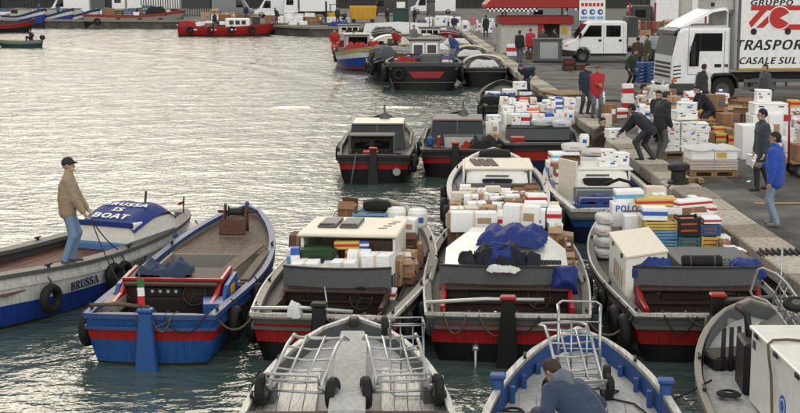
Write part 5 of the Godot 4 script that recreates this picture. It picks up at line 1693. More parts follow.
	stack_goods(t, [["wl", -0.75, y + 0.0, -4.0, 0.44, 0.36, 0.4, 0], ["br", -0.75, y + 0.36, -4.0, 0.42, 0.3, 0.4, 0], ["wl", -0.7, y + 0.0, -5.6, 0.6, 0.5, 0.5, 0], ["wr", -0.55, y + 0.5, -5.7, 0.7, 0.22, 0.5, 4], ["sk", -0.3, y + 0.72, -5.8, 0.6, 0.22, 0.4, 3],
		["sk", 0.3, y + 0.6, -5.7, 0.9, 0.22, 0.4, -8], ["wr", 0.15, y + 0.1, -5.8, 0.7, 0.5, 0.5, 0], ["br", 0.65, y + 0.2, -5.4, 0.5, 0.36, 0.4, 0], ["jc", 0.0, y + 0.8, -6.2, 0.26, 0.3, 0.26, 0]], "on the black-grilled boat's bow")
	jumble(t, -0.95, -0.62, -3.6, -5.2, y, 0.75, ["wl", "br", "wc", "wr"], 52, "along the black-grilled boat's side")
	for f in [[-1.1, 0.4, -0.6, 0.26], [-1.2, 0.42, -2.0, 0.24], [-1.22, 0.44, -3.6, 0.24]]:
		fender(t, f[0], f[1], f[2], f[3])

	# blue and orange boat heaped with white cartons
	sp = {"L": 9.5, "ws": 1.05, "wm": 1.28, "hs": 0.78, "hm": 0.72, "hb": 1.05, "bul": 0.16, "bands": [[0.0, 0.16, "rail_dark", "sheer_strake"], [0.16, 0.38, "hull_orange", "orange_band"], [0.38, 0.6, "hull_navy", "hull"], [0.6, 1.0, "hull_weed", "hull_bottom"]],
		"rail": "rail_grey", "rub": "rail_dark", "deck": "deck_pale", "inner": "paint_grey", "holes": [[-0.4, -1.6, 0.8, 0.25, "wood_brown", 0.03]]}
	t = boat("cargo_boat", "navy boat with an orange-red band heaped with white cartons at the quay", 4.3, 39.6, 1.5, sp)
	y = deck_y(sp, -3.0)
	pbox(t, "red_locker", "paint_red", Vector3(-0.65, y + 0.1, -1.3), Vector3(0.4, 0.36, 0.5))
	windbreak(t, "paint_grey", -2.1, y + 0.1, 1.9, 0.34, 0.1)
	pbox(t, "hold_cover", "tarp_grey", Vector3(0.1, y + 0.22, -3.0), Vector3(1.9, 0.45, 1.6), Vector3(0.05, 0, 0), 0.12)
	var rows := []
	var fr := RandomNumberGenerator.new()
	fr.seed = 31
	var pool := ["wc", "fo", "wr", "wc", "bb", "wc", "wo", "wr", "fo", "wl", "wo", "iv", "wc", "wb"]
	for row in 5:
		var xx := -1.0
		var kk := row * 3
		while xx < 0.95:
			var bw := fr.randf_range(0.2, 0.42)
			var hgt := 0.34 if row == 0 else fr.randf_range(0.22, 0.4)
			var lv := y + 0.44 - 0.02 * row
			var n := 1 if row == 0 else 2 + fr.randi() % 2
			for q in n:
				rows.append([pool[(kk + q * 5) % 14], xx + bw / 2 + fr.randf_range(-0.02, 0.02), lv, -3.3 - 0.55 * row + fr.randf_range(-0.08, 0.08), bw, hgt, fr.randf_range(0.3, 0.5), fr.randf_range(-14, 14)])
				lv += hgt
				hgt = fr.randf_range(0.14, 0.26)
			xx += bw + 0.02
			kk += 1
	stack_goods(t, rows, "on the orange-banded boat")
	stack_goods(t, [["fs", 0.45, y + 0.44, -2.7, 1.3, 0.3, 0.36, 24], ["fs", 0.75, y + 0.42, -2.45, 0.6, 0.26, 0.4, -10]], "across the orange-banded boat's cargo")
	stack_goods(t, [["wc", -1.35, y + 0.1, -2.5, 0.4, 0.5, 0.4, 0], ["bp", -1.3, y + 0.0, -1.9, 0.4, 0.3, 0.4, 0], ["fo", -1.3, y + 0.6, -2.6, 0.4, 0.2, 0.4, 10], ["jc", 1.05, y + 0.6, -3.0, 0.24, 0.3, 0.24, 0]], "at the orange-banded boat's edge")
	for f in [[-1.2, 0.45, -0.4, 0.3], [-1.3, 0.45, -1.4, 0.28], [-1.36, 0.45, -2.6, 0.26]]:
		fender(t, f[0], f[1], f[2], f[3])

	# dark boat further along the quay
	sp = {"L": 9.0, "ws": 1.0, "wm": 1.2, "hs": 0.75, "hm": 0.7, "hb": 1.1, "bul": 0.16, "bands": bands("rail_dark", "hull_navy", "hull_black"), "rail": "rail_dark", "deck": "deck_grey", "holes": [[-0.4, -3.0, 0.85, 0.25, "wood_dark", 0.05]]}
	t = boat("cargo_boat", "dark boat at the quay with blue tarpaulin and black sacks near the navy-clad man", 4.5, 52.0, 2.0, sp)
	y = deck_y(sp, -3.0)
	var tb := part(self, "blue_tarpaulin", cloth_mesh(1.6, 1.4, 0.3, 16, 12, 97, 0.1, 0.1), "tarp_blue", t.transform * Vector3(-0.3, y + 0.1, -3.0))
	tag(tb, "blue tarpaulin heaped amidships on the dark boat along the quay", "tarpaulin")
	stack_goods(t, [["fo", -0.6, y, -4.5, 0.6, 0.4, 0.5, 4], ["fo", 0.1, y, -4.6, 0.6, 0.5, 0.5, -4], ["wr", 0.7, y, -4.3, 0.5, 0.4, 0.5, 0], ["bd", 0.0, y + 0.02, -1.0, 0.6, 0.4, 0.5, 0], ["fo", 0.5, y + 0.5, -4.6, 0.5, 0.3, 0.5, 9]], "on the dark boat along the quay")
	for k in 4:
		var sx := part(self, "black_sack", sack_mesh(Vector3(0.8, 0.5, 0.6), k % 3), "cloth_black", t.transform * Vector3(-0.8 + 0.55 * k, y + 0.02, -1.4 - 0.4 * (k % 2)))
		tag(sx, "black sack lying in the stern of the dark boat along the quay", "sack", "black sacks on the dark boat")
	for f in [[-1.15, 0.45, -0.6, 0.28], [-1.2, 0.45, -1.6, 0.28]]:
		fender(t, f[0], f[1], f[2], f[3])

	# two dark boats with glazed wheelhouses lying in the open basin
	glazed_boat("black boat with a red stripe, raked grey windscreen and brown deckhouse afloat alone in midwater", -0.5, 37.2, 1.5, true)
	glazed_boat("black boat with a red stripe and wide grey windscreen beside the brown deckhouse boat", 1.75, 38.4, 3.5, false)


func glazed_boat(label: String, x: float, d: float, hd: float, house: bool) -> void:
	var sp := {"L": 8.6, "ws": 0.94, "wm": 1.08, "hs": 0.74, "hm": 0.7, "hb": 1.05, "bul": 0.1, "bands": bands("rail_dark", "hull_red", "hull_black", 0.14, 0.3),
		"rail": "rail_dark", "rub": "rail_dark", "deck": "deck_grey", "inner": "rail_grey", "rudder": "hull_black", "rudder_head": "paint_red", "holes": [[-0.3, -1.4, 0.72, 0.2, "wood_dark", 0.03]]}
	var t := boat("cargo_boat", label, x, d, hd, sp)
	var y := deck_y(sp, -3.0)
	# raked windscreen of two panes in a grey frame with a pale roof edge
	var b := 0.80
	var ws := part(t, "windscreen", grid_mesh([[Vector3(-b, y + 0.05, -2.5), Vector3(0, y + 0.05, -2.4), Vector3(b, y + 0.05, -2.5)], [Vector3(-b * 0.92, y + 0.66, -3.1), Vector3(0, y + 0.66, -3.05), Vector3(b * 0.92, y + 0.66, -3.1)]], false), "glass_grey")
	ptube(ws, "frame", "paint_grey", [Vector3(-b, y + 0.05, -2.5), Vector3(-b * 0.92, y + 0.67, -3.1), Vector3(0, y + 0.68, -3.05), Vector3(b * 0.92, y + 0.67, -3.1), Vector3(b, y + 0.05, -2.5)], 0.025)
	ptube(ws, "frame", "paint_grey", [Vector3(0, y + 0.05, -2.39), Vector3(0, y + 0.68, -3.04)], 0.014)
	var rf := pbox(t, "cabin_roof", "cream" if house else "paint_grey", Vector3(0, y + 0.65, -4.1), Vector3(1.5, 0.06, 2.0), Vector3(0.0, 0, 0), 0.025)
	pbox(rf, "roof_trim", "paint_red" if not house else "wood_brown", Vector3(0, 0.035, 0.98), Vector3(1.5, 0.04, 0.06))
	for s in [-1, 1]:
		pbox(t, "cabin_side", "paint_grey", Vector3(s * 0.73, y + 0.32, -4.1), Vector3(0.05, 0.62, 1.95))
		pbox(t, "side_rail", "rail_pale", Vector3(s * 0.95, y + 0.22, -3.6), Vector3(0.05, 0.05, 3.0), Vector3(0.0, 0, 0))
	if house:
		# small brown deckhouse with windows in front of the helm
		pbox(t, "deckhouse", "wood_dark", Vector3(-0.1, y + 0.24, -1.75), Vector3(1.15, 0.48, 0.7), Vector3.ZERO, 0.03)
		pbox(t, "deckhouse_roof", "rail_dark", Vector3(-0.1, y + 0.52, -1.75), Vector3(1.3, 0.06, 0.85), Vector3.ZERO, 0.03)
		for k in 2:
			pbox(t, "deckhouse_window", "glass_dark", Vector3(-0.38 + 0.56 * k, y + 0.3, -1.395), Vector3(0.42, 0.24, 0.02))
		for s in [-1, 1]:
			pbox(t, "corner_post", "rail_grey", Vector3(-0.1 + s * 0.62, y + 0.26, -1.36), Vector3(0.06, 0.52, 0.06))
		pbox(t, "engine_cover", "paint_red", Vector3(-0.1, y + 0.06, -0.6), Vector3(0.4, 0.3, 0.4))
		ptube(t, "boat_hook", "rail_grey", [Vector3(-0.45, 0.85, 0.12), Vector3(-0.6, 0.0, 0.35)], 0.025)
	else:
		pbox(t, "hatch", "paint_grey", Vector3(0.2, y + 0.2, -2.0), Vector3(1.2, 0.3, 0.7), Vector3(-0.2, 0, 0), 0.04)
		pbox(t, "red_panel", "paint_red", Vector3(-0.5, y + 0.2, -1.4), Vector3(0.08, 0.36, 0.5))
		pbox(t, "blue_bucket", "plastic_blue", Vector3(-0.78, y + 0.15, -2.1), Vector3(0.22, 0.28, 0.22), Vector3.ZERO, 0.05)
		pbox(t, "chart_table", "kiosk_wall", Vector3(0.1, y + 0.2, -1.42), Vector3(0.9, 0.3, 0.05))
		part(t, "red_cover", cloth_mesh(0.7, 0.5, 0.16, 12, 8, 103, 0.08, 0.1), "cloth_red", Vector3(0.45, y + 0.1, -0.9))
		part(t, "black_cover", cloth_mesh(0.8, 0.6, 0.3, 12, 8, 104, 0.1, 0.1), "cloth_black", Vector3(0.75, y + 0.1, -0.7))
	part(t, "bow_light", lathe_mesh([Vector2(0, 0), Vector2(0.16, 0), Vector2(0.12, 0.16), Vector2(0.03, 0.2), Vector2(0.03, 0.42), Vector2(0, 0.42)], 10), "paint_grey", Vector3(0.15, y + 0.68, -4.8))
	part(t, "exhaust_plate", lathe_mesh([Vector2(0, 0.05), Vector2(0.1, 0.05), Vector2(0.12, 0.0)], 14), "steel", Vector3(0.62, 0.34, 0.1), Vector3(PI / 2, 0, 0))
	for f in [[-1.02, 0.72, -1.0, 0.16], [1.08, 0.5, -0.5, 0.26], [1.12, 0.5, -1.8, 0.24], [-1.1, 0.5, -2.6, 0.24]]:
		fender(t, f[0], f[1], f[2], f[3])


# ---------------------------------------------------------------- boats at the far end

func build_distant_boats() -> void:
	# wide black work boat showing its lettered stern
	var sp := {"L": 8.5, "ws": 1.75, "wm": 1.95, "hs": 1.35, "hm": 1.2, "hb": 1.5, "bul": 0.3, "bulge": 0.2, "bands": [[0.0, 0.1, "rail_grey", "sheer_strake"], [0.1, 0.75, "hull_black", "hull"], [0.75, 1.0, "hull_weed", "hull_bottom"]],
		"rail": "paint_grey", "rub": "rail_dark", "deck": "deck_grey", "inner": "rail_grey"}
	var t := boat("work_boat", "wide black work boat with red writing panel across its stern", 1.55, 69.3, 1.0, sp)
	part(t, "stern_panel", prism_mesh([Vector2(-0.85, 0.95), Vector2(-0.6, 0.62), Vector2(0.7, 0.62), Vector2(0.95, 0.95)], 0.0, 0.02, 0.004), "hull_maroon", Vector3(0.1, 0, 0.185))
	for k in 9:
		pbox(t, "stern_lettering", "hull_red", Vector3(-0.6 + 0.17 * k, 0.85, 0.21), Vector3(0.1, 0.1 + 0.02 * (k % 2), 0.012), Vector3.ZERO, 0.0)
	pbox(t, "waterline_trim", "rail_grey", Vector3(0, 0.42, 0.17), Vector3(3.0, 0.04, 0.06))
	part(t, "net_heap", cloth_mesh(1.3, 1.2, 0.5, 18, 14, 111, 0.1, 0.1), "cloth_red", Vector3(-0.9, 1.05, -1.2))
	pbox(t, "winch_box", "paint_grey", Vector3(0.35, 1.4, -0.9), Vector3(1.0, 0.75, 0.8), Vector3.ZERO, 0.1)
	part(t, "winch_drum", lathe_mesh([Vector2(0, -0.5), Vector2(0.28, -0.5), Vector2(0.2, -0.4), Vector2(0.2, 0.4), Vector2(0.28, 0.5), Vector2(0, 0.5)], 14), "iron", Vector3(-0.1, 1.35, -1.7), Vector3(0, 0, PI / 2))
	pbox(t, "wheelhouse", "kiosk_wall", Vector3(0.1, 1.6, -6.0), Vector3(1.6, 1.3, 1.2), Vector3.ZERO, 0.08)
	for k in 2:
		pbox(t, "wheelhouse_door", "carton_white", Vector3(-0.26 + 0.72 * k, 1.6, -5.39), Vector3(0.62, 1.0, 0.04))
		pbox(t, "door_pane", "tarp_grey", Vector3(-0.26 + 0.72 * k, 1.7, -5.36), Vector3(0.46, 0.6, 0.03))
	pbox(t, "wheelhouse_roof", "rail_grey", Vector3(0.1, 2.28, -6.0), Vector3(1.8, 0.08, 1.4), Vector3.ZERO, 0.03)
	jumble(t, -1.5, 1.5, -2.2, -4.8, 0.95, 0.6, ["ck", "cb", "sk", "wr", "bd", "cg"], 71, "on the wide black work boat", 1.8)
	for f in [[-1.9, 0.75, -0.8, 0.42], [-1.98, 0.75, -2.0, 0.42], [-2.0, 0.75, -3.3, 0.42], [1.9, 0.8, -1.0, 0.36]]:
		fender(t, f[0], f[1], f[2], f[3])
	fender(t, -1.2, 0.8, 0.34, 0.3, PI / 2)

	# dark tender with rounded canopy by the quay
	sp = {"L": 7.5, "ws": 1.05, "wm": 1.25, "hs": 0.95, "hm": 0.85, "hb": 1.2, "bul": 0.12, "bands": bands("rail_dark", "hull_black", "hull_black"), "rail": "rail_grey", "deck": "deck_grey", "holes": [[-0.4, -1.6, 0.8, 0.3, "wood_dark", 0.05]]}
	t = boat("motor_launch", "dark launch at the quay with a cream arched canopy over grey glass", 4.75, 71.5, 1.0, sp)
	var y := deck_y(sp, -2.5)
	var rows := []
	for j in 5:
		var row := []
		for i in 11:
			var a := PI * i / 10.0
			row.append(Vector3(-cos(a) * 1.05, y + 0.35 + sin(a) * 0.45 * (1.0 - 0.05 * j), -1.9 - 0.5 * j))
		rows.append(row)
	part(t, "canopy", grid_mesh(rows), "tarp_grey")
	ptube(t, "canopy_hoop", "cream", rows[0], 0.06)
	pbox(t, "windscreen", "glass_grey", Vector3(0, y + 0.3, -1.88), Vector3(1.8, 0.5, 0.03), Vector3(-0.2, 0, 0))
	for k in 3:
		pbox(t, "screen_frame", "paint_grey", Vector3(-0.85 + 0.85 * k, y + 0.3, -1.86), Vector3(0.05, 0.55, 0.05), Vector3(-0.2, 0, 0))
	part(t, "white_bundle", cloth_mesh(1.5, 0.7, 0.25, 14, 8, 117, 0.05, 0.1), "tarp_white", Vector3(0, y + 0.3, -1.3))
	for f in [[-1.2, 0.5, -0.5, 0.3], [-1.28, 0.5, -1.8, 0.3]]:
		fender(t, f[0], f[1], f[2], f[3])
	t = copy_of(t, Vector3(4.6, 0, -82.0), -0.03, "dark launch with a cream arched canopy moored astern of the kiosk")

	# white, blue and yellow hull, bow towards us
	sp = {"L": 8.5, "ws": 1.2, "wm": 1.6, "tm": 0.5, "fine": 2.8, "hs": 1.0, "hm": 0.95, "hb": 1.45, "bul": 0.22, "rake": 0.4, "bands": [[0.0, 0.1, "hull_yellow", "yellow_strake"], [0.1, 0.3, "hull_white", "white_band"], [0.3, 0.62, "hull_deep_blue", "blue_hull"], [0.62, 0.68, "hull_red", "boot_top"], [0.68, 1.0, "hull_weed", "hull_bottom"]],
		"rail": "rail_pale", "deck": "hull_yellow", "inner": "rail_pale"}
	t = boat("fishing_boat", "white and blue fishing boat with a yellow deck, bow pointing out", -2.6, 92.0, 171.0, sp)
	y = deck_y(sp, -5.0)
	part(t, "net_heap", cloth_mesh(1.6, 1.5, 0.7, 16, 14, 121, 0.11, 0.1), "cloth_red", Vector3(0.3, y, -4.5))
	part(t, "net_heap", cloth_mesh(0.9, 1.0, 0.8, 14, 12, 122, 0.11, 0.1), "cloth_red", Vector3(-0.9, y, -3.6))
	pbox(t, "wheelhouse", "kiosk_wall", Vector3(0, y + 0.6, -2.2), Vector3(1.5, 1.2, 1.3), Vector3.ZERO, 0.06)
	pbox(t, "wheelhouse_window", "glass_dark", Vector3(0, y + 0.85, -2.87), Vector3(1.2, 0.45, 0.03))
	pbox(t, "wheelhouse_roof", "rail_white", Vector3(0, y + 1.24, -2.2), Vector3(1.8, 0.08, 1.7))
	for f in [[1.5, 0.7, -3.6, 0.4], [1.35, 0.75, -5.4, 0.4], [-1.5, 0.7, -4.0, 0.35]]:
		fender(t, f[0], f[1], f[2], f[3])
	fishing_boat("white fishing boat with a maroon lower hull and square wheelhouse", -3.9, 118.0, 172.0, "hull_maroon", 0.95, 1)
	fishing_boat("white boat with a rounded cabin and brown door behind the black work boat", -0.25, 95.0, 177.0, "hull_white", 1.1)
	fishing_boat("grey-hulled fishing boat moored under the far quay below the yellow container", -0.9, 124.0, 176.0, "paint_grey", 1.0, 2)
	fishing_boat("navy fishing boat moored at the corner of the far quay", 2.9, 112.0, 180.0, "hull_navy", 0.95, 1)
	fishing_boat("green fishing boat lying next to the corner steps of the quay", 4.4, 98.0, 181.0, "hull_green", 0.9, 3)

	fishing_boat("black open boat crowded between the launches and the quay corner", 2.6, 90.0, 179.0, "hull_black", 0.9, 3)
	fishing_boat("pale boat with a low white cover behind the yellow-decked boat", -2.4, 106.0, 176.0, "hull_red", 0.9, 3)
	fishing_boat("low black boat hung with tyres alongside the black work boat", -0.85, 80.0, 172.0, "hull_black", 0.55, 2)
	fishing_boat("white boat with a square wheelhouse right behind the black work boat", 1.2, 97.0, 180.0, "hull_orange", 0.9, 1)
	fishing_boat("dark boat with a grey cover inside the corner of the basin", 4.6, 122.0, 182.0, "hull_maroon", 0.85, 2)
	fishing_boat("white-covered boat lying nose out beyond the maroon-hulled one", 0.9, 132.0, 178.0, "hull_deep_blue", 0.85, 3)
	# white ridge tarpaulin over a covered boat
	sp = {"L": 8.0, "ws": 1.1, "wm": 1.35, "hs": 0.9, "hm": 0.85, "hb": 1.2, "bul": 0.15, "bands": bands("rail_white", "hull_red", "hull_black"), "rail": "rail_white", "deck": "deck_grey"}
	t = boat("covered_boat", "boat laid up under a white ridged tarpaulin before the far quay", -3.0, 122.0, 90.0, sp)
	part(t, "ridge_tarpaulin", grid_mesh([[Vector3(-1.3, 0.85, -0.5), Vector3(0, 1.7, -0.7), Vector3(1.3, 0.85, -0.5)], [Vector3(-1.4, 0.85, -3.5), Vector3(0, 1.85, -3.5), Vector3(1.4, 0.85, -3.5)], [Vector3(-1.1, 0.95, -6.3), Vector3(0, 1.7, -6.3), Vector3(1.1, 0.95, -6.3)]], false), "tarp_white")
	var bt := part(self, "blue_tarpaulin", cloth_mesh(2.2, 1.2, 0.4, 14, 8, 131, 0.1, 0.1), "tarp_blue", Vector3(-5.2, 0.95, -139.0))
	tag(bt, "blue tarpaulin heaped on the edge of the far quay near the forklift", "tarpaulin")

	# red barge along the far bank
	sp = {"L": 9.4, "ws": 1.2, "wm": 1.5, "hs": 1.0, "hm": 0.85, "hb": 1.2, "bul": 0.12, "bands": bands("hull_red", "hull_red", "hull_red", 0.12, 0.34), "rail": "hull_red", "rub": "hull_maroon", "deck": "deck_grey", "inner": "hull_red", "holes": [[-3.4, -5.6, 1.0, 0.3, "hull_navy", 0.1]]}
	t = boat("red_barge", "bright red barge with black tyres and white deckhouse at the far bank", -21.0, 138.8, 84.0, sp)
	y = deck_y(sp, -4.0)
	pbox(t, "deckhouse", "gelcoat", Vector3(0.2, y + 0.5, -5.8), Vector3(1.5, 0.9, 2.4), Vector3.ZERO, 0.08)
	for k in 3:
		pbox(t, "deckhouse_window", "glass_dark", Vector3(0.96, y + 0.55, -5.2 - 0.6 * k), Vector3(0.03, 0.4, 0.42))
	pbox(t, "wheelhouse", "glass_grey", Vector3(0.1, y + 0.6, -7.6), Vector3(1.2, 0.9, 0.8))
	pbox(t, "wheelhouse_roof", "rail_grey", Vector3(0.1, y + 1.08, -7.6), Vector3(1.4, 0.08, 1.0))
	part(t, "stern_cover", cloth_mesh(1.8, 1.8, 0.6, 12, 12, 141, 0.1, 0.0), "cloth_red", Vector3(0, y + 0.05, -0.9))
	part(t, "pale_cover", cloth_mesh(1.6, 1.5, 0.3, 12, 12, 142, 0.1, 0.0), "tarp_white", Vector3(0, y + 0.25, -2.2))
	for k in 4:
		fender(t, 1.45, 0.6, -1.2 - 2.0 * k, 0.36)
	for k in 3:
		pbox(t, "name_dash", "carton_white", Vector3(1.44, 0.62, -0.7 - 1.9 * k - 0.9), Vector3(0.1, 0.12, 0.5), Vector3(0, 0.0, 0))

	jumble(t, -0.8, 0.8, -2.6, -4.4, y, 0.8, ["br", "wr", "ck", "wc"], 72, "on the red barge's deck", 2.2)
	sp = {"L": 7.5, "ws": 1.0, "wm": 1.3, "hs": 1.0, "hm": 0.8, "hb": 1.2, "bul": 0.14, "bands": bands("rail_dark", "hull_maroon", "hull_black"), "rail": "rail_dark", "deck": "deck_grey"}
	t = boat("cargo_boat", "black boat with a dull maroon band beyond the red barge's bow", -12.6, 143.5, 80.0, sp)
	stack_goods(t, [["fo", 0, 0.75, -2.5, 0.9, 0.6, 0.8, 5], ["fo", 0.1, 0.75, -3.6, 0.8, 0.5, 0.8, -5], ["br", 0, 0.75, -4.6, 0.8, 0.6, 0.8, 0]], "on the black boat beyond the red barge")

	# long grey and red trimmed barge
	sp = {"L": 11.6, "ws": 1.1, "wm": 1.5, "hs": 1.5, "hm": 1.35, "hb": 2.0, "bul": 0.14, "bands": [[0.0, 0.14, "hull_red", "red_strake"], [0.14, 0.4, "rail_pale", "white_band"], [0.4, 0.6, "hull_black", "hull"], [0.6, 1.0, "hull_weed", "hull_bottom"]], "rail": "hull_red", "rub": "rail_grey", "deck": "deck_grey"}
	t = boat("long_barge", "long pale barge with a red gunwale and rising bow at the far bank", -35.5, 163.2, 84.0, sp)
	stack_goods(t, [["br", 0.2, 1.25, -3.0, 1.0, 0.9, 1.2, 0], ["cb", 0.1, 1.25, -5.0, 1.0, 0.8, 1.0, 0], ["ct", 0.0, 1.25, -7.2, 1.1, 1.3, 1.1, 0], ["fo", 0.1, 1.25, -6.0, 0.8, 0.5, 0.6, 0], ["cg", 0.1, 1.25, -4.0, 0.8, 0.7, 0.8, 0]], "on the long pale barge")
	part(t, "arched_cover", cloth_mesh(2.2, 2.4, 1.0, 14, 12, 151, 0.05, 0.0), "cloth_black", Vector3(0, 1.35, -8.2))
	for k in 4:
		fender(t, 1.5, 0.7, -1.6 - 2.4 * k, 0.4)

	# row of blue boats, bows out
	sp = {"L": 7.0, "ws": 1.0, "wm": 1.5, "tm": 0.5, "hs": 1.3, "hm": 1.25, "hb": 2.2, "bul": 0.14, "rake": 0.3, "bands": [[0.0, 0.12, "hull_navy", "sheer_strake"], [0.12, 0.26, "hull_white", "white_band"], [0.26, 0.62, "hull_deep_blue", "blue_hull"], [0.62, 1.0, "hull_weed", "hull_bottom"]], "rail": "rail_blue", "deck": "deck_pale"}
	t = boat("blue_boat", "deep blue boat with a white band in the row at the far left bank", -45.5, 167.5, 128.0, sp)
	pbox(t, "cabin", "kiosk_wall", Vector3(0, 1.6, -2.4), Vector3(1.6, 0.9, 1.8), Vector3.ZERO, 0.06)
	pbox(t, "cabin_window", "glass_dark", Vector3(0.82, 1.75, -2.4), Vector3(0.03, 0.4, 1.2))
	pbox(t, "cabin_roof", "rail_grey", Vector3(0, 2.1, -2.4), Vector3(1.8, 0.08, 2.0))
	t.set_meta("group", "blue boats at the far left bank")
	for k in 2:
		copy_of(t, Vector3(-42.4 + 2.9 * k, 0, -167.2 + 0.4 * k), deg_to_rad(-126.0 + 2 * k), "", "blue boats at the far left bank")
	# dull red boat at the left edge
	sp = {"L": 6.0, "ws": 1.0, "wm": 1.3, "tm": 0.5, "hs": 0.9, "hm": 0.85, "hb": 1.4, "bul": 0.14, "bands": bands("hull_orange", "hull_maroon", "hull_black"), "rail": "rail_dark", "deck": "deck_grey"}
	t = boat("cargo_boat", "dull red boat with a dark locker in front of the blue boats", -43.5, 148.0, 80.0, sp)
	pbox(t, "locker", "paint_dark", Vector3(0, 1.0, -2.0), Vector3(1.4, 0.6, 1.4), Vector3.ZERO, 0.05)

	# small green motorboat under way
	sp = {"L": 3.6, "ws": 0.62, "wm": 0.72, "tm": 0.4, "hs": 0.55, "hm": 0.48, "hb": 0.62, "bul": 0.2, "bands": bands("rail_pale", "hull_green", "hull_green", 0.12, 0.3), "rail": "rail_pale", "deck": "deck_grey", "inner": "rail_pale"}
	t = boat("motorboat", "small dark green motorboat crossing the open water with one man aboard", -28.6, 115.0, -95.0, sp)
	pbox(t, "thwart", "wood_grey", Vector3(0, 0.42, -0.9), Vector3(1.1, 0.05, 0.3))
	var om := pbox(t, "outboard_cowl", "trim_black", Vector3(0, 0.78, 0.12), Vector3(0.3, 0.36, 0.42), Vector3(0.2, 0, 0), 0.08)
	pbox(om, "outboard_leg", "trim_black", Vector3(0, -0.45, 0.02), Vector3(0.12, 0.7, 0.16))


func fishing_boat(label: String, x: float, d: float, hd: float, hullm: String, k: float, kind := 0) -> void:
	var sp := {"L": 7.5 * k, "ws": 1.1 * k, "wm": 1.4 * k, "tm": 0.5, "fine": 2.8, "hs": 0.95, "hm": 0.9, "hb": 1.35, "bul": 0.2, "rake": 0.4, "bands": [[0.0, 0.3, "hull_white" if kind != 2 else hullm, "topside"], [0.3, 0.62, hullm, "lower_hull"], [0.62, 1.0, "hull_weed", "hull_bottom"]], "rail": "rail_white", "deck": "deck_grey", "inner": "rail_white"}
	var t := boat("fishing_boat", label, x, d, hd, sp)
	var y := deck_y(sp, -4.0)
	var pools := [["cb", "sk", "wr"], ["ck", "wr", "wc"], ["wr", "ck", "cg"]]
	if kind == 0:
		# rounded cabin
		var rows := []
		for j in 3:
			var row := []
			for i in 13:
				var a := PI * i / 12.0
				row.append(Vector3(-cos(a) * 1.2 * k, y + pow(sin(a), 0.7) * 1.15, -1.4 - 1.3 * j))
			rows.append(row)
		part(t, "cabin", grid_mesh(rows), "gelcoat")
		var cap := []
		for p in rows[2]:
			cap.append(Vector2(p.x, p.y))
		part(t, "cabin_front", prism_mesh(cap, -0.03, 0.03), "cream", Vector3(0, 0, -4.0))
		ptube(t, "cabin_hoop", "gelcoat", rows[2], 0.06)
		pbox(t, "cabin_door", "wood_grey", Vector3(-0.1, y + 0.5, -4.05), Vector3(0.7, 0.9, 0.05))
		pbox(t, "cabin_window", "glass_dark", Vector3(0.6 * k, y + 0.65, -4.05), Vector3(0.3, 0.3, 0.05))
	elif kind == 1:
		# square wheelhouse with a run of windows
		pbox(t, "wheelhouse", "gelcoat", Vector3(0, y + 0.5, -2.4), Vector3(1.6 * k, 1.0, 1.6), Vector3.ZERO, 0.05)
		for j in 3:
			pbox(t, "wheelhouse_window", "glass_dark", Vector3((-0.48 + 0.48 * j) * k, y + 0.68, -3.22), Vector3(0.38, 0.36, 0.03))
		pbox(t, "wheelhouse_roof", "rail_grey", Vector3(0, y + 1.04, -2.4), Vector3(1.85 * k, 0.08, 1.9))
		ptube(t, "mast", "rail_pale", [Vector3(0, y + 1.05, -2.0), Vector3(0, y + 2.0, -2.05)], 0.04)
	else:
		# low boat under a sagging cover
		part(t, "cover", cloth_mesh(2.2 * k, 3.4, 0.5, 14, 16, int(d) + 3, 0.06, 0.1), "tarp_grey" if kind == 2 else "tarp_white", Vector3(0, y + 0.2, -2.6))
		ptube(t, "pole", "wood_grey", [Vector3(0.9, y + 0.3, -1.0), Vector3(0.5, y + 0.7, -5.0)], 0.04)
	part(t, "net_heap", cloth_mesh(1.3, 1.2, 0.4, 12, 10, int(d), 0.08, 0.1), ["cloth_red", "tarp_grey", "cloth_black"][int(d) % 3], Vector3(0.2, y, -5.0 * k))
	var kw: String = ["round-cabin", "square-wheelhouse", "grey-covered", "white-covered"][kind]
	jumble(t, -0.8 * k, 0.8 * k, -4.5 * k, -5.3 * k, y, 0.7, pools[int(d) % 3], int(d), "on the %s %s boat" % [kw, hullm.replace("hull_", "").replace("paint_", "").replace("_", " ")], 2.2)
	fender(t, 1.4 * k, 0.7, -3.2, 0.3)
	fender(t, -1.4 * k, 0.7, -3.2, 0.3)
	if hullm == "hull_black":
		for j in 3:
			fender(t, 1.38 * k, 0.6, -1.2 - 1.2 * j, 0.34)
			fender(t, -1.38 * k, 0.6, -1.2 - 1.2 * j, 0.34)


# ---------------------------------------------------------------- vehicles

func build_vehicles() -> void:
	build_truck()
	build_pickup()


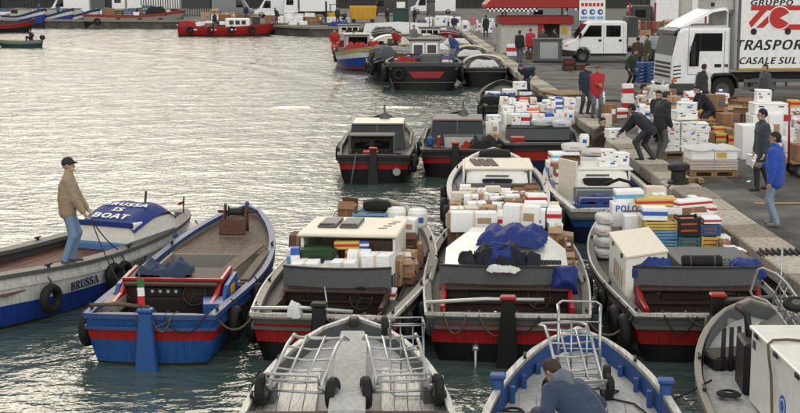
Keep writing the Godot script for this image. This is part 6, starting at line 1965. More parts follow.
func build_truck() -> void:
	# front towards -x, near side at z = 0
	var t := thing("refrigerated_truck", "white refrigerated lorry with red emblem and transport lettering on its box", "truck", Vector3(10.38, 0.9, -51.9), 0.12)
	var w := 2.3
	var cab := [Vector2(0.0, 0.62), Vector2(-0.03, 1.0), Vector2(0.0, 1.72), Vector2(0.2, 2.62), Vector2(0.38, 2.75), Vector2(2.18, 2.75), Vector2(2.2, 1.02), Vector2(1.62, 1.0), Vector2(1.44, 0.78), Vector2(1.38, 0.62)]
	part(t, "cab", prism_mesh(cab, -w, 0.0, 0.09), "car_white")
	part(t, "bumper", prism_mesh([Vector2(-0.08, 0.32), Vector2(-0.10, 0.66), Vector2(0.02, 0.74), Vector2(1.36, 0.70), Vector2(1.34, 0.42), Vector2(0.9, 0.32)], -w - 0.02, 0.02, 0.05), "paint_dark")
	part(t, "wheel_arch", prism_mesh([Vector2(1.36, 0.5), Vector2(1.40, 0.84), Vector2(1.58, 1.06), Vector2(2.3, 1.08), Vector2(2.52, 0.86), Vector2(2.56, 0.5), Vector2(2.48, 0.5), Vector2(2.44, 0.8), Vector2(2.26, 0.99), Vector2(1.62, 0.97), Vector2(1.47, 0.8), Vector2(1.44, 0.5)], -0.5, 0.03, 0.01), "trim_black")
	part(t, "windscreen", prism_mesh([Vector2(0.012, 1.74), Vector2(0.19, 2.54), Vector2(0.24, 2.54), Vector2(0.07, 1.74)], -w + 0.14, -0.14), "glass_dark", Vector3(-0.035, 0, 0))
	# side window in two panes, door seams, handle, mirror
	part(t, "side_window", prism_mesh([Vector2(0.62, 1.82), Vector2(0.82, 2.56), Vector2(1.86, 2.56), Vector2(1.86, 1.90), Vector2(1.0, 1.90), Vector2(0.98, 1.34), Vector2(0.62, 1.34)], -0.006, 0.008), "glass_dark", Vector3(0, 0, 0.002))
	pbox(t, "window_bar", "trim_black", Vector3(1.02, 2.22, 0.012), Vector3(0.04, 0.66, 0.012))
	for e in [[0.58, 1.9, 1.7], [1.96, 1.85, 1.62]]:
		pbox(t, "door_seam", "sealant", Vector3(e[0], e[1], 0.0), Vector3(0.014, e[2], 0.008), Vector3.ZERO, 0.0)
	pbox(t, "door_seam", "sealant", Vector3(1.27, 1.04, 0.0), Vector3(1.4, 0.014, 0.008), Vector3.ZERO, 0.0)
	pbox(t, "door_handle", "trim_black", Vector3(1.72, 1.36, 0.012), Vector3(0.26, 0.12, 0.03), Vector3.ZERO, 0.01)
	pbox(t, "fuel_flap", "rail_grey", Vector3(2.05, 1.36, 0.01), Vector3(0.14, 0.12, 0.02))
	for s in [0.12, -w - 0.12]:
		var mr := pbox(t, "mirror", "trim_black", Vector3(0.72, 1.75, s), Vector3(0.14, 0.72, 0.22), Vector3.ZERO, 0.04)
		pbox(mr, "mirror_arm", "trim_black", Vector3(0.05, 0.42, 0.0), Vector3(0.04, 0.14, 0.2))
	# sun visor, grille slots and lamps on the front
	part(t, "sun_visor", prism_mesh([Vector2(0.02, 2.50), Vector2(0.06, 2.64), Vector2(0.24, 2.73), Vector2(0.26, 2.68), Vector2(0.16, 2.60)], -w + 0.08, -0.06, 0.01), "paint_dark")
	for k in 4:
		pbox(t, "grille_slot", "trim_black", Vector3(-0.025 + 0.006 * k, 0.95 + 0.16 * k, -w / 2), Vector3(0.07, 0.08, w - 0.5), Vector3(0, 0, -0.05))
		pbox(t, "side_slot", "trim_black", Vector3(0.17, 0.92 + 0.14 * k, 0.0), Vector3(0.3, 0.05, 0.016), Vector3(0, 0, 0.12))
	for s in [-0.28, -w + 0.28]:
		pbox(t, "headlight", "lens", Vector3(-0.09, 0.55, s), Vector3(0.06, 0.2, 0.42), Vector3.ZERO, 0.02)
	pbox(t, "indicator", "lens_orange", Vector3(0.08, 0.82, -0.02), Vector3(0.2, 0.12, 0.06), Vector3.ZERO, 0.02)
	# roof fairing and refrigeration unit
	part(t, "roof_fairing", prism_mesh([Vector2(0.3, 2.75), Vector2(0.5, 2.9), Vector2(1.5, 3.42), Vector2(2.0, 3.5), Vector2(2.15, 3.4), Vector2(2.15, 2.75)], -w + 0.2, -0.12, 0.1), "truck_panel")
	pbox(t, "cooling_unit", "kiosk_wall", Vector3(2.0, 3.75, -w / 2), Vector3(0.95, 0.95, 1.7), Vector3.ZERO, 0.15)
	pbox(t, "unit_vent", "trim_black", Vector3(1.55, 3.6, -0.305), Vector3(0.14, 0.14, 0.02))
	# insulated box
	var bx := pbox(t, "cargo_box", "truck_panel", Vector3(6.0, 2.75, -w / 2 - 0.04), Vector3(7.1, 3.1, w + 0.16), Vector3.ZERO, 0.02)
	var zf := (w + 0.16) / 2 + 0.003
	pbox(bx, "box_corner_trim", "rail_grey", Vector3(-3.52, 0, zf - 0.01), Vector3(0.1, 3.12, 0.05), Vector3.ZERO, 0.012)
	pbox(bx, "box_base_trim", "trim_sand", Vector3(0, -1.53, zf - 0.01), Vector3(7.12, 0.09, 0.05), Vector3.ZERO, 0.012)
	text_part(bx, "lettering", "TRASPORTI", "print_black", 0.37, Vector3(-2.05, -0.64, zf), Vector3.ZERO, 0.006).transform.basis = Basis(Vector3(1.18, 0, 0), Vector3(0.26, 1, 0), Vector3(0, 0, 1))
	text_part(bx, "lettering", "CASALE SUL SILE", "print_black", 0.25, Vector3(-1.9, -1.22, zf), Vector3.ZERO, 0.006).transform.basis = Basis(Vector3(1.16, 0, 0), Vector3(0.24, 1, 0), Vector3(0, 0, 1))
	text_part(bx, "lettering", "GRUPPO", "print_black", 0.2, Vector3(-2.3, 0.92, zf), Vector3.ZERO, 0.006).transform.basis = Basis(Vector3(1.5, 0, 0), Vector3(0.2, 1, 0), Vector3(0, 0, 1))
	# emblem: slanted red bars, a ringed disc and two black dots like wheels
	var ex := -3.1
	part(bx, "emblem", prism_mesh([Vector2(ex, 1.24), Vector2(ex + 2.5, 1.24), Vector2(ex + 2.5, 1.06), Vector2(ex + 0.62, 1.06), Vector2(ex + 0.04, 0.42), Vector2(ex - 0.06, 0.62), Vector2(ex + 0.34, 1.06), Vector2(ex, 1.06)], 0.0, 0.005), "print_red", Vector3(0, -0.42, zf))
	part(bx, "emblem", prism_mesh([Vector2(ex + 0.22, 0.42), Vector2(ex + 0.80, 0.98), Vector2(ex + 1.1, 0.98), Vector2(ex + 0.5, 0.42)], 0.0, 0.005), "print_red", Vector3(0, -0.42, zf))
	part(bx, "emblem", prism_mesh([Vector2(ex + 1.2, 0.34), Vector2(ex + 1.4, 0.54), Vector2(ex + 2.5, 0.54), Vector2(ex + 2.5, 0.34)], 0.0, 0.005), "print_red", Vector3(0, -0.42, zf))
	part(bx, "emblem_disc", lathe_mesh([Vector2(0.40, 0.0), Vector2(0.40, 0.010), Vector2(0.44, 0.010), Vector2(0.44, 0.0)], 28), "truck_panel", Vector3(ex + 1.12, 0.36, zf), Vector3(PI / 2, 0, 0))
	var pac := [Vector2(0, 0)]
	for k in 21:
		var a := deg_to_rad(28.0 + 304.0 * k / 20.0)
		pac.append(Vector2(cos(a), sin(a)) * 0.40)
	part(bx, "emblem_disc", prism_mesh(pac, 0.0, 0.012), "print_red", Vector3(ex + 1.12, 0.36, zf))
	for k in 2:
		part(bx, "emblem_dot", lathe_mesh([Vector2(0, 0.012), Vector2(0.12, 0.012), Vector2(0.12, 0.0)], 18), "print_black", Vector3(ex + 0.14 + 1.32 * k, -0.14, zf), Vector3(PI / 2, 0, 0))
	# chassis, wheels, side guard
	pbox(t, "chassis", "trim_black", Vector3(5.6, 0.85, -w / 2), Vector3(7.4, 0.32, 0.9))
	for z in [-0.2, -w + 0.2]:
		wheel(t, Vector3(1.98, 0.48, z), 0.48, 0.28)
		wheel(t, Vector3(7.6, 0.48, z), 0.48, 0.3)
	for k in 2:
		pbox(t, "side_guard_rail", "paint_grey", Vector3(4.5, 0.5 + 0.28 * k, -0.04), Vector3(3.5, 0.12, 0.04))
	for k in 3:
		pbox(t, "side_guard_post", "paint_dark", Vector3(2.85 + 1.6 * k, 0.66, -0.1), Vector3(0.08, 0.4, 0.05))
	pbox(t, "fuel_tank", "paint_grey", Vector3(3.6, 0.62, -0.4), Vector3(1.0, 0.5, 0.5), Vector3.ZERO, 0.08)


func build_pickup() -> void:
	var t := thing("double_cab_pickup", "white double-cab pickup van with a flat bed parked beside the red kiosk", "van", Vector3(9.3, 0.9, -77.4))
	var w := 1.95
	var p := [Vector2(0.02, 0.42), Vector2(0.0, 0.85), Vector2(0.12, 1.06), Vector2(0.78, 1.28), Vector2(1.42, 2.12), Vector2(1.72, 2.26), Vector2(3.5, 2.26), Vector2(3.62, 2.12), Vector2(3.64, 0.42), Vector2(1.62, 0.42), Vector2(1.56, 0.62), Vector2(1.36, 0.80), Vector2(1.06, 0.80), Vector2(0.86, 0.62), Vector2(0.80, 0.42)]
	part(t, "body", prism_mesh(p, -w, 0.0, 0.08), "car_white")
	part(t, "bumper", prism_mesh([Vector2(-0.08, 0.35), Vector2(-0.08, 0.66), Vector2(0.1, 0.74), Vector2(0.82, 0.66), Vector2(0.78, 0.35)], -w - 0.02, 0.02, 0.04), "trim_black")
	pbox(t, "sill_trim", "trim_black", Vector3(2.6, 0.44, 0.0), Vector3(2.0, 0.14, 0.04))
	part(t, "windscreen", prism_mesh([Vector2(0.80, 1.33), Vector2(1.38, 2.08), Vector2(1.44, 2.08), Vector2(0.88, 1.33)], -w + 0.12, -0.12), "glass_dark", Vector3(-0.035, 0.02, 0))
	part(t, "side_window", prism_mesh([Vector2(1.14, 1.42), Vector2(1.55, 2.04), Vector2(2.2, 2.04), Vector2(2.2, 1.42)], -0.006, 0.008), "glass_dark", Vector3(0, 0, 0.002))
	part(t, "side_window", prism_mesh([Vector2(2.46, 1.42), Vector2(2.46, 2.04), Vector2(3.26, 2.04), Vector2(3.26, 1.42)], -0.006, 0.008), "glass_dark", Vector3(0, 0, 0.002))
	for x in [0.98, 2.33, 3.42]:
		pbox(t, "door_seam", "sealant", Vector3(x, 1.3 if x > 1 else 1.0, 0.0), Vector3(0.014, 1.6 if x > 1 else 1.0, 0.008), Vector3.ZERO, 0.0)
	for x in [2.12, 3.24]:
		pbox(t, "door_handle", "trim_black", Vector3(x, 1.22, 0.01), Vector3(0.16, 0.13, 0.02))
	pbox(t, "mirror", "trim_black", Vector3(1.02, 1.5, 0.14), Vector3(0.16, 0.32, 0.2), Vector3.ZERO, 0.05)
	pbox(t, "headlight", "lens", Vector3(0.05, 0.92, -0.2), Vector3(0.16, 0.18, 0.34), Vector3(0, 0, 0.3), 0.04)
	pbox(t, "indicator", "lens_orange", Vector3(0.28, 0.92, -0.01), Vector3(0.16, 0.1, 0.03), Vector3.ZERO, 0.01)
	# bed with a meshed headboard
	pbox(t, "chassis", "trim_black", Vector3(4.9, 0.66, -w / 2), Vector3(2.9, 0.2, 0.8))
	pbox(t, "bed", "kiosk_wall", Vector3(5.05, 0.98, -w / 2), Vector3(2.75, 0.12, w))
	pbox(t, "bed_side", "kiosk_wall", Vector3(5.05, 1.2, 0.0), Vector3(2.75, 0.36, 0.05))
	pbox(t, "bed_side", "kiosk_wall", Vector3(5.05, 1.2, -w), Vector3(2.75, 0.36, 0.05))
	pbox(t, "headboard", "tarp_grey", Vector3(3.95, 1.75, -w / 2), Vector3(0.55, 1.5, w - 0.1), Vector3.ZERO, 0.03)
	for k in 4:
		pbox(t, "headboard_bar", "paint_dark", Vector3(3.72 + 0.15 * k, 1.75, -0.03), Vector3(0.025, 1.5, 0.03))
	for z in [-0.14, -w + 0.14]:
		wheel(t, Vector3(1.2, 0.36, z), 0.36, 0.22)
		wheel(t, Vector3(5.1, 0.36, z), 0.36, 0.22)


# ---------------------------------------------------------------- kiosk and stands

func build_kiosk() -> void:
	var t := thing("market_kiosk", "white kiosk with red fascia and a red canopy edged with a chequered valance", "kiosk", Vector3(6.75, 0.9, -87.5))
	var w := 4.4
	pbox(t, "wall", "kiosk_wall", Vector3(1.15, 0.9, -0.05), Vector3(2.3, 1.8, 0.1))
	pbox(t, "wall", "kiosk_wall", Vector3(0.05, 0.9, -1.5), Vector3(0.1, 1.8, 2.8))
	pbox(t, "wall", "kiosk_wall", Vector3(w - 0.05, 0.9, -1.5), Vector3(0.1, 1.8, 2.8))
	pbox(t, "back_wall", "kiosk_wall", Vector3(w / 2, 0.9, -3.0), Vector3(w, 1.8, 0.1))
	pbox(t, "wall", "kiosk_wall", Vector3(4.0, 0.9, -0.05), Vector3(0.7, 1.8, 0.1))
	pbox(t, "door_frame", "paint_red", Vector3(2.5, 0.9, -0.04), Vector3(0.35, 1.8, 0.12))
	pbox(t, "hatch_sill", "rail_grey", Vector3(3.15, 0.95, -0.04), Vector3(1.0, 0.08, 0.3))
	pbox(t, "wall", "kiosk_wall", Vector3(3.15, 0.45, -0.06), Vector3(1.0, 0.9, 0.1))
	pbox(t, "fascia", "kiosk_red", Vector3(w / 2, 2.05, -1.4), Vector3(w + 0.2, 0.5, 3.3), Vector3.ZERO, 0.02)
	pbox(t, "notice", "paint_yellow", Vector3(3.95, 1.4, 0.01), Vector3(0.34, 0.4, 0.02))
	pbox(t, "notice", "print_red", Vector3(1.25, 0.35, 0.01), Vector3(0.6, 0.3, 0.02))
	for kx in [0.3, w - 0.3]:
		for kz in [-0.1, -2.7]:
			pbox(t, "canopy_post", "rail_grey", Vector3(kx, 2.55, kz), Vector3(0.1, 0.5, 0.1))
	for k in 2:
		pbox(t, "canopy_lamp", "gauge", Vector3(0.9 + 3.1 * k, 2.5, 0.2), Vector3(0.16, 0.2, 0.16))
	# upper canopy
	part(t, "canopy", prism_mesh([Vector2(-1.0, 2.8), Vector2(-1.0, 3.0), Vector2(0.4, 4.3), Vector2(w + 0.2, 4.3), Vector2(w + 0.9, 3.0), Vector2(w + 0.9, 2.8)], -3.4, 0.7, 0.04), "kiosk_red")
	for k in 24:
		for r in 2:
			pbox(t, "valance_check", "carton_white" if (k + r) % 2 == 0 else "print_black", Vector3(-0.86 + 0.13 * k, 2.74 - 0.10 * r, 0.68), Vector3(0.128, 0.1, 0.02), Vector3.ZERO, 0.0)
	for k in 6:
		pbox(t, "valance_check", "carton_white" if k % 2 == 0 else "print_black", Vector3(4.55 + 0.12 * k, 2.72, 0.68), Vector3(0.118, 0.14, 0.02), Vector3.ZERO, 0.0)
	# steel counter in front of the hatch
	var c := thing("steel_counter", "grey steel serving counter standing in front of the red kiosk", "counter", Vector3(8.55, 0.9, -77.6))
	pbox(c, "body", "paint_grey", Vector3(0, 0.68, 0), Vector3(1.5, 1.16, 0.9), Vector3.ZERO, 0.02)
	pbox(c, "front_panel", "steel", Vector3(0.05, 0.68, 0.455), Vector3(1.0, 0.9, 0.02))
	pbox(c, "top", "rail_grey", Vector3(0, 1.29, 0), Vector3(1.62, 0.07, 1.0))
	pbox(c, "plinth", "trim_black", Vector3(0, 0.05, 0), Vector3(1.56, 0.1, 0.94))
	for s in [-1, 1]:
		pbox(c, "upright", "rail_grey", Vector3(s * 0.72, 0.68, 0.46), Vector3(0.08, 1.16, 0.05))
	# poster board on posts
	var b := thing("poster_board", "white poster board with red lines and blue round marks above the pickup", "sign", Vector3(11.9, 0.9, -84))
	for s in [-1, 1]:
		pbox(b, "post", "paint_grey", Vector3(s * 0.68, 1.6, -0.05), Vector3(0.07, 3.2, 0.07))
	pbox(b, "board", "carton_white", Vector3(0, 2.72, 0), Vector3(1.55, 1.2, 0.04))
	for k in 6:
		pbox(b, "print_line", "print_red", Vector3(-0.58 + 0.23 * k, 3.05, 0.022), Vector3(0.17, 0.2, 0.006), Vector3.ZERO, 0.0)
	for k in 3:
		part(b, "print_mark", lathe_mesh([Vector2(0, 0.006), Vector2(0.17, 0.006), Vector2(0.17, 0)], 18), "print_blue", Vector3(-0.48 + 0.48 * k, 2.62, 0.021), Vector3(PI / 2, 0, 0))
		part(b, "print_mark", lathe_mesh([Vector2(0, 0.010), Vector2(0.07, 0.010), Vector2(0.07, 0)], 14), "carton_white", Vector3(-0.48 + 0.48 * k + 0.04, 2.62, 0.021), Vector3(PI / 2, 0, 0))
		pbox(b, "print_line", "print_lightblue", Vector3(-0.48 + 0.48 * k, 2.28, 0.022), Vector3(0.4, 0.16, 0.006), Vector3.ZERO, 0.0)


# ---------------------------------------------------------------- goods on the quay

func pallet(at: Vector3, yaw: float, label: String, w := 1.2, l := 0.8, m := "wood_pallet") -> Node3D:
	var t := thing("pallet", label, "pallet", at, yaw)
	for k in 5:
		pbox(t, "top_board", m, Vector3(0, 0.125, -l / 2 + 0.06 + (l - 0.12) * k / 4.0), Vector3(w, 0.022, 0.1), Vector3.ZERO, 0.004)
	for k in 3:
		for j in 3:
			pbox(t, "block", m, Vector3(-w / 2 + 0.07 + (w - 0.14) * k / 2.0, 0.065, -l / 2 + 0.06 + (l - 0.12) * j / 2.0), Vector3(0.14, 0.09, 0.1), Vector3.ZERO, 0.004)
	for k in 3:
		pbox(t, "skid", m, Vector3(0, 0.011, -l / 2 + 0.06 + (l - 0.12) * k / 2.0), Vector3(w, 0.022, 0.1), Vector3.ZERO, 0.004)
	return t


func build_quay_goods() -> void:
	var q := Node3D.new()   # frame only: goods are placed in quay coordinates
	q.position = Vector3(0, QUAY_Y, 0)
	# film-wrapped pallet
	pallet(Vector3(7.42, 0.9, -32.4), 0.05, "wooden pallet under the film-wrapped white cartons by the bollard", 1.12, 0.8)
	var wrapped := thing("wrapped_load", "film-wrapped block of cartons with a yellow slip on a pallet by the bollard", "load", Vector3(7.42, 1.04, -32.4), 0.05)
	for i in 2:
		for j in 2:
			pbox(wrapped, "wrapped_carton", "carton_white" if j == 1 else "cardboard_pale", Vector3(-0.27 + 0.54 * i, 0.13 + 0.255 * j, 0), Vector3(0.53, 0.25, 0.74), Vector3.ZERO, 0.012)
	for i in 7:
		pbox(wrapped, "film_band", "film", Vector3(0, 0.03 + 0.036 * i, 0), Vector3(1.10, 0.012 + 0.004 * (i % 3), 0.77), Vector3(0, 0, 0.008 * (i % 3 - 1)), 0.004)
	part(wrapped, "top_sheet", cloth_mesh(1.2, 0.86, 0.03, 18, 12, 161, 0.02, 0.05), "tarp_white", Vector3(0, 0.535, 0))
	pbox(wrapped, "yellow_slip", "print_yellow", Vector3(0.16, 0.36, 0.373), Vector3(0.24, 0.13, 0.006))
	# foam box stack beside the man in the vest
	pallet(Vector3(7.5, 0.9, -36.0), 0.0, "wooden pallet under the white foam boxes next to the dark-vested man", 1.2, 0.8)
	var rows := []
	for i in 2:
		for j in 4 + i * 0:
			rows.append(["fo", 7.18 + 0.44 * i, 0.14 + 0.19 * j, -36.0, 0.42, 0.19, 0.6, rng.randf_range(-2, 2)])
	rows += [["fo", 7.98, 0.0, -36.3, 0.44, 0.22, 0.6, 3], ["fo", 7.98, 0.22, -36.3, 0.44, 0.22, 0.6, -3], ["fo", 7.98, 0.44, -36.3, 0.44, 0.2, 0.6, 2], ["fo", 7.98, 0.64, -36.3, 0.44, 0.2, 0.6, -4], ["fo", 7.55, 0.94, -36.1, 0.6, 0.24, 0.42, 14], ["fo", 7.62, 1.18, -36.15, 0.5, 0.2, 0.42, -20]]
	stack_goods(q, rows, "next to the man in the dark vest")
	# brown cartons
	rows = []
	var rr := RandomNumberGenerator.new()
	rr.seed = 9
	var brown := ["br", "bd", "bp", "br"]
	for i in 7:
		for j in 3:
			if j == 2 and i in [2, 3]:
				continue
			rows.append([brown[(i + j) % 4], 7.75 + 0.42 * i + rr.randf_range(-0.04, 0.04), 0.34 * j, -38.6 + rr.randf_range(-0.15, 0.15), 0.42, 0.33, 0.5, rr.randf_range(-9, 9)])
	rows += [["br", 9.05, 0.68, -37.6, 0.5, 0.28, 0.5, 10], ["bd", 9.5, 0.6, -37.8, 0.55, 0.36, 0.5, -12], ["bp", 9.6, 0.0, -37.8, 0.6, 0.6, 0.6, 0], ["br", 9.0, 0.0, -37.6, 0.6, 0.68, 0.5, 0], ["bd", 8.6, 0.3, -37.5, 0.4, 0.4, 0.4, 4], ["br", 8.6, 0.0, -37.5, 0.5, 0.3, 0.5, 0]]
	stack_goods(q, rows, "in the big carton pile on the quay")
	rows = []
	for i in 4:
		for j in 3 - (i % 2):
			rows.append([["br", "wc", "bp", "ye"][(i + j) % 4], 8.35 + 0.48 * i, 0.36 * j, -41.8 + rr.randf_range(-0.2, 0.2), 0.46, 0.35, 0.5, rr.randf_range(-9, 9)])
	rows += [["br", 9.6, 0.72, -41.6, 0.5, 0.42, 0.45, 4], ["bp", 10.2, 0.0, -41.2, 0.5, 0.6, 0.5, 0], ["br", 10.3, 0.6, -41.3, 0.5, 0.4, 0.5, 12]]
	stack_goods(q, rows, "piled behind the stooping man in black")
	# white boxes right of the brown pile
	stack_goods(q, [["wc", 9.25, 0.0, -35.6, 0.8, 0.86, 0.7, 4], ["wc", 9.9, 0.0, -37.0, 0.8, 1.0, 0.8, 0], ["fo", 9.95, 1.0, -37.0, 0.9, 0.3, 0.6, 3], ["fo", 9.8, 1.3, -37.0, 0.4, 0.34, 0.4, -4], ["wr", 10.4, 0.6, -37.3, 0.4, 0.5, 0.5, 0], ["wc", 10.4, 0.0, -37.3, 0.6, 0.6, 0.6, 6], ["fo", 9.4, 0.0, -34.6, 0.3, 0.14, 0.3, 30]], "beside the man in the knitted cap")
	var whites := ["wc", "fo", "wr", "wc", "fo", "wb", "iv"]
	var browns := ["br", "bd", "bp", "br", "wc", "ye"]
	jumble(q, 8.15, 9.6, -36.6, -37.4, 0.0, 0.7, browns, 61, "in front of the big carton pile")
	jumble(q, 9.3, 10.6, -34.9, -35.5, 0.0, 0.55, whites, 62, "on the ground near the knitted-cap man")
	jumble(q, 10.2, 11.6, -38.0, -39.2, 0.0, 0.95, whites, 63, "between the carton pile and trolley")
	jumble(q, 7.3, 8.3, -40.2, -41.4, 0.0, 0.85, whites, 64, "behind the man in the dark vest")
	jumble(q, 7.5, 9.4, -43.2, -44.2, 0.0, 0.5, whites + browns, 65, "between the cartons and red-coated man")
	jumble(q, 10.0, 11.4, -43.0, -44.0, 0.0, 0.8, whites, 66, "on the ground ahead of the lorry")
	jumble(q, 6.95, 7.6, -49.5, -51.0, 0.0, 0.5, whites, 67, "on the quay past the navy-coated man")
	jumble(q, 10.3, 11.8, -33.2, -34.4, 0.0, 1.1, whites, 68, "right of the knitted-cap man")
	jumble(q, 11.6, 13.0, -36.5, -37.8, 0.0, 1.2, whites + browns, 69, "at the right end of the boxes")
	jumble(q, 9.6, 10.9, -45.2, -46.4, 0.0, 0.9, whites, 70, "below the lorry's front wheel")
	jumble(q, 7.4, 8.0, -37.6, -38.2, 0.0, 0.5, whites, 71, "at the foot of the carton pile")
	jumble(q, 8.6, 10.0, -48.4, -49.6, 0.0, 0.7, browns + whites, 72, "behind the man in the white pullover")
	jumble(q, 11.4, 12.6, -41.5, -42.8, 0.0, 0.9, whites + browns, 74, "in front of the lorry's side guard")
	jumble(q, 8.7, 9.5, -33.4, -34.0, 0.0, 0.3, whites, 75, "on the ground past the wrapped load")
	# trolley at the right edge with mixed goods
	var tr := thing("platform_trolley", "loaded platform trolley with black wheels at the right of the quay", "trolley", Vector3(10.0, 0.9, -32.2), 0.0)
	pbox(tr, "deck", "wood_pallet", Vector3(0, 0.36, 0), Vector3(1.7, 0.06, 0.9))
	for k in 4:
		wheel(tr, Vector3(-0.6 + 1.2 * (k % 2), 0.17, -0.35 + 0.7 * (k / 2)), 0.17, 0.1)
	ptube(tr, "handle", "paint_red", [Vector3(-0.86, 0.36, 0.2), Vector3(-0.9, 1.75, 0.2)], 0.025)
	stack_goods(q, [["br", 9.6, 0.39, -32.1, 0.7, 0.36, 0.6, 3], ["bp", 10.4, 0.39, -32.2, 0.7, 0.4, 0.6, -3], ["iv", 9.7, 0.75, -32.2, 0.5, 0.36, 0.5, 8], ["wr", 10.15, 0.79, -32.1, 0.5, 0.4, 0.5, -5], ["wc", 9.85, 1.11, -32.2, 0.4, 0.3, 0.4, 4], ["br", 10.3, 1.19, -32.3, 0.5, 0.36, 0.5, 6], ["wr", 9.6, 1.11, -32.4, 0.3, 0.2, 0.3, 0]], "on the platform trolley")
	# carton clusters near the man in red
	stack_goods(q, [["br", 7.0, 0.0, -45.0, 0.42, 0.55, 0.4, 4], ["wc", 6.6, 0.0, -48.2, 0.5, 0.5, 0.4, 0], ["iv", 6.75, 0.0, -43.9, 0.26, 0.34, 0.26, 20], ["wr", 7.5, 0.0, -46.2, 0.5, 0.3, 0.4, 10]], "standing near the man in the red coat")
	rows = []
	for i in 5:
		for j in 1 + (i % 2):
			rows.append([["wr", "wc", "br", "wr", "wc"][(i + 2 * j) % 5], 8.0 + 0.46 * i, 0.36 * j, -45.2 + rr.randf_range(-0.3, 0.3), 0.44, 0.35, 0.45, rr.randf_range(-10, 10)])
	rows += [["wr", 8.05, 0.0, -47.8, 0.4, 0.5, 0.4, 0], ["wr", 8.05, 0.5, -47.8, 0.36, 0.5, 0.36, 0], ["fo", 8.7, 0.36, -44.6, 0.8, 0.14, 0.5, 5], ["bp", 8.9, 0.0, -43.6, 0.4, 0.6, 0.4, 0], ["br", 9.1, 0.0, -43.0, 0.3, 0.4, 0.3, 0], ["fo", 7.9, 0.0, -42.4, 0.5, 0.3, 0.4, 12]]
	stack_goods(q, rows, "before the man in the white pullover")
	# blue pallets stack, white sheet bag, crates by the kiosk
	for k in 6:
		pallet(Vector3(11.35, 0.9 + 0.15 * k, -62.5), 0.02 * (k % 3), "blue pallet in the stack left of the lorry's cab", 1.1, 0.9, "plastic_blue").set_meta("group", "stacked blue pallets")
	var wb := part(self, "white_sheet_bundle", cloth_mesh(1.1, 1.0, 0.75, 18, 14, 171, 0.12, 0.1), "tarp_white", Vector3(10.6, 1.0, -52.9))
	tag(wb, "big white plastic sheet bundle lying below the lorry's bumper", "bundle")
	for k in 3:
		carton("ck", Vector3(8.9 + 0.62 * (k % 2), 0.9 + 0.3 * (k / 2), -70.8), Vector3(0.6, 0.28, 0.5), 0.03 * k, "dark crate of bottles standing on the ground below the pickup's bumper", "crates by the pickup")
	stack_goods(q, [["wr", 7.2, 0.0, -84.6, 0.6, 0.7, 0.5, 0], ["bd", 7.9, 0.0, -80.4, 0.4, 0.4, 0.4, 20], ["fo", 8.2, 0.0, -79.6, 0.4, 0.5, 0.4, 0]], "against the kiosk wall")
	# slab leaning on the kerb near the navy man
	var pl := pbox(self, "wooden_board", "wood_pallet", Vector3(6.9, 0.95, -56), Vector3(1.5, 0.06, 2.2), Vector3(0.0, 0.3, 0), 0.01)
	tag(pl, "pale wooden board lying flat on the quay behind the men in navy and red", "board")
	var cable := ptube(self, "black_hose", "rubber", [Vector3(7.0, 0.93, -53), Vector3(8.5, 0.92, -52.4), Vector3(9.8, 0.92, -53.2)], 0.03)
	tag(cable, "black hose lying across the quay ground in front of the lorry", "hose")
	# stacked crates and posts behind the pickup
	rows = []
	for i in 7:
		for j in 3:
			rows.append([["br", "bp", "bd"][(i + j) % 3], 15.2 + 0.8 * i, 0.56 * j, -98.0 + rr.randf_range(-0.3, 0.3), 0.78, 0.54, 0.6, rr.randf_range(-6, 6)])
	stack_goods(q, rows, "in the tall row behind the pickup")
	for k in 5:
		var rp := thing("red_post", "red painted steel post in the row behind the pickup", "post", Vector3(14.2 + 1.7 * k, 0.9, -94.5), 0.0, "red posts behind the pickup")
		pbox(rp, "shaft", "paint_red", Vector3(0, 1.5, 0), Vector3(0.12, 3.0, 0.12))
		pbox(rp, "foot_plate", "iron", Vector3(0, 0.02, 0), Vector3(0.3, 0.04, 0.3))
	var gp := thing("grey_column", "thick pale grey column standing behind the lorry's cab", "column", Vector3(13.7, 0.9, -66.0))
	pbox(gp, "shaft", "kiosk_wall", Vector3(0, 2.6, 0), Vector3(0.55, 5.2, 0.55), Vector3.ZERO, 0.05)
	pbox(gp, "base", "stone_b", Vector3(0, 0.1, 0), Vector3(0.75, 0.2, 0.75), Vector3.ZERO, 0.03)
	# shelving rack of crates further back, left of the poster
	simple_van("grey panel van parked far behind the red kiosk", Vector3(13.0, 0.9, -118), 0.0, 5.0, 2.3, 1.9, "car_grey", "van")
	simple_van("dark lorry parked behind the row of brown cartons", Vector3(22.5, 0.9, -112), 0.0, 7.5, 3.2, 2.3, "car_dark", "truck")
	# drums and bundles at the head of the quay
	stack_goods(q, [["jc", 6.4, 0.0, -124, 0.7, 1.0, 0.7, 0], ["jc", 7.3, 0.0, -125, 0.7, 1.0, 0.7, 0], ["fo", 8.3, 0.0, -122, 1.2, 0.8, 0.9, 8], ["fo", 8.3, 0.8, -122, 1.0, 0.4, 0.9, -8], ["bp", 9.4, 0.0, -123, 0.9, 1.0, 0.9, 0], ["fo", 4.9, 0.0, -140, 1.2, 1.0, 1.0, 0], ["fo", 6.2, 0.0, -139, 1.1, 0.9, 1.0, 0]], "at the far head of the quay")
	# flattened cardboard and paper scraps on the ground
	for k in 22:
		var lt := pbox(self, "cardboard_scrap", ["cardboard", "carton_white", "cardboard_pale"][k % 3], Vector3(rr.randf_range(6.95, 9.8), 0.905, -rr.randf_range(23.5, 58.0)), Vector3(rr.randf_range(0.08, 0.34), 0.006, rr.randf_range(0.06, 0.26)), Vector3(0, rr.randf_range(0, 3), 0), 0.0)
		tag(lt, "scrap of %s lying flat on the quay ground" % ["brown cardboard", "white paper", "pale cardboard"][k % 3], "scrap", "scraps of %s on the quay" % ["brown cardboard", "white paper", "pale cardboard"][k % 3])
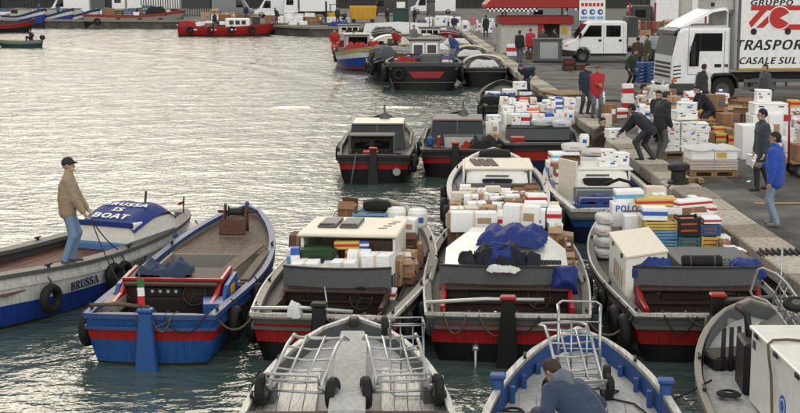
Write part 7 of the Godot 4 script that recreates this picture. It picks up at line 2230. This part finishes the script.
	q.free()


# ---------------------------------------------------------------- mooring lines

func sag_line(a: Vector3, b: Vector3, sag: float, n := 10) -> Array:
	var o := []
	for i in n + 1:
		var u := float(i) / n
		o.append(a.lerp(b, u) - Vector3(0, sag * 4.0 * u * (1.0 - u), 0))
	return o


func build_ropes() -> void:
	var defs := [
		["rope", Vector3(-2.55, 0.74, -19.4), Vector3(-1.95, 0.72, -19.7), 0.28, "mooring rope looping from the bright blue boat to the cream-roofed boat"],
		["rope", Vector3(2.72, 0.7, -19.5), Vector3(3.5, 0.72, -19.6), 0.35, "mooring rope looping between the red-sided boat and the maroon boat"],
		["rope_dark", Vector3(0.1, 0.7, -19.8), Vector3(0.55, 0.7, -19.9), 0.2, "short mooring rope between the cream-roofed boat and the red-sided boat"],
		["rope_dark", Vector3(5.75, 0.74, -20.5), Vector3(6.55, 0.94, -19.4), 0.1, "mooring line from the maroon boat to the quay edge"],
		["rope_dark", Vector3(5.7, 0.8, -30.0), Vector3(6.40, 1.1, -31.0), 0.08, "mooring line from the black-grilled boat to the iron bollard"],
		["rope_dark", Vector3(-4.93, 1.56, -22.6), Vector3(-3.9, 0.75, -20.3), 0.12, "dark rope running from the man's hand to the bright blue boat"],
		["rope_dark", Vector3(-4.93, 1.56, -22.6), Vector3(-4.72, 0.82, -23.7), 0.06, "dark rope hanging from the standing man's hand to the boat's edge"],
		["rope_dark", Vector3(0.42, 0.74, -36.9), Vector3(0.85, 0.76, -38.2), 0.15, "mooring rope joining the two dark glazed boats"]]
	for d in defs:
		var o := ptube(self, "mooring_rope", d[0], sag_line(d[1], d[2], d[3]), 0.010 if String(d[4]).contains("hand") else 0.016, 6)
		tag(o, d[4], "rope")
	# heavy chain-hung timber beside the maroon boat's rudder
	var ch := thing("mooring_pile", "leaning black timber pile standing in the water behind the maroon boat", "pile", Vector3(4.22, -0.4, -18.55))
	part(ch, "timber", tube_mesh([Vector3(-0.1, 0, 0.1), Vector3(0.1, 0.9, -0.1), Vector3(0.16, 1.25, -0.16)], 0.08, 8), "hull_black")
	part(ch, "iron_band", lathe_mesh([Vector2(0.09, -0.04), Vector2(0.10, -0.03), Vector2(0.10, 0.03), Vector2(0.09, 0.04)], 12), "iron", Vector3(0.1, 0.95, -0.11))


# ---------------------------------------------------------------- people

var head_mesh_arr := []
var hand_arr := []


func nets(bones: Array, cell: float, k: float) -> Array:
	# smooth union of tapered capsules meshed as surface nets; bone: [a, b, ra, rb, colour]
	var lo := Vector3(1e9, 1e9, 1e9)
	var hi := -lo
	for b in bones:
		var r: float = max(b[2], b[3]) + cell * 3.0 + k
		for p in [b[0], b[1]]:
			lo = lo.min(p - Vector3(r, r, r))
			hi = hi.max(p + Vector3(r, r, r))
	var nx := int((hi.x - lo.x) / cell) + 2
	var ny := int((hi.y - lo.y) / cell) + 2
	var nz := int((hi.z - lo.z) / cell) + 2
	var n := nx * ny * nz
	var f := PackedFloat32Array()
	f.resize(n)
	f.fill(1.0)
	var near := PackedFloat32Array()
	near.resize(n)
	near.fill(9.0)
	var who := PackedInt32Array()
	who.resize(n)
	for bi in bones.size():
		var b: Array = bones[bi]
		var a: Vector3 = b[0]
		var ba: Vector3 = b[1] - a
		var ra: float = b[2]
		var dr: float = b[3] - ra
		var l2: float = max(ba.length_squared(), 1e-9)
		var rm: float = max(b[2], b[3]) + cell * 2.0 + k
		var p0 := a.min(b[1]) - Vector3(rm, rm, rm) - lo
		var p1 := a.max(b[1]) + Vector3(rm, rm, rm) - lo
		var x0 := maxi(0, int(p0.x / cell))
		var x1 := mini(nx - 1, int(p1.x / cell) + 1)
		var y0 := maxi(0, int(p0.y / cell))
		var y1 := mini(ny - 1, int(p1.y / cell) + 1)
		var z0 := maxi(0, int(p0.z / cell))
		var z1 := mini(nz - 1, int(p1.z / cell) + 1)
		for iz in range(z0, z1 + 1):
			for iy in range(y0, y1 + 1):
				var base := (iz * ny + iy) * nx
				for ix in range(x0, x1 + 1):
					var pa := Vector3(lo.x + ix * cell, lo.y + iy * cell, lo.z + iz * cell) - a
					var h: float = clampf(pa.dot(ba) / l2, 0.0, 1.0)
					var d: float = (pa - ba * h).length() - ra - dr * h
					var q := base + ix
					if d < near[q]:
						near[q] = d
						who[q] = bi
					var o := f[q]
					var e: float = maxf(k - absf(o - d), 0.0)
					f[q] = minf(o, d) - e * e * 0.25 / k
	var vs := PackedVector3Array()
	var cs := PackedColorArray()
	var vid := PackedInt32Array()
	vid.resize(n)
	vid.fill(-1)
	var off := [0, 1, nx, nx + 1, nx * ny, nx * ny + 1, nx * ny + nx, nx * ny + nx + 1]
	var edges := [[0, 1], [2, 3], [4, 5], [6, 7], [0, 2], [1, 3], [4, 6], [5, 7], [0, 4], [1, 5], [2, 6], [3, 7]]
	var co := [Vector3(0, 0, 0), Vector3(1, 0, 0), Vector3(0, 1, 0), Vector3(1, 1, 0), Vector3(0, 0, 1), Vector3(1, 0, 1), Vector3(0, 1, 1), Vector3(1, 1, 1)]
	var lim := cell * 2.0
	var cells := PackedInt32Array()
	for iz in nz - 1:
		for iy in ny - 1:
			var base := (iz * ny + iy) * nx
			for ix in nx - 1:
				var q := base + ix
				var f0 := f[q]
				if f0 > lim or f0 < -lim:
					continue
				var neg := 0
				for c in 8:
					if f[q + off[c]] < 0.0:
						neg += 1
				if neg == 0 or neg == 8:
					continue
				var s := Vector3.ZERO
				var cnt := 0
				for e in edges:
					var fa := f[q + off[e[0]]]
					var fb := f[q + off[e[1]]]
					if (fa < 0.0) != (fb < 0.0):
						s += co[e[0]].lerp(co[e[1]], fa / (fa - fb))
						cnt += 1
				vid[q] = vs.size()
				vs.append(lo + (Vector3(ix, iy, iz) + s / cnt) * cell)
				cs.append(bones[who[q]][4])
				cells.append(q)
	var idx := PackedInt32Array()
	var st := [1, nx, nx * ny]
	for q in cells:
		for ax in 3:
			var u: int = st[(ax + 1) % 3]
			var v: int = st[(ax + 2) % 3]
			if q - u - v < 0:
				continue
			var fa := f[q]
			var fb := f[q + st[ax]]
			if (fa < 0.0) == (fb < 0.0):
				continue
			var a := vid[q]
			var b := vid[q - u]
			var c := vid[q - u - v]
			var d := vid[q - v]
			if b < 0 or c < 0 or d < 0:
				continue
			if fa < 0.0:
				idx.append_array([a, b, c, a, c, d])
			else:
				idx.append_array([a, c, b, a, d, c])
	return [vs, cs, idx]


func add_part_mesh(st: SurfaceTool, arr: Array, xf: Transform3D, tint = null, base := 0) -> int:
	var vs: PackedVector3Array = arr[0]
	var cs: PackedColorArray = arr[1]
	for i in vs.size():
		st.set_color(cs[i] if tint == null else (cs[i] * tint))
		st.add_vertex(xf * vs[i])
	for i in arr[2]:
		st.add_index(base + i)
	return base + vs.size()


func people_templates() -> void:
	var sk := Color(1, 1, 1)
	var dk := Color(0.25, 0.2, 0.2)
	var lip := Color(0.75, 0.55, 0.52)
	# head: origin at the base of the neck, face towards +z
	var b := [
		[Vector3(0, 0.15, -0.012), Vector3(0, 0.165, 0.012), 0.083, 0.082, sk], [Vector3(0, 0.11, 0.03), Vector3(0, 0.14, 0.03), 0.062, 0.066, sk],
		[Vector3(-0.025, 0.065, 0.05), Vector3(0.025, 0.065, 0.05), 0.036, 0.036, sk], [Vector3(0, 0.05, 0.066), Vector3(0, 0.05, 0.07), 0.024, 0.022, sk],
		[Vector3(0, 0.135, 0.09), Vector3(0, 0.105, 0.107), 0.011, 0.015, sk], [Vector3(0, -0.04, -0.02), Vector3(0, 0.08, -0.01), 0.052, 0.05, sk],
		[Vector3(0.079, 0.12, -0.005), Vector3(0.081, 0.145, -0.012), 0.014, 0.017, sk], [Vector3(-0.079, 0.12, -0.005), Vector3(-0.081, 0.145, -0.012), 0.014, 0.017, sk],
		[Vector3(0.024, 0.138, 0.088), Vector3(0.036, 0.138, 0.084), 0.009, 0.008, dk], [Vector3(-0.024, 0.138, 0.088), Vector3(-0.036, 0.138, 0.084), 0.009, 0.008, dk],
		[Vector3(0.018, 0.156, 0.093), Vector3(0.042, 0.156, 0.083), 0.007, 0.006, dk], [Vector3(-0.018, 0.156, 0.093), Vector3(-0.042, 0.156, 0.083), 0.007, 0.006, dk],
		[Vector3(-0.018, 0.083, 0.087), Vector3(0.018, 0.083, 0.087), 0.008, 0.008, lip]]
	head_mesh_arr = nets(b, 0.0075, 0.012)
	# right hand hanging from the wrist: fingers along -y, palm towards +z, thumb on the +x side
	b = [[Vector3(-0.026, -0.03, 0), Vector3(0.024, -0.03, 0.0), 0.017, 0.018, sk], [Vector3(-0.028, -0.08, 0.004), Vector3(0.026, -0.083, 0.004), 0.014, 0.014, sk], [Vector3(0, 0.02, 0), Vector3(0, -0.06, 0.0), 0.024, 0.026, sk]]
	var fl := [0.07, 0.083, 0.078, 0.06]
	for i in 4:
		var x := 0.030 - 0.0205 * i
		var p := Vector3(x, -0.09, 0.004)
		var dir := Vector3(x * 0.3, -1, 0.25)
		for s in 3:
			var q: Vector3 = p + dir.normalized() * fl[i] * [0.45, 0.32, 0.25][s]
			b.append([p, q, 0.0095 - 0.0006 * s, 0.009 - 0.0006 * s, sk])
			p = q
			dir = dir.rotated(Vector3.RIGHT, -0.55)
	b += [[Vector3(0.02, -0.025, 0.005), Vector3(0.05, -0.055, 0.02), 0.014, 0.011, sk], [Vector3(0.05, -0.055, 0.02), Vector3(0.058, -0.085, 0.034), 0.0105, 0.0095, sk]]
	hand_arr = nets(b, 0.0048, 0.006)


func ik(a: Vector3, c: Vector3, l1: float, l2: float, pole: Vector3) -> Array:
	# returns [joint, reachable end]
	var d := c - a
	var l: float = clamp(d.length(), 0.05, (l1 + l2) * 0.995)
	var u := d.normalized()
	var end := a + u * l
	var x := (l1 * l1 - l2 * l2 + l * l) / (2.0 * l)
	var h := sqrt(max(0.0, l1 * l1 - x * x))
	var pp := (pole - u * pole.dot(u)).normalized()
	return [a + u * x + pp * h, end]


func rgb(r: float, g: float, b: float) -> Color:
	return Color(r, g, b)


func person(label: String, at: Vector3, yaw_deg: float, o: Dictionary) -> Node3D:
	# yaw 0 faces the camera side (+z), 90 faces +x
	if head_mesh_arr.is_empty():
		people_templates()
	var t := thing("person", label, "person", at, deg_to_rad(yaw_deg), o.get("group", ""))
	var cell: float = o.get("cell", 0.032)
	var skin: Color = o.get("skin", Color(0.50, 0.32, 0.23))
	var trou: Color = o.get("trousers", Color(0.03, 0.03, 0.04))
	var shoe: Color = o.get("shoes", Color(0.02, 0.018, 0.016))
	var jac: Color = o.get("jacket", Color(0.03, 0.03, 0.035))
	var lean: float = deg_to_rad(o.get("lean", 3.0))
	var drop: float = o.get("drop", 0.0)
	var puff: float = o.get("puff", 0.0)
	var pz: float = o.get("pz", -0.25 * sin(lean) * (0.5 if lean > 0.4 else 0.0))
	var pel := Vector3(0, 0.94 - drop, pz)
	var sp := Vector3(o.get("tilt", 0.0), cos(lean), sin(lean)).normalized()
	var chest := pel + sp * 0.34
	var neck := pel + sp * 0.54
	var fw := Vector3(0, -sin(lean), cos(lean))
	var body := []
	var coat := []
	# legs
	for s in [1, -1]:
		var hip := pel + Vector3(0.095 * s, -0.02, 0)
		var foot: Vector3 = o.get("lf" if s > 0 else "rf", Vector3(0.11 * s, 0, 0.04 * s))
		var ank := foot + Vector3(0, 0.085, -0.03)
		var kk := ik(hip, ank, 0.44, 0.43, Vector3(0.15 * s, 0, 1))
		body.append([hip, kk[0], 0.098, 0.074, trou])
		body.append([kk[0], kk[1], 0.074, 0.056, trou])
		body.append([kk[1] + Vector3(0, -0.045, -0.02), kk[1] + Vector3(0.02 * s, -0.05, 0.15), 0.046, 0.036, shoe])
	body.append([pel + Vector3(-0.07, 0, 0), pel + Vector3(0.07, 0, 0), 0.115, 0.115, trou])
	body.append([pel + Vector3(-0.05, 0.05, 0), chest + Vector3(-0.06, 0, 0), 0.105, 0.115, jac])
	body.append([pel + Vector3(0.05, 0.05, 0), chest + Vector3(0.06, 0, 0), 0.105, 0.115, jac])
	body.append([neck - sp * 0.05, neck + sp * 0.03, 0.06, 0.05, skin])
	var hem: float = o.get("hem", 0.08)
	var pf := puff
	for s in [-1, 1]:
		coat.append([pel + Vector3(0.07 * s, 0, 0) - sp * hem, pel + Vector3(0.075 * s, 0, 0) + sp * 0.16, 0.125 + pf * 0.5, 0.128 + pf, jac])
		coat.append([pel + Vector3(0.075 * s, 0, 0) + sp * 0.16, chest + Vector3(0.085 * s, 0, 0), 0.128 + pf, 0.125 + pf, jac])
		coat.append([chest + Vector3(0.085 * s, 0, 0), neck - sp * 0.09 + Vector3(0.10 * s, 0, 0), 0.118 + pf * 0.6, 0.085 + pf * 0.3, jac])
	coat.append([pel - sp * hem, chest, 0.118 + pf * 0.6, 0.122 + pf, jac])
	coat.append([chest, neck - sp * 0.06, 0.122 + pf, 0.09 + pf * 0.3, jac])
	coat.append([neck - sp * 0.04, neck + sp * 0.015 + fw * 0.01, 0.082, 0.072, jac])
	var hands := []
	for s in [1, -1]:
		var sh := neck - sp * 0.085 + Vector3(0.175 * s, 0, 0)
		var tgt: Vector3 = o.get("lh" if s > 0 else "rh", Vector3(0.24 * s, 0.80, 0.08))
		var e := ik(sh, tgt, 0.295, 0.27, Vector3(0.45 * s, -0.35, -1.0))
		body.append([sh, e[0], 0.055, 0.045, jac])
		body.append([e[0], e[1], 0.044, 0.03, skin])
		var sl: Color = o.get("sleeve", jac)
		coat.append([sh, e[0], 0.078 + pf * 0.5, 0.064 + pf * 0.5, sl])
		coat.append([e[0], e[0].lerp(e[1], 0.93), 0.064 + pf * 0.5, 0.047 + pf * 0.3, sl])
		hands.append([e[1], (e[1] - e[0]).normalized(), s])
	# body surface, hands and head in one mesh
	var st := SurfaceTool.new()
	st.begin(Mesh.PRIMITIVE_TRIANGLES)
	st.set_smooth_group(0)
	var base := add_part_mesh(st, nets(body, cell, 0.03), Transform3D.IDENTITY)
	for h in hands:
		var dn: Vector3 = -h[1]
		var side: Vector3 = fw.cross(dn)
		if side.length() < 0.2:
			side = Vector3.RIGHT
		side = side.normalized()
		var fr := dn.cross(side) * -1.0
		var xb := Basis(side * (-1.0 if h[2] > 0 else 1.0), dn, -fr)
		base = add_part_mesh(st, hand_arr, Transform3D(xb, h[0] + h[1] * 0.0), skin, base)
	var hy := deg_to_rad(o.get("head_yaw", 0.0))
	var hp := deg_to_rad(o.get("head_pitch", 0.0))
	var hb := Basis(Vector3.UP, hy) * Basis(Vector3.RIGHT, lean * o.get("head_follow", 0.5) + hp)
	var hx := Transform3D(hb, neck + sp * 0.02 + fw * 0.01)
	base = add_part_mesh(st, head_mesh_arr, hx, skin, base)
	st.generate_normals()
	part(t, "body", st.commit(), "skin")
	st = SurfaceTool.new()
	st.begin(Mesh.PRIMITIVE_TRIANGLES)
	st.set_smooth_group(0)
	add_part_mesh(st, nets(coat, cell, 0.028), Transform3D.IDENTITY)
	st.generate_normals()
	part(t, o.get("coat_name", "jacket"), st.commit(), "cloth")
	# hair or hat
	var hc: Color = o.get("hair", Color(0.025, 0.018, 0.014))
	var hat: String = o.get("hat", "hair")
	var hbones := [[Vector3(0, 0.168, -0.02), Vector3(0, 0.178, 0.004), 0.087, 0.085, hc], [Vector3(0, 0.12, -0.035), Vector3(0, 0.15, -0.035), 0.07, 0.078, hc]]
	if hat == "cap":
		hbones = [[Vector3(0, 0.18, -0.012), Vector3(0, 0.185, 0.012), 0.092, 0.090, hc], [Vector3(-0.045, 0.178, 0.09), Vector3(0.045, 0.178, 0.09), 0.014, 0.014, hc], [Vector3(-0.03, 0.172, 0.14), Vector3(0.03, 0.172, 0.14), 0.011, 0.011, hc], [Vector3(0, 0.176, 0.09), Vector3(0, 0.170, 0.145), 0.02, 0.012, hc]]
	elif hat == "beanie":
		hbones = [[Vector3(0, 0.185, -0.012), Vector3(0, 0.20, 0.0), 0.096, 0.086, hc], [Vector3(0, 0.15, -0.04), Vector3(0, 0.17, -0.02), 0.075, 0.088, hc]]
	st = SurfaceTool.new()
	st.begin(Mesh.PRIMITIVE_TRIANGLES)
	st.set_smooth_group(0)
	add_part_mesh(st, nets(hbones, 0.012, 0.02), hx)
	st.generate_normals()
	part(t, "hair" if hat == "hair" else hat, st.commit(), "hair")
	if o.has("hood"):
		st = SurfaceTool.new()
		st.begin(Mesh.PRIMITIVE_TRIANGLES)
		st.set_smooth_group(0)
		var hoodc: Color = o.hood
		add_part_mesh(st, nets([[neck + Vector3(-0.08, 0, 0) - fw * 0.09, neck + Vector3(0.08, 0, 0) - fw * 0.09, 0.06, 0.06, hoodc], [neck + Vector3(-0.12, -0.02, 0), neck - fw * 0.1, 0.045, 0.06, hoodc], [neck + Vector3(0.12, -0.02, 0), neck - fw * 0.1, 0.045, 0.06, hoodc], [neck - fw * 0.12, neck - fw * 0.13 - sp * 0.16, 0.07, 0.04, hoodc]], 0.018, 0.03), Transform3D.IDENTITY)
		st.generate_normals()
		part(t, "hood", st.commit(), "cloth")
	return t


func build_people() -> void:
	var Q := QUAY_Y
	var jeans := rgb(0.13, 0.19, 0.30)
	var dark := rgb(0.018, 0.019, 0.024)
	var navy := rgb(0.022, 0.032, 0.07)
	person("man in beige quilted jacket and dark cap holding ropes on the tarpaulin boat", Vector3(-5.30, 0.79, -22.62), 98, {"jacket": rgb(0.42, 0.32, 0.21), "trousers": rgb(0.16, 0.24, 0.38), "hat": "cap", "hair": rgb(0.03, 0.028, 0.03), "puff": 0.028, "cell": 0.02, "head_pitch": -6, "rh": Vector3(-0.18, 0.80, 0.30), "lh": Vector3(0.16, 0.80, 0.34), "lf": Vector3(0.10, 0, 0.06), "rf": Vector3(-0.10, 0, -0.04), "hem": 0.06, "shoes": rgb(0.05, 0.035, 0.03)})
	person("man in a royal blue jacket and washed jeans walking on the quay", Vector3(7.06, Q, -25.5), -125, {"jacket": rgb(0.02, 0.085, 0.50), "trousers": rgb(0.20, 0.26, 0.34), "puff": 0.02, "cell": 0.02, "rh": Vector3(-0.20, 1.10, 0.32), "lh": Vector3(0.28, 0.82, 0.0), "lf": Vector3(0.10, 0, -0.06), "rf": Vector3(-0.11, 0, 0.08), "hem": 0.12, "head_yaw": 10, "skin": rgb(0.36, 0.22, 0.15), "shoes": rgb(0.2, 0.19, 0.18)})
	person("man in a knitted cap and slate jacket beside the white boxes", Vector3(8.0, Q, -30.0), -80, {"jacket": rgb(0.05, 0.06, 0.09), "trousers": dark, "hat": "beanie", "hair": dark, "puff": 0.02, "cell": 0.022, "head_yaw": -12, "lf": Vector3(0.1, 0, 0.18), "rf": Vector3(-0.1, 0, -0.2), "hem": 0.1})
	person("man in a dark padded vest and grey trousers looking over foam boxes", Vector3(6.78, Q, -35.2), 115, {"jacket": rgb(0.02, 0.024, 0.03), "trousers": rgb(0.08, 0.085, 0.09), "puff": 0.03, "cell": 0.022, "lean": 8, "head_pitch": 22, "hair": rgb(0.05, 0.03, 0.02), "lh": Vector3(0.22, 0.86, 0.16), "rh": Vector3(-0.22, 0.86, 0.16), "hem": 0.08, "shoes": rgb(0.12, 0.1, 0.08)})
	var bx := person("man in black stooping from the quay kerb to pass a white box", Vector3(6.36, Q, -35.0), -128, {"jacket": dark, "trousers": rgb(0.03, 0.03, 0.032), "lean": 50, "cell": 0.024, "drop": 0.12, "rh": Vector3(-0.14, 0.62, 0.70), "lh": Vector3(0.14, 0.62, 0.70), "lf": Vector3(0.12, 0, 0.05), "rf": Vector3(-0.12, 0, -0.15), "hair": rgb(0.012, 0.01, 0.01), "skin": rgb(0.3, 0.19, 0.14)})
	carton("fo", bx.transform * Vector3(0, 0.52, 0.86), Vector3(0.46, 0.24, 0.34), 0.3, "white foam box held by the stooping man in black", "")
	person("person in dark clothes standing in the boat to receive the white box", Vector3(5.35, 0.45, -36.3), 40, {"jacket": rgb(0.06, 0.035, 0.03), "trousers": dark, "drop": 0.3, "lean": 14, "cell": 0.026, "rh": Vector3(-0.2, 1.05, 0.35), "lh": Vector3(0.2, 1.05, 0.35)})
	person("man in a bright red coat with folded hands on the quay", Vector3(6.72, Q, -46.0), 12, {"jacket": rgb(0.50, 0.03, 0.04), "trousers": rgb(0.10, 0.13, 0.18), "puff": 0.024, "cell": 0.024, "head_pitch": 26, "rh": Vector3(-0.03, 1.12, 0.24), "lh": Vector3(0.05, 1.10, 0.24), "hem": 0.16, "hair": rgb(0.16, 0.09, 0.06)})
	person("man in a navy coat and cap behind the man in the red coat", Vector3(6.5, Q, -47.2), 30, {"jacket": navy, "trousers": rgb(0.05, 0.055, 0.06), "hat": "beanie", "hair": dark, "cell": 0.026, "puff": 0.015, "hem": 0.18, "head_pitch": 20})
	person("man in a brown leather jacket seen from behind near the pickup", Vector3(12.0, Q, -68.7), 172, {"jacket": rgb(0.07, 0.045, 0.035), "trousers": dark, "puff": 0.035, "hem": 0.06, "lf": Vector3(0.13, 0, 0), "rf": Vector3(-0.13, 0, 0)})
	person("man in an olive jacket standing left of the lorry's windscreen", Vector3(13.0, Q, -71.5), -70, {"jacket": rgb(0.08, 0.08, 0.045), "trousers": rgb(0.09, 0.085, 0.06), "puff": 0.02, "hem": 0.14})
	person("person in a pale blue shirt behind the man in olive", Vector3(14.2, Q, -76.0), -20, {"jacket": rgb(0.38, 0.45, 0.52), "trousers": dark})
	person("man in a white pullover bending over the stacked cartons", Vector3(8.95, Q, -46.6), -92, {"jacket": rgb(0.68, 0.67, 0.63), "trousers": rgb(0.05, 0.08, 0.16), "lean": 82, "drop": 0.05, "cell": 0.026, "hem": 0.02, "rh": Vector3(-0.15, 0.5, 0.6), "lh": Vector3(0.15, 0.5, 0.6), "hair": rgb(0.015, 0.012, 0.012), "head_follow": 1.0})
	person("man in black stooping among the brown cartons", Vector3(9.05, Q, -40.2), -75, {"jacket": dark, "trousers": dark, "lean": 38, "drop": 0.1, "cell": 0.026, "rh": Vector3(-0.15, 0.7, 0.5), "lh": Vector3(0.15, 0.7, 0.5), "puff": 0.02, "hair": rgb(0.012, 0.01, 0.01)})
	person("man in a black waistcoat over white sleeves by the lorry's wheel", Vector3(10.35, Q, -46.8), 150, {"jacket": rgb(0.03, 0.03, 0.035), "sleeve": rgb(0.66, 0.65, 0.62), "trousers": dark, "cell": 0.026, "lean": 14, "head_pitch": 10})
	person("man in a dark jacket crouching behind the foam boxes", Vector3(7.55, Q, -39.2), -30, {"jacket": rgb(0.03, 0.045, 0.05), "trousers": dark, "lean": 30, "drop": 0.2, "cell": 0.028, "puff": 0.02, "hair": rgb(0.012, 0.01, 0.01)})
	person("man in a grey jacket walking past the lorry's side guard", Vector3(12.4, Q, -46.5), -70, {"jacket": rgb(0.09, 0.095, 0.1), "trousers": rgb(0.05, 0.06, 0.09), "cell": 0.03, "puff": 0.02, "lf": Vector3(0.1, 0, 0.2), "rf": Vector3(-0.1, 0, -0.2)})
	person("man in a green work jacket stooping by the blue pallets", Vector3(10.2, Q, -60.0), 40, {"jacket": rgb(0.04, 0.08, 0.05), "trousers": dark, "cell": 0.034, "puff": 0.03, "lean": 30, "drop": 0.06})
	person("person in black with jeans standing left of the red-coated person at the kiosk", Vector3(7.05, Q, -78.0), 150, {"jacket": dark, "trousers": rgb(0.07, 0.10, 0.15), "puff": 0.04, "hem": 0.04})
	person("person in a red coat and jeans standing at the kiosk", Vector3(7.95, Q, -81.0), 170, {"jacket": rgb(0.55, 0.03, 0.04), "trousers": rgb(0.08, 0.11, 0.16), "puff": 0.03, "hem": 0.16, "hair": rgb(0.45, 0.03, 0.04), "hat": "beanie"})
	person("fair-haired customer in a dark jacket behind the steel counter", Vector3(8.6, Q, -80.4), 160, {"jacket": rgb(0.05, 0.055, 0.06), "trousers": dark, "hair": rgb(0.3, 0.22, 0.14)})
	person("dark-haired customer in black behind the steel counter", Vector3(9.35, Q, -80.6), -120, {"jacket": dark, "trousers": dark, "puff": 0.02})
	person("man in black leaning beyond the pickup's bonnet", Vector3(11.0, Q, -88.0), -60, {"jacket": dark, "trousers": dark, "lean": 18, "puff": 0.02})
	person("person all in black walking far along the quay left of the kiosk", Vector3(7.45, Q, -112.0), 190, {"jacket": dark, "trousers": dark, "hem": 0.3, "cell": 0.04})
	person("person in a red and white top far along the quay", Vector3(6.7, Q, -117.0), 10, {"jacket": rgb(0.55, 0.2, 0.2), "trousers": rgb(0.5, 0.48, 0.46), "cell": 0.04})
	person("person in a long white coat standing at the kiosk's corner", Vector3(6.7, Q, -90.5), -30, {"jacket": rgb(0.72, 0.71, 0.70), "trousers": rgb(0.5, 0.5, 0.5), "hem": 0.45, "puff": 0.05, "cell": 0.036})
	person("man in a blue jacket stooping on the boat behind the black work boat", Vector3(3.3, 1.05, -74.6), -60, {"jacket": rgb(0.05, 0.11, 0.33), "trousers": rgb(0.15, 0.18, 0.2), "lean": 30, "drop": 0.1, "puff": 0.04})
	person("man in navy bending over the dark boat's load at the quay", Vector3(5.6, 0.75, -58.0), -40, {"jacket": navy, "trousers": navy, "lean": 70, "drop": 0.1, "puff": 0.05, "hair": rgb(0.05, 0.06, 0.1), "hat": "beanie"})
	person("man in a navy hooded jacket and brown knitted cap bending over hand trucks", Vector3(2.0, 0.06, -14.2), 206, {"jacket": rgb(0.035, 0.055, 0.11), "trousers": dark, "lean": 62, "drop": 0.12, "puff": 0.028, "cell": 0.016, "hat": "beanie", "hair": rgb(0.05, 0.033, 0.026), "hood": rgb(0.16, 0.19, 0.24), "rh": Vector3(-0.34, 0.78, 0.42), "lh": Vector3(0.36, 0.80, 0.36), "head_yaw": 14, "head_follow": 0.6, "tilt": 0.10, "skin": rgb(0.42, 0.26, 0.19)})
	person("man in dark clothes steering the small green motorboat", Vector3(-29.4, 0.12, -115.0), -80, {"jacket": dark, "trousers": dark, "drop": 0.42, "lf": Vector3(0.1, 0.22, 0.4), "rf": Vector3(-0.1, 0.22, 0.4), "cell": 0.04, "puff": 0.03})
	person("man in black with blue trousers standing on the red barge", Vector3(-17.4, 0.55, -138.6), 60, {"jacket": dark, "trousers": rgb(0.09, 0.12, 0.22), "cell": 0.045, "puff": 0.04})
	person("person in dark teal standing on the far bank behind the red barge", Vector3(-16.3, Q, -158.0), 0, {"jacket": rgb(0.02, 0.03, 0.06), "trousers": rgb(0.03, 0.10, 0.13), "cell": 0.045, "puff": 0.04})
	person("man in navy bending over foam boxes on the far bank", Vector3(-11.9, Q, -146.5), -60, {"jacket": rgb(0.02, 0.025, 0.05), "trousers": rgb(0.04, 0.045, 0.06), "lean": 28, "cell": 0.045, "puff": 0.04})
	person("person in dark green standing by the yellow forklift", Vector3(-5.6, Q, -145.0), 30, {"jacket": rgb(0.02, 0.04, 0.03), "trousers": rgb(0.02, 0.03, 0.03), "cell": 0.045, "puff": 0.06, "hem": 0.2})
	person("person in grey crouching between the forklift and the yellow container", Vector3(-4.9, Q, -144.0), 30, {"jacket": rgb(0.05, 0.06, 0.09), "trousers": rgb(0.04, 0.05, 0.08), "drop": 0.3, "lean": 30, "cell": 0.045, "puff": 0.04})
	person("person in black left of the dark cabinet on the far quay", Vector3(-0.5, Q, -142.5), 60, {"jacket": dark, "trousers": dark, "cell": 0.045, "puff": 0.06, "hem": 0.2})
	person("person in black right of the dark cabinet on the far quay", Vector3(2.3, Q, -143.0), -60, {"jacket": dark, "trousers": dark, "cell": 0.045, "puff": 0.06, "hem": 0.2})
	person("man in navy sitting on goods at the head of the quay", Vector3(5.6, Q - 0.1, -127.0), -20, {"jacket": navy, "trousers": rgb(0.3, 0.3, 0.3), "drop": 0.3, "cell": 0.045, "puff": 0.08})
	person("man in dark clothes crouching in the bow of the white and blue fishing boat", Vector3(-2.5, 0.85, -89.5), 20, {"jacket": rgb(0.04, 0.04, 0.07), "trousers": dark, "drop": 0.35, "lean": 20, "cell": 0.04, "puff": 0.03})
	person("man in red overalls standing on the white and blue fishing boat", Vector3(-3.6, 0.8, -88.6), 0, {"jacket": rgb(0.5, 0.03, 0.03), "trousers": rgb(0.5, 0.04, 0.03), "drop": 0.12, "lean": 24, "cell": 0.04, "puff": 0.04})
	person("man in a grey sweater standing in the square-wheelhouse boat behind the black work boat", Vector3(1.4, 0.75, -92.0), 30, {"jacket": rgb(0.2, 0.2, 0.21), "trousers": dark, "cell": 0.04, "puff": 0.03})
	person("man in a red anorak bending on the round-cabin boat", Vector3(0.3, 0.8, -89.3), -40, {"jacket": rgb(0.42, 0.03, 0.03), "trousers": dark, "lean": 35, "drop": 0.1, "cell": 0.04, "puff": 0.04})
	person("person in black walking behind the pickup's flat bed", Vector3(16.2, Q, -84.0), -90, {"jacket": dark, "trousers": dark, "cell": 0.038, "puff": 0.03})
	person("person in a dark coat among the tall row of cartons", Vector3(15.0, Q, -92.0), -40, {"jacket": rgb(0.03, 0.03, 0.04), "trousers": dark, "cell": 0.038, "puff": 0.05, "hem": 0.25})
	person("small figure in blue on the far left bank above the blue boats", Vector3(-42.0, Q, -168.5), 20, {"jacket": rgb(0.03, 0.05, 0.16), "trousers": dark, "cell": 0.05, "puff": 0.05})
